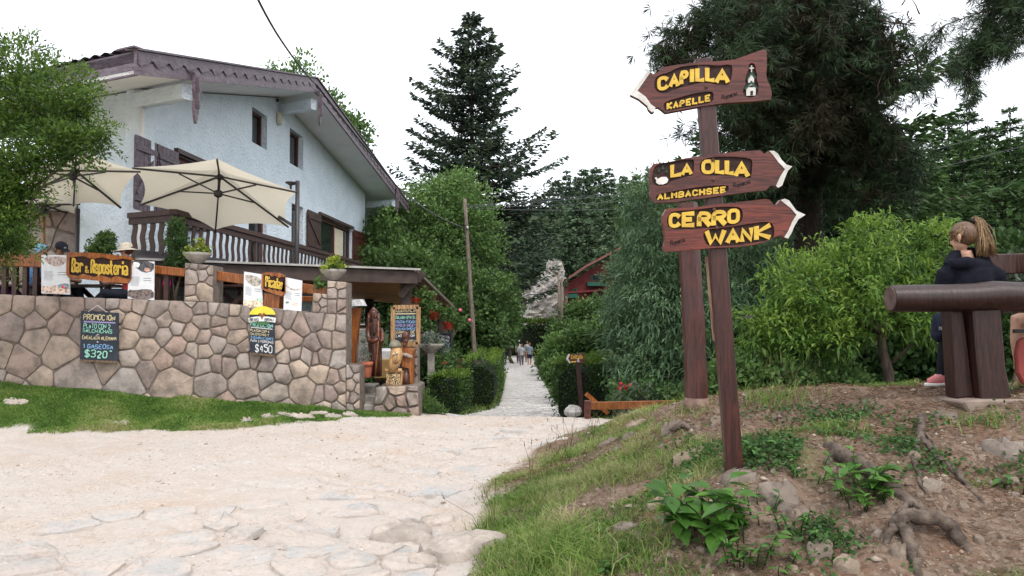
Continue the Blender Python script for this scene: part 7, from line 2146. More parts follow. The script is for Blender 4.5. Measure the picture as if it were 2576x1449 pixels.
def sitter(hx, hy, Z, fwd, shirt, skin, label, hair=HAIRD, pitch=.25, h=.23, long_hair=0.0, legs=None, turn=0.0):
    """seated figure whose head centre shows at hx, hy"""
    c = at(hx, hy, Z)
    s_, f, u = basis(fwd)
    seat = Vector((c.x, c.y, c.z)) - u * .74 - f * .10
    t = thing('person', (seat.x, seat.y, TZ), label, 'person')
    P = lambda x, y, z: seat + s_ * x + f * y + u * z
    b = MB()
    Ph = fig_head(b, c, fwd, h, pitch)
    b.tube([P(0, .03, .52), P(0, .06, .60), c - u * .09], [.06, .052, .05], 10)
    b.tube([P(0, 0, 0), P(0, -.01, .2), P(0, 0, .42), P(0, .02, .52), P(0, .03, .56)], [.15, .13, .15, .12, .06], 14)
    for x in (-1, 1):
        b.tube([P(.09 * x, 0, .02), P(.11 * x, .42, .04), P(.11 * x, .43, -.12), P(.11 * x, .40, -.40)], [.085, .065, .055, .04], 10)
        b.tube([P(.11 * x, .38, -.42), P(.11 * x, .52, -.44)], [.04, .03], 8)
        b.tube([P(.17 * x, .02, .48), P(.22 * x, .08, .24), P(.17 * x, .32, .22)], [.05, .042, .03], 9)
        fingers(b, P(.17 * x, .32, .22), f - s_ * (.3 * x), u, .9)
    fused(b, 'body', skin, t, .014)
    sh = MB()
    sh.tube([P(0, 0, -.03), P(0, -.01, .2), P(0, 0, .40), P(0, .02, .50), P(0, .03, .55)], [.17, .155, .17, .145, .075], 14)
    for x in (-1, 1): sh.tube([P(.14 * x, .02, .47), P(.2 * x, .05, .36), P(.215 * x, .08, .27)], [.07, .064, .058], 10)
    fused(sh, 'shirt', shirt, t, .016)
    tr = MB()
    for x in (-1, 1): tr.tube([P(.09 * x, -.05, .02), P(.11 * x, .42, .04), P(.11 * x, .43, -.14), P(.11 * x, .4, -.3)], [.10, .08, .07, .06], 10)
    fused(tr, 'trousers', legs or cloth('dark_denim', (.03, .035, .05)), t, .018)
    hr_ = hair_cap(t, c, fwd, h, hair, pitch, long_hair) if hair else None
    face_parts(t, Ph, h)
    return t, c, basis(fwd, pitch), h
t, c, (s_, f, u), h = sitter(152, 627, 12.75, (.75, -.3), cloth('dark_tshirt', (.03, .03, .04)), SKIN2, 'seated person in dark and grey cap behind the white menu panel', pitch=.5)
m = MB(); m.lathe(c + u * (.14 * h), [(.40 * h, -.05 * h), (.42 * h, .05 * h), (.39 * h, .26 * h), (.22 * h, .40 * h), (.02, .43 * h)], 16, rot=Matrix((s_, f, u)).transposed()); cp0 = m.build('cap', cloth('black_cap', (.025, .025, .035)), t, smooth=True)
m = MB(); m.blob(c + u * (.28 * h) + f * (.22 * h), (.24 * h, .20 * h, .20 * h), rot=Matrix((s_, f, u)).transposed()); m.build('grey_cap_front', cloth('grey_cap', (.42, .42, .44)), cp0, smooth=True)
MB().prism([c + u * (.16 * h) + s_ * (.32 * h * a) + f * (b * h) for a, b in ((-1, .3), (-.8, .65), (0, .85), (.8, .65), (1, .3))], u * (.04 * h)).build('visor', cloth('black_cap', (.025, .025, .035)), cp0)
sitter(104, 632, 13.0, (.8, .2), cloth('blue_white_print', (.12, .26, .50)), SKIN2, 'seated person in blue patterned shirt behind the left railing', pitch=.5, hair=cloth('blue_white_scarf', (.2, .42, .62)))
sitter(15, 690, 12.85, (.7, -.7), cloth('purple_blouse', (.16, .06, .24)), SKIN, 'seated person with brown hair at the left edge behind the rail', pitch=.1, hair=surf('brown_hair', (.10, .045, .022), (.06, .025, .014), sc=30), long_hair=.3)
t, c, (s_, f, u), h = sitter(318, 631, 12.7, (-.9, -.15), cloth('red_strap_top', (.42, .05, .06)), SKIN, 'seated person in beige sun hat and red top behind the bar sign', pitch=.1, hair=surf('brown_hair', (.10, .045, .022), (.06, .025, .014), sc=30))
m = MB(); R_ = Matrix((s_, f, u)).transposed()
m.lathe(c + u * (.12 * h), [(.30 * h, .0), (.72 * h, -.10 * h), (.80 * h, -.14 * h), (.80 * h, -.11 * h), (.46 * h, .04 * h), (.44 * h, .25 * h), (.38 * h, .42 * h), (.2 * h, .48 * h), (.02, .49 * h)], 22, rot=R_)
ht = m.build('sun_hat', cloth('beige_straw', (.60, .54, .44)), t, smooth=True)
m = MB()
for k in range(24):
    a = 2 * math.pi * k / 24; q = c + u * (.16 * h) + s_ * (.455 * h * math.cos(a)) + f * (.455 * h * math.sin(a)); m.blob(q, .035 * h, 6, 4)
m.build('hat_band', cloth('dark_band', (.06, .045, .04)), ht, smooth=True)
# man standing behind the flower bowl
pb0 = at(1066, 850, 15.8); g0 = Vector((pb0.x, 15.8, pb0.z - 1.62))
t = walker(g0, 1.75, (-.55, -.8), cloth('dark_grey_tshirt', (.06, .06, .065)), cloth('dark_trousers', (.03, .03, .03)), HAIRD, SKIN2, 'dark haired bearded person standing behind the stone bowl by the menu board', stride=.03)
t['group'] = 'people at the bar'
c = g0 + Vector((0, 0, .93 * 1.75)); hh = 1.75 / 7.4
s_, f, u = basis((-.55, -.8))
m = MB(); m.blob(c + f * (.20 * hh) - u * (.30 * hh), (.2 * hh, .17 * hh, .16 * hh)); m.build('beard', HAIRD, t, smooth=True)

# the child standing behind the bench
YZ = 5.98
def yp(x, y, d=0.0): return at(x, y, YZ + d)
gt = thing('person', tuple(yp(2372, 974)), 'child with ponytail, black jacket and pink shoes standing behind the bench', 'person')
NAVY = cloth('black_navy_jacket', (.012, .013, .02)); BLK = cloth('black_trousers', (.014, .015, .019))
hc, hh = yp(2422, 598), .226
FW = (-.62, .78)
b = MB()
Ph = fig_head(b, hc, FW, hh, .22)
b.tube([yp(2440, 690), yp(2436, 660), yp(2428, 632)], [.07, .05, .045], 12)
b.tube([yp(2432, 800), yp(2436, 760), yp(2440, 710), yp(2440, 675)], [.11, .11, .12, .08], 14)
b.tube([yp(2385, 680), yp(2382, 735, .05), yp(2388, 795, .12)], [.04, .034, .025], 10)
fingers(b, yp(2388, 797, .12), Vector((0, .2, -1)), Vector((-1, 0, 0)), .8)
b.tube([yp(2495, 680), yp(2505, 740, .05), yp(2490, 790, .12)], [.04, .034, .025], 10)
b.tube([yp(2412, 800), yp(2386, 870), yp(2377, 945), yp(2366, 965)], [.075, .055, .036, .03], 10)
b.tube([yp(2455, 800), yp(2442, 870, .05), yp(2430, 940, .1), yp(2418, 962, .1)], [.075, .055, .036, .03], 10)
fused(b, 'body', SKIN, gt, .009)
j = MB()
j.tube([yp(2432, 806), yp(2434, 780), yp(2438, 740), yp(2442, 705), yp(2442, 682), yp(2440, 664), yp(2436, 652)], [.145, .145, .15, .155, .145, .11, .075], 18)
j.tube([yp(2398, 676), yp(2382, 690), yp(2374, 722, .03), yp(2374, 765, .08), yp(2384, 795, .12)], [.06, .075, .07, .062, .05], 12)
j.tube([yp(2482, 676), yp(2504, 694), yp(2510, 730, .03), yp(2500, 785, .1)], [.06, .08, .072, .055], 12)
j.tube([yp(2380, 668, -.02), yp(2400, 644, .02), yp(2425, 634, .05), yp(2450, 634, .04), yp(2478, 652, 0), yp(2490, 672, -.04)], [.03, .045, .042, .04, .04, .03], 10)
j.tube([yp(2390, 664, -.06), yp(2430, 662, -.10), yp(2485, 668, -.08)], [.035, .055, .035], 10)
fused(j, 'jacket', NAVY, gt, .012)
tr = MB()
tr.tube([yp(2432, 790), yp(2430, 815), yp(2428, 835)], [.14, .13, .09], 14)
tr.tube([yp(2408, 808), yp(2384, 870), yp(2376, 920), yp(2375, 944)], [.085, .068, .058, .052], 12)
tr.tube([yp(2455, 810, .03), yp(2442, 870, .06), yp(2430, 920, .1), yp(2427, 942, .1)], [.085, .068, .058, .052], 12)
fused(tr, 'trousers', BLK, gt, .012)
PINK = plain('pink_shoe_cloth', (.62, .20, .20), .7); SOLE = plain('white_rubber', (.72, .70, .68), .6)
def shoe(cx, cy, d):
    m = MB(); s0 = yp(cx, cy, d)
    m.tube([s0 + Vector((.085, 0, .05)), s0 + Vector((.03, .0, .06)), s0 + Vector((-.03, -.0, .045)), s0 + Vector((-.085, -.0, .028))], [.036, .042, .036, .026], 12)
    m.tube([s0 + Vector((.05, 0, .06)), s0 + Vector((.045, 0, .095))], [.042, .038], 12)
    sh_ = fused(m, 'shoe', PINK, gt, .007)
    m = MB(); pr_ = [(.115, -.02), (.12, .02), (.06, .04), (-.04, .04), (-.105, .025), (-.118, 0), (-.105, -.025), (-.04, -.04), (.06, -.04)]
    m.prism([s0 + Vector((x, y, .02)) for x, y in pr_], Vector((0, 0, -.022))); m.build('sole', SOLE, sh_, bevel=.006)
    m = MB()
    for k in range(3): m.tube([s0 + Vector((-.02 + .022 * k, -.036, .066 + .012 * k)), s0 + Vector((-.03 + .022 * k, .0, .085 + .012 * k)), s0 + Vector((-.02 + .022 * k, .036, .066 + .012 * k))], .004, 5)
    m.build('lace', plain('pale_pink_lace', (.75, .45, .45)), sh_, smooth=True)
shoe(2363, 970, 0); shoe(2413, 966, .12)
HB = surf('light_brown_hair', (.155, .085, .045), (.06, .032, .018), sc=26, stretch=(5, 5, .5), rough=.45, spec=.4)
HB2 = surf('blond_streaked_hair', (.34, .22, .11), (.15, .085, .042), sc=26, stretch=(5, 5, .5), rough=.45, spec=.4)
hair_cap(gt, hc, FW, hh, HB, .22, brow=.12)
s_, f, u = basis(FW, .22)
# combed strands over the skull
m = MB(); m2_ = MB()
root = hc - f * (.30 * hh) + u * (.46 * hh)
for k in range(200):
    a = random.uniform(-1.9, 1.9); e = random.uniform(-.35, .35)
    st = hc + s_ * (.39 * hh * math.sin(a)) + f * (.40 * hh * math.cos(a) * (1 if abs(a) < 1.57 else .8) - .03 * hh) + u * (e * .45 * hh + (.1 if abs(a) < 1 else -.02) * hh)
    mid = (st + root) / 2; off = (mid - hc).normalized() * (.47 * hh)
    (m2_ if random.random() < .35 else m).tube([st, hc + (st - hc).normalized() * .46 * hh * .98 * .5 + (off) * .5, hc + off, root], [.002, .004, .0045, .004], 4)
m.build('combed_hair', HB, gt, smooth=True)
m2_.build('blond_streaks', HB2, gt, smooth=True)
m = MB()
tie = yp(2447, 557, -.02)
random.seed(9)
for k in range(520):
    e = Vector(yp(random.uniform(2455, 2516), random.uniform(622, 648), random.uniform(-.10, .06)))
    e = Vector(yp(2455 + 55 * random.random() ** 1.3, 648 - 10 * random.random(), random.uniform(-.10, .05)))
    if random.random() < .3: e = e.lerp(tie, random.uniform(.15, .45))
    mid = tie.lerp(e, .45) + Vector((random.uniform(.01, .09), random.uniform(-.06, .04), random.uniform(.02, .10)))
    p1 = tie + Vector((random.uniform(.0, .03), random.uniform(-.03, .02), random.uniform(.0, .035)))
    pts = [tie, p1]
    for q in range(1, 6):
        a = q / 5
        pts.append(p1.lerp(mid, a).lerp(mid.lerp(e, a), a))
    m.tube(pts, [.003, .0034, .0034, .0032, .003, .0024, .0008], 3)
m.build('ponytail', HB2, gt, smooth=True)
m = MB(); m.lathe(tie + Vector((0, 0, 0)), [(.012, -.012), (.024, -.012), (.026, 0), (.024, .012), (.012, .012)], 12, rot=Matrix.Rotation(1.0, 3, 'Y')); m.build('hair_tie', M_INK, gt, smooth=True)
er = MB(); er.blob(hc - s_ * (.36 * hh) - u * (.16 * hh), .006, 8, 6); er.build('earring', plain('silver', (.8, .8, .8), .2, .5, 1.0), gt, smooth=True)
er = MB(); er.blob(hc - s_ * (.355 * hh) - f * (.02 * hh) - u * (.02 * hh), (.012, .02, .032), 10, 8); er.build('ear', SKIN, gt, smooth=True)
# jacket bundle carried over the arm
m = MB()
m.blob(yp(2372, 815, -.06), (.085, .07, .10), noise=.25); m.blob(yp(2362, 838, -.05), (.06, .06, .07), noise=.25); m.blob(yp(2385, 795, -.05), (.07, .06, .07), noise=.2)
bag = fused(m, 'cloth_bag', cloth('navy_bag_cloth', (.022, .026, .045)), None, .012)
tag(bag, 'dark navy bag with white tassels held by the child', 'bag')
m = MB()
for k in range(5): m.tube([yp(2385 + 2 * k, 825, -.14), yp(2386 + 2.5 * k, 850, -.15), yp(2384 + 3 * k, 858, -.15)], .004, 5)
m.build('tassel', plain('white_tassel', (.6, .6, .62)), bag, smooth=True)
chalk_fit(bag, 'DL', (yp(2362, 830, -.135), Vector((1, 0, 0)), Vector((0, 0, 1)), Vector((0, -1, 0))), 0, 0, .035, .024, M_CHALK, w=.004, name='print')

# second person on the bench, mostly past the right edge
st_ = thing('person', tuple(at(2600, 960, 6.0)), 'seated person at the right edge showing one bare knee', 'person')
b = MB()
q = lambda x, y, d=0.0: at(x, y, 6.0 + d)
fig_head(b, q(2680, 520), (0, 1), .23)
b.tube([q(2680, 590), q(2680, 560)], [.055, .05], 10)
b.tube([q(2680, 780), q(2680, 700), q(2680, 630), q(2680, 600)], [.15, .14, .16, .07], 14)
for x in (0, 60):
    b.tube([q(2650 + x, 790), q(2590 + x, 800, .35), q(2562 + x, 800, .4), q(2560 + x, 860, .4), q(2572 + x, 960, .4)], [.085, .075, .062, .055, .038], 10)
    b.tube([q(2572 + x, 962, .4), q(2550 + x, 975, .5)], [.035, .025], 8)
for x in (-1, 1):
    b.tube([q(2680 + x * 60, 630), q(2680 + x * 75, 720), q(2680 + x * 50, 770, .2)], [.05, .04, .03], 9)
    fingers(b, q(2680 + x * 50, 770, .2), Vector((0, 1, -.3)), Vector((-x, 0, 0)))
fused(b, 'body', SKIN, st_, .014)
m = MB(); m.tube([q(2680, 790), q(2680, 700), q(2680, 630), q(2680, 603)], [.17, .16, .175, .08], 14); fused(m, 'shirt', cloth('black_cloth', (.02, .02, .02)), st_, .016)
hair_cap(st_, q(2680, 520), (0, 1), .23, HAIRD)
# ------------------------------------------------------------------ ground details
def scatter(n, xr, yr, dens):
    """n random ground points kept by the density function"""
    X = RNG.uniform(*xr, n); Y = RNG.uniform(*yr, n)
    k = RNG.random(n) < dens(X, Y)
    X, Y = X[k], Y[k]
    return np.stack([X, Y, ground_z(X, Y)], 1)
def in_view(X, Y, m=1.08): return np.abs(X) < Y * 1288 / F * m
def blades(P, L, W, lean=.45, droop=.35):
    N = len(P)
    D = RNG.normal(size=(N, 3)) * lean; D[:, 2] = 1
    D = unit(D)
    a = RNG.uniform(0, 6.283, N)
    S = np.stack([np.cos(a), np.sin(a), np.zeros(N)], 1)
    L = np.broadcast_to(L, (N,))[:, None]; W = np.broadcast_to(W, (N,))[:, None]
    h = D.copy(); h[:, 2] = 0
    mid = P + D * L * .55
    tip = P + D * L * .95 + unit(h + 1e-6) * L * droop * .6 - np.array([0, 0, 1]) * L * droop * .25
    q1 = np.stack([P - S * W * .5, P + S * W * .5, mid + S * W * .38, mid - S * W * .38], 1)
    q2 = np.stack([mid - S * W * .38, mid + S * W * .38, tip + S * W * .05, tip - S * W * .05], 1)
    return np.concatenate([q1, q2])
def stuff(name, Q, v, mat, label, cat, parent=None):
    o = obj_from(quads_mesh(name, Q, v), name, mat, parent)
    if parent is None: tag(o, label, cat)
    tag(o, kind='stuff')
    return o
# turf of the bank under the wall
def bank_d(X, Y):
    m, b, p = masks(X, Y)
    n = fbm(X, Y, 2.2, 3, 81)
    return b * (Y < 11.97) * in_view(X, Y, 1.1) * np.clip(1.0 + 1.5 * n, .25, 1)
P = scatter(300000, (-9.3, -1.55), (9.9, 11.97), bank_d)[:95000]
n = fbm(P[:, 0], P[:, 1], 1.7, 3, 83)
L = np.clip(.04 + .05 * n, .018, .10) * RNG.uniform(.6, 1.4, len(P))
v = np.clip(.45 + .9 * n + RNG.normal(size=len(P)) * .2, 0, 1)
stuff('bank_grass', blades(P, L, .011), np.tile(v, 2), L_GRASS, 'short bright green grass on the bank under the stone wall', 'grass')
# grass of the mound
def mound_g(X, Y):
    m, b, p = masks(X, Y)
    n = fbm(X, Y, 1.6, 4, 71)
    left = 1 - sstep(.75, 1.7, X - (Y - 5) * .12)
    return m * in_view(X, Y, 1.1) * (Y < 9.3) * np.clip(left * (.55 + 1.6 * n) + (1 - left) * 2.2 * (n - .28), 0, 1)
P = scatter(330000, (-.6, 5.5), (3.3, 9.4), mound_g)[:85000]
n = fbm(P[:, 0], P[:, 1], 2.6, 3, 93)
L = np.clip(.06 + .09 * n, .022, .16) * RNG.uniform(.5, 1.3, len(P))
v = np.clip(.5 + 1.1 * n + RNG.normal(size=len(P)) * .28, 0, 1)
stuff('mound_grass', blades(P, L, .0055, .6, .5), np.tile(v, 2), L_GRASS, 'patchy grass on the left slope of the mound', 'grass')
# long tufts
def tuft(x, y, Z0, n, L, spread, label, mat=L_GRASS, w=.007, lean=.4):
    d = ray(x, y)
    # walk along the ray to the ground
    tz = np.linspace(2.5, 16, 600); p = np.array(EYE)[None] + np.array(d)[None] / d.y * tz[:, None]
    g = ground_z(p[:, 0], p[:, 1]); i = int(np.argmax(p[:, 2] < g)) or 300
    c = p[i]
    P = c + RNG.normal(size=(n, 3)) * np.array([spread, spread, 0]); P[:, 2] = ground_z(P[:, 0], P[:, 1]) - .005
    t = obj_from(quads_mesh('grass_tuft', blades(P, L * RNG.uniform(.45, 1.2, n), w, lean, .75), np.tile(RNG.uniform(.25, .85, n), 2), (0, 0, 0)), 'grass_tuft', mat)
    tag(t, label, 'grass', 'grass tufts on the mound', 'stuff')
    return Vector(c)
def ground_at(x, y):
    d = ray(x, y)
    tz = np.linspace(2.5, 16, 900); p = np.array(EYE)[None] + np.array(d)[None] / d.y * tz[:, None]
    g = ground_z(p[:, 0], p[:, 1]); i = int(np.argmax(p[:, 2] < g)) or 400
    return Vector((p[i][0], p[i][1], g[i]))
for (x, y, n, L, s, lab) in ((1400, 1400, 420, .22, .14, 'long arching grass tuft at the lower edge of the mound'), (1470, 1430, 300, .20, .12, 'second long grass tuft at the bottom of the picture'), (1240, 1330, 220, .16, .10, 'grass tuft where the mound meets the road'), (1330, 1260, 220, .14, .13, 'grass clump on the left shoulder of the mound'),
                       (1560, 1200, 220, .12, .15, 'grass clump on the slope below the hewn post'), (1430, 1150, 160, .14, .10, 'dry edged grass clump at the upper mound edge'), (1950, 1010, 260, .16, .16, 'pale grass tuft on the crest behind the signpost'), (2090, 1085, 300, .11, .14, 'grass cushion on the mound right of the signpost'), (1620, 1390, 200, .14, .14, 'grass clump left of the broad-leaved weed'), (1720, 1040, 120, .10, .14, 'sparse grass at the foot of the hewn post'), (2480, 1070, 80, .16, .10, 'thin weeds below the bench footing')):
    tuft(x, y, 0, n, L, s, lab)
# dry flowering stalks
C, D = [], []
st = MB()
random.seed(12)
for (x, y, n) in ((1440, 1130, 14), (1260, 1330, 8), (1350, 1230, 8), (1420, 1180, 8), (1960, 1000, 8), (1540, 1060, 7), (2010, 1000, 6), (1700, 1030, 6)):
    c = ground_at(x, y)
    for _ in range(n):
        p = c + Vector((random.gauss(0, .12), random.gauss(0, .12), 0)); p.z = gz(p.x, p.y)
        h = random.uniform(.16, .36); dx, dy = random.gauss(0, .09), random.gauss(0, .06)
        pts = [p, p + Vector((dx * .4, dy * .4, h * .6)), p + Vector((dx * 1.3, dy * 1.3, h))]
        st.tube(pts, [.0022, .0018, .0012], 4, caps=False)
        st.tube([pts[2] - Vector((0, 0, .0)), pts[2] + Vector((dx * .1, dy * .1, .045))], [.0045, .001], 4)
o = st.build('dry_stalks', L_DRY); tag(o, 'thin dry flowering grass stalks along the mound', 'grass', kind='stuff')
# needle litter
def lit_d(X, Y):
    m, b, p = masks(X, Y)
    n = fbm(X, Y, 1.1, 3, 101)
    return m * in_view(X, Y, 1.1) * np.clip(.4 + 1.2 * n + .35 * sstep(1.2, 2.5, X), 0, 1) * (Y < 8.5)
P = scatter(120000, (-.4, 5.5), (3.3, 8.6), lit_d)[:36000]
a = RNG.uniform(0, 6.283, len(P))
D = np.stack([np.cos(a), np.sin(a), RNG.normal(size=len(P)) * .25], 1)
Q = leafquads(P + np.array([0, 0, .004]), D, RNG.uniform(.03, .085, len(P)), .0045)
stuff('needle_litter', Q, RNG.random(len(P)), leaf_mat('fallen_brown_needles', [(.07, .03, .016), (.17, .085, .045), (.33, .24, .15)], .1, .1), 'fallen brown pine needles strewn over the mound', 'litter')
# pebbles: small octahedra with random squash
def pebble_mass(name, P, r, mat, label, parent=None):
    N = len(P)
    V0 = np.array([[1, 0, 0], [0, 1, 0], [-1, 0, 0], [0, -1, 0], [0, 0, 1], [0, 0, -.6]], float)
    F0 = np.array([[0, 1, 4], [1, 2, 4], [2, 3, 4], [3, 0, 4], [1, 0, 5], [2, 1, 5], [3, 2, 5], [0, 3, 5]])
    a = RNG.uniform(0, 6.283, N); c, s_ = np.cos(a), np.sin(a)
    sc_ = r[:, None] * RNG.uniform([.7, .6, .35], [1.3, 1.1, .75], (N, 3))
    v = V0[None] * sc_[:, None, :]
    x = v[..., 0] * c[:, None] - v[..., 1] * s_[:, None]; y = v[..., 0] * s_[:, None] + v[..., 1] * c[:, None]
    v = np.stack([x, y, v[..., 2]], -1) + P[:, None, :]
    f = F0[None] + (np.arange(N) * 6)[:, None, None]
    me = bpy.data.meshes.new(name)
    me.vertices.add(N * 6); me.loops.add(N * 24); me.polygons.add(N * 8)
    me.vertices.foreach_set('co', v.astype(np.float32).ravel()); me.loops.foreach_set('vertex_index', f.astype(np.int32).ravel())
    me.polygons.foreach_set('loop_start', np.arange(0, N * 24, 3, dtype=np.int32)); me.polygons.foreach_set('loop_total', np.full(N * 8, 3, dtype=np.int32))
    me.update(calc_edges=True)
    at_ = me.attributes.new('v', 'FLOAT', 'FACE'); at_.data.foreach_set('value', np.repeat(RNG.random(N), 8).astype(np.float32))
    o = obj_from(me, name, mat, parent); tag(o, label, 'gravel', kind='stuff')
    return o
M_GRAV = leaf_mat('mixed_gravel', [(.30, .22, .16), (.48, .40, .34), (.60, .54, .48), (.36, .31, .28)], 0.0, .15, .9)
def road_d(X, Y):
    m, b, p = masks(X, Y)
    n = fbm(X, Y, .8, 3, 111)
    return (1 - m) * (1 - b) * in_view(X, Y, 1.1) * np.clip(.25 + 1.3 * n + .3 * sstep(-2.5, -.3, X), 0, 1)
P = scatter(90000, (-8.5, 2.2), (4.2, 12.3), road_d)[:16000]
pebble_mass('road_gravel', P, RNG.uniform(.003, .011, len(P)) * (1 + 1.6 * (RNG.random(len(P)) > .96)), M_GRAV, 'pale loose gravel on the dirt road')
P = scatter(60000, (-.4, 5.5), (3.3, 9), lambda X, Y: masks(X, Y)[0] * in_view(X, Y, 1.1) * .7)[:14000]
pebble_mass('mound_gravel', P, RNG.uniform(.003, .012, len(P)) * (1 + 2.2 * (RNG.random(len(P)) > .97)), leaf_mat('earthy_grit', [(.14, .10, .075), (.24, .18, .135), (.34, .28, .22), (.2, .16, .13)], 0.0, .1, .9), 'loose grit on the eroded mound')

# stones bedded in the ground
def bedded(parent, c, mat, proud, bumpy=.12, name='stone', jit=.05):
    """flat stone with plan outline c lying on the ground"""
    c = chaikin(c, .2)
    if len(c) < 4: return
    cx, cy = sum(p[0] for p in c) / len(c), sum(p[1] for p in c) / len(c)
    N = len(c); vs, fs = [], []
    X, Y, H = [], [], []
    tx, ty = random.gauss(0, .03), random.gauss(0, .03)
    for k, (s_, h) in enumerate(((1.0, -.03), (.96, proud * .7), (.78, proud), (.4, proud * 1.1))):
        for p in c:
            j = 1 + random.uniform(-jit, jit)
            X.append(cx + (p[0] - cx) * s_ * j); Y.append(cy + (p[1] - cy) * s_ * j); H.append(h * (1 + random.uniform(-bumpy, bumpy)) if k else h)
    X.append(cx); Y.append(cy); H.append(proud * 1.12)
    G0 = ground_z(np.array(X), np.array(Y)); g0 = float(np.mean(G0[:N]))
    for x, y, g, h in zip(X, Y, G0, H):
        vs.append((x, y, (g * .6 + g0 * .4) + h + (x - cx) * tx + (y - cy) * ty))
    for k in range(3):
        for i in range(N): fs.append((k * N + i, k * N + (i + 1) % N, (k + 1) * N + (i + 1) % N, (k + 1) * N + i))
    for i in range(N): fs.append((3 * N + i, 3 * N + (i + 1) % N, 4 * N))
    MB().add(vs, fs).build(name, mat, parent, angle=60)
def dusty(name, cols):
    """worn road rock: stone tone per piece under blown sand and grit"""
    m, nt, bs = nodes(name)
    vec = coords(nt); oi = nt.nodes.new('ShaderNodeObjectInfo')
    base = ramp(nt, oi.outputs['Random'], [(i / (len(cols) - 1), c) for i, c in enumerate(cols)])
    col = mix(nt, ramp(nt, noise(nt, 3.5, 6, vec, .65), [(.42, (0, 0, 0)), (.6, (.95, .95, .95))]), base, (.535, .455, .40))
    vo = nt.nodes.new('ShaderNodeTexVoronoi'); vo.inputs['Scale'].default_value = 45; nt.links.new(vec, vo.inputs['Vector'])
    sep = nt.nodes.new('ShaderNodeSeparateColor'); nt.links.new(vo.outputs['Color'], sep.inputs[0])
    col = mix(nt, ramp(nt, sep.outputs[1], [(.7, (0, 0, 0)), (.97, (.45, .45, .45))]), col, (.36, .30, .25))
    col = mix(nt, ramp(nt, noise(nt, 16, 6, vec, .7), [(.55, (0, 0, 0)), (.75, (.5, .5, .5))]), col, (.40, .36, .33))
    nt.links.new(col, bs.inputs['Base Color']); bs.inputs['Roughness'].default_value = .95; bs.inputs['Specular IOR Level'].default_value = .1
    bump(nt, bs, noise(nt, 18, 8, vec, .7), .9, .03)
    return m
M_SLAB = dusty('pale_dusty_slab', [(.47, .435, .41), (.43, .42, .405), (.48, .43, .385), (.40, .40, .40), (.46, .415, .365), (.375, .375, .385)])
M_BLD = dusty('buff_boulder', [(.36, .31, .26), (.33, .29, .25), (.38, .33, .275)])
random.seed(44)
road = GROUND['dirt_road']; ORG[road.name] = Vector((0, 0, 0))
mnd = GROUND['earth_mound']; ORG[mnd.name] = Vector((0, 0, 0))
pth = GROUND['cobbled_path']; ORG[pth.name] = Vector((0, 0, 0))
poly = [(-4.9, 4.2), (-.5, 4.2), (-.45, 5.6), (-.7, 6.4), (-1.6, 6.9), (-2.6, 6.5), (-4.9, 6.0)]
pts = poisson(poly, lambda x, y: random.choice((.2, .3, .45, .62, .75)), 2200)
cs = cells(poly, [(p[0], p[1]) for p in pts], .03, [p[2] * .3 for p in pts])
for c in cs:
    yy = sum(p[1] for p in c) / len(c); xx = sum(p[0] for p in c) / len(c)
    if random.random() < (.9 if yy < 5.5 else .6): bedded(road, [(x, y) for x, y in c], M_SLAB, random.uniform(.004, .028), .7, jit=.03)
# ledges along the road's right half and under the bank
for (x, y, r, pr) in ((1420, 1075, .25, .05), (1250, 1100, .2, .03), (1100, 1130, .22, .03), (1180, 1180, .25, .04), (1050, 1190, .2, .04), (1300, 1085, .22, .04), (950, 1230, .16, .05), (1120, 1240, .25, .03), (1000, 1100, .18, .03), (860, 1250, .2, .05), (880, 1290, .15, .04), (1210, 1120, .2, .03), (1380, 1110, .2, .04)):
    p = ground_at(x, y)
    n = random.randint(6, 9)
    bedded(road, [(p.x + r * random.uniform(.8, 1.4) * math.cos(2 * math.pi * k / n) * 1.3, p.y + r * random.uniform(.6, 1.1) * math.sin(2 * math.pi * k / n) * .8) for k in range(n)], M_SLAB, pr * .4, .8, jit=.03)
for (x, y, rx, ry, pr) in ((1012, 1345, .26, .22, .11), (1160, 1385, .30, .24, .12), (1060, 1425, .12, .1, .07), (1100, 1310, .16, .14, .05)):
    p = ground_at(x, y)
    bedded(road, [(p.x + rx * random.uniform(.88, 1.12) * math.cos(2 * math.pi * k / 10), p.y + ry * random.uniform(.88, 1.12) * math.sin(2 * math.pi * k / 10)) for k in range(10)], M_BLD, pr * .75, .22, jit=.04)
bank = GROUND['grass_bank']; ORG[bank.name] = Vector((0, 0, 0))
for (x, y, r) in ((40, 1012, .18), (680, 1052, .16), (760, 1050, .2), (720, 1045, .14), (800, 1042, .16), (840, 1050, .14), (300, 1068, .16), (880, 1044, .14), (620, 1060, .12)):
    p = ground_at(x, y); n = 8
    bedded(bank, [(p.x + r * random.uniform(.7, 1.2) * math.cos(2 * math.pi * k / n), p.y + r * .6 * random.uniform(.7, 1.2) * math.sin(2 * math.pi * k / n)) for k in range(n)], M_BLD, .03, .8, jit=.08)
M_MST = stone_mat('earthy_stone', [(.23, .175, .135), (.19, .155, .13), (.26, .20, .145), (.21, .175, .15)], (.10, .078, .062))
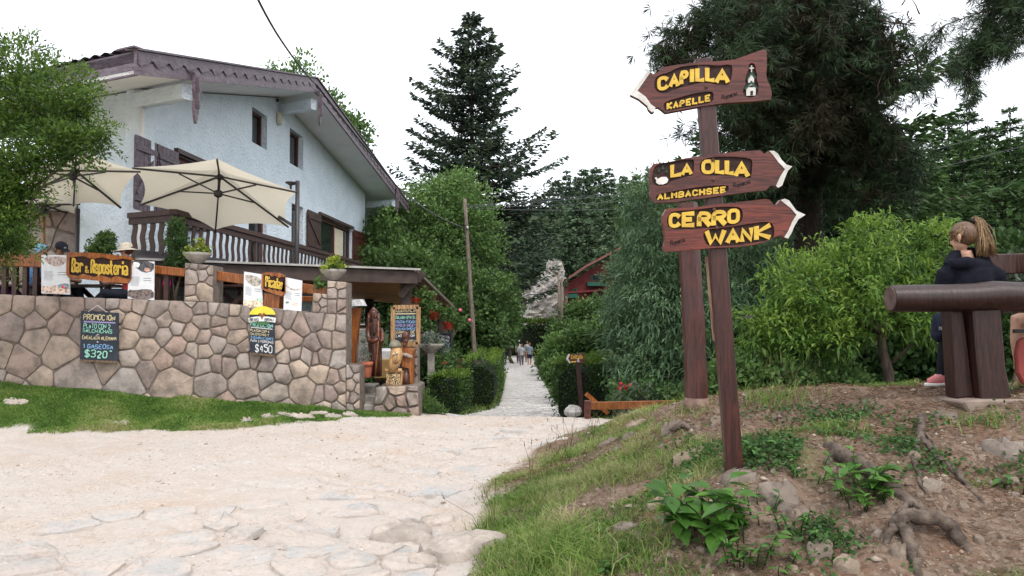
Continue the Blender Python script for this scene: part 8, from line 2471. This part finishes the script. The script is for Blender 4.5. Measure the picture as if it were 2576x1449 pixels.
for (x, y, r, pr) in ((1530, 1118, .10, .05), (1560, 1130, .06, .03), (1600, 1075, .12, .06), (1740, 1150, .14, .05), (1860, 1200, .11, .04), (1960, 1250, .12, .05), (2010, 1300, .07, .05), (2520, 1130, .12, .05), (2380, 1050, .08, .04), (1650, 1270, .07, .03), (1570, 1330, .08, .03), (1690, 1080, .1, .05), (2060, 1390, .09, .05), (2300, 1150, .05, .03), (2130, 1430, .08, .04), (1580, 1100, .07, .04), (1800, 1060, .06, .03), (2260, 1390, .05, .04), (2350, 1230, .06, .03)):
    p = ground_at(x, y); n = random.randint(7, 9)
    bedded(mnd, [(p.x + r * random.uniform(.7, 1.2) * math.cos(2 * math.pi * k / n), p.y + r * random.uniform(.5, 1.0) * math.sin(2 * math.pi * k / n)) for k in range(n)], M_MST, pr * .7, .6)
for k in range(60):
    x, y = random.uniform(1500, 2570), random.uniform(1060, 1445)
    p = ground_at(x, y); r = random.uniform(.012, .035)
    if masks(np.array([p.x]), np.array([p.y]))[0][0] > .5:
        bedded(mnd, [(p.x + r * random.uniform(.7, 1.2) * math.cos(k2_ * 1.047), p.y + r * random.uniform(.6, 1.1) * math.sin(k2_ * 1.047)) for k2_ in range(6)], M_MST, r * .6, .3)
# cobbles of the path: rows across, nearest ones as single stones
random.seed(50)
M_COB = stone_mat('pale_cobble', [(.60, .57, .54), (.54, .52, .50), (.64, .60, .56), (.50, .48, .47)], (.40, .38, .36))
rest = MB(); cnt = 0
Y = 12.9
while Y < 60:
    d = .20 if Y < 26 else (.32 if Y < 40 else .6)
    xl, xr = float(np.interp(Y, PATH_Y, PATH_L)) + .05, float(np.interp(Y, PATH_Y, PATH_R)) - .05
    x = xl + random.uniform(0, .1)
    ys, xs, hs = [], [], []
    while x < xr - .05:
        w = random.uniform(.16, .42) * (1 if Y < 30 else 1.6)
        w = min(w, xr - x)
        g = .018
        c = [(x + g, Y + g), (x + w - g, Y + g + random.uniform(-.02, .02)), (x + w - g, Y + d - g), (x + g, Y + d - g + random.uniform(-.02, .02))]
        z = ground_z(np.array([p[0] for p in c]), np.array([p[1] for p in c]))
        h = random.uniform(.012, .035)
        vs = [(p[0], p[1], zz - .01) for p, zz in zip(c, z)] + [(p[0] * .9 + .1 * (x + w / 2), p[1] * .9 + .1 * (Y + d / 2), zz + h * random.uniform(.7, 1.2)) for p, zz in zip(c, z)]
        fs = [(0, 1, 5, 4), (1, 2, 6, 5), (2, 3, 7, 6), (3, 0, 4, 7), (4, 5, 6, 7)]
        if Y > 16.5 and cnt < 290:
            MB().add(vs, fs).build('cobble', M_COB, pth); cnt += 1
        else: rest.add(vs, fs)
        x += w
    Y += d
o = rest.build('distant_cobbles', M_COB, pth); tag(o, kind='stuff')

# ------------------------------------------------------------------ roots
M_ROOT = surf('grey_root_bark', (.15, .115, .09), (.05, .037, .03), sc=14, stretch=(1, 1, 1), rough=.95, bmp=1.0, bsc=22, bd=.02)
def root(pts, rad, label, lift=.02, branches=()):
    t = thing('tree_root', tuple(ground_at(*pts[0][:2])), label, 'root')
    def curve(pp, rr):
        P = []
        for q in pp:
            g = ground_at(q[0], q[1]); P.append(g + Vector((0, 0, (q[2] if len(q) > 2 else lift) * .85 - .02)))
        out, R_ = [], []
        for i in range(len(P) - 1):
            for k in range(5):
                a = k / 5
                p0, p1, p2, p3 = P[max(i - 1, 0)], P[i], P[i + 1], P[min(i + 2, len(P) - 1)]
                out.append(.5 * ((2 * p1) + (p2 - p0) * a + (2 * p0 - 5 * p1 + 4 * p2 - p3) * a * a + (3 * p1 - p0 - 3 * p2 + p3) * a ** 3) + Vector((random.gauss(0, .006), random.gauss(0, .006), random.gauss(0, .005))))
                R_.append((rr[i] * (1 - a) + rr[i + 1] * a) * random.uniform(.88, 1.12))
        out.append(P[-1]); R_.append(rr[-1])
        return out, R_
    P, R_ = curve(pts, rad)
    m = MB(); m.tube(P, [r_ * .82 for r_ in R_], 9, wob=.25); m.build('root', M_ROOT, t, smooth=True)
    for (bp, br) in branches:
        P, R_ = curve(bp, br); m = MB(); m.tube(P, R_, 7, wob=.2); m.build('side_root', M_ROOT, t, smooth=True)
random.seed(61)
root([(2085, 1120, .01), (2120, 1150, .03), (2180, 1190, .035), (2250, 1240, .03), (2320, 1290, .0)], [.045, .065, .07, .055, .03], 'thick flat root running down the mound from the grass cushion')
root([(2322, 1062, .07), (2316, 1100, .05), (2340, 1140, .03), (2400, 1190, .03), (2450, 1240, .02), (2500, 1290, -.01)], [.034, .03, .026, .024, .02, .012], 'pale forked root below the bench', branches=[([(2316, 1100, .05), (2300, 1150, .03), (2312, 1210, .02), (2350, 1270, -.01)], [.02, .017, .013, .006]), ([(2320, 1090, .05), (2350, 1120, .02), (2370, 1180, -.01)], [.012, .009, .005])])
root([(2222, 1372, .0), (2240, 1350, .05), (2262, 1335, .10), (2320, 1340, .12), (2380, 1350, .10), (2425, 1375, .03), (2460, 1400, -.02)], [.018, .03, .04, .048, .05, .035, .015], 'knotted arched root at the lower right corner', branches=[([(2262, 1335, .10), (2285, 1375, .08), (2300, 1420, .03), (2310, 1460, -.02)], [.03, .032, .028, .02]), ([(2330, 1335, .15), (2290, 1322, .15), (2255, 1335, .12)], [.012, .016, .01])])
root([(2500, 1165, .01), (2530, 1230, .02), (2545, 1300, .01), (2560, 1360, -.01)], [.012, .011, .009, .005], 'thin rootlet at the right edge of the picture')
root([(1990, 1030, .01), (1960, 1045, .025), (1930, 1062, 0)], [.012, .02, .012], 'small dead twig lying on the crest')
root([(1640, 1075, .02), (1690, 1085, .05), (1720, 1075, .04), (1760, 1090, .0)], [.02, .03, .028, .015], 'weathered root stub near the hewn post')

# ------------------------------------------------------------------ broad-leaved weeds: every leaf a part
def leaf_shape(w=.5, fold=.12, curl=.18):
    """unit leaf along +Y"""
    m = MB(); m.fix = False
    prof = [(0, .05), (.18, .62), (.38, .98), (.6, .85), (.82, .42), (1.0, .02)]
    rows = []
    for y, k in prof:
        z = -curl * y * y
        rows.append([Vector((-k * w / 2, y, z + fold * k * .5)), Vector((0, y, z)), Vector((k * w / 2, y, z + fold * k * .5))])
    m.grid(rows)
    return m.mesh('leaf', smooth=True)
def attr_mesh(me, val, mat):
    a = me.attributes.new('v', 'FLOAT', 'FACE'); a.data.foreach_set('value', np.full(len(me.polygons), val, np.float32)); me.materials.append(mat); return me
LEAVES = [attr_mesh(leaf_shape(.62, .16, .22), .3, L_WEED), attr_mesh(leaf_shape(.62, .12, .35), .6, L_WEED), attr_mesh(leaf_shape(.58, .2, .15), .95, L_WEED)]
LEAVES2 = [attr_mesh(leaf_shape(.45, .16, .22), .15, L_WEED), attr_mesh(leaf_shape(.45, .12, .35), .45, L_WEED), attr_mesh(leaf_shape(.42, .2, .15), .7, L_WEED)]
def weed(x, y, n_st, h, ls, label, spread=.12, meshes=None, per=5):
    c = ground_at(x, y)
    t = thing('broad_leaved_weed', tuple(c), label, 'weed', 'broad-leaved weeds on the mound')
    m = MB()
    for s in range(n_st):
        a = random.uniform(0, 6.28); r = spread * math.sqrt(random.random())
        b = Vector((math.cos(a) * r, math.sin(a) * r, 0)); b.z = gz(c.x + b.x, c.y + b.y) - c.z
        hh_ = h * random.uniform(.5, 1.1)
        tip = b + Vector((math.cos(a) * hh_ * .45, math.sin(a) * hh_ * .45 - hh_ * .1, hh_))
        mid = b.lerp(tip, .5) + Vector((0, 0, hh_ * .12))
        m.tube([c + b, c + mid, c + tip], [.004, .003, .002], 5)
        for k in range(per):
            f = .35 + .65 * k / max(1, per - 1)
            p = b.lerp(mid, f * 2) if f < .5 else mid.lerp(tip, f * 2 - 1)
            o = bpy.data.objects.new('leaf', random.choice(meshes or LEAVES)); link(o, t)
            o.location = p
            yaw = random.uniform(0, 6.28) if k else a
            o.rotation_euler = (random.uniform(-.3, .55), random.uniform(-.35, .35), yaw)
            s_ = ls * random.uniform(.65, 1.15); o.scale = (s_, s_, s_)
    tag(m.build('stems', L_WEED, t, smooth=True), kind='stuff')
random.seed(71)
weed(1760, 1350, 15, .30, .15, 'largest broad-leaved weed below the signpost', .13, per=7)
weed(1880, 1380, 15, .15, .085, 'dense weed patch right of the largest weed', .16, LEAVES2, 6)
weed(2160, 1245, 14, .19, .10, 'fresh weed growing over the thick root', .11, LEAVES2 + LEAVES[2:], 6)
weed(2190, 1275, 9, .12, .075, 'lower weed beside the thick root', .08, LEAVES2 + LEAVES[2:], 5)
weed(1920, 1310, 9, .10, .06, 'small dark weed between stones under the post', .14, LEAVES2, 5)
weed(1530, 1425, 6, .09, .06, 'little weed at the bottom edge left of centre mound', .10, LEAVES2, 5)
weed(2010, 1340, 8, .12, .06, 'trailing weed below the thick root', .13, LEAVES2, 5)
weed(1715, 1130, 3, .13, .07, 'single sprig near the hewn post', .04, None, 4)
weed(1900, 1140, 8, .09, .06, 'weed right of the signpost foot', .13, LEAVES2, 5)
weed(2040, 1190, 6, .09, .055, 'small weed between signpost and thick root', .1, LEAVES2, 5)
weed(2565, 1240, 5, .09, .07, 'weed at the right picture edge', .08, LEAVES2, 4)
weed(1960, 1440, 6, .08, .06, 'weed sprig at the bottom edge below the post', .1, LEAVES2, 4)
# creeping round-leaved ground cover
def cov_d(X, Y):
    m = masks(X, Y)[0]
    n = fbm(X, Y, 2.4, 3, 131)
    a = np.exp(-(((X - 1.75) / .55) ** 2 + ((Y - 5.2) / .5) ** 2)) + np.exp(-(((X - 2.95) / .5) ** 2 + ((Y - 4.75) / .35) ** 2)) + .9 * np.exp(-(((X - 1.7) / .5) ** 2 + ((Y - 4.35) / .3) ** 2)) + .5 * np.exp(-(((X - 2.3) / .3) ** 2 + ((Y - 5.6) / .4) ** 2))
    return m * np.clip(a * (.38 + 2.6 * n), 0, 1)
P = scatter(60000, (.6, 4), (3.6, 6.6), cov_d)[:11000]
P[:, 2] += RNG.uniform(.004, .045, len(P))
D = RNG.normal(size=(len(P), 3)); D[:, 2] *= .35
Q = leafquads(P, D, RNG.uniform(.02, .04, len(P)), RNG.uniform(.018, .034, len(P)), .5)
stuff('creeping_cover', Q, np.clip(RNG.normal(size=len(P)) * .25 + .35, 0, 1), leaf_mat('creeping_leaf', [(.03, .07, .02), (.06, .13, .035), (.12, .21, .06)], .3, .2), 'small round creeping leaves covering the mound by the signpost', 'ground cover')
# grass beside the path and around its foot
def verge(X, Y):
    pl, pr = np.interp(Y, PATH_Y, PATH_L), np.interp(Y, PATH_Y, PATH_R)
    return ((X < pl + .1) & (X > pl - 1.2) | (X > pr - .1) & (X < pr + .8)) * .6
P = scatter(60000, (-3.2, 3.2), (14, 45), verge)[:16000]
stuff('path_verge_grass', blades(P, RNG.uniform(.06, .22, len(P)), .02, .5, .5), np.tile(RNG.uniform(.2, .9, len(P)), 2), L_GRASS, 'grass fringes along both sides of the path', 'grass')
# slope cover right behind the mound
P = scatter(40000, (1.8, 9), (8.6, 13), lambda X, Y: np.full(X.shape, .5))[:14000]
stuff('crest_grass', blades(P, RNG.uniform(.05, .2, len(P)), .012, .5, .5), np.tile(RNG.uniform(.1, .7, len(P)), 2), L_GRASS, 'wild grass falling away behind the mound crest', 'grass')
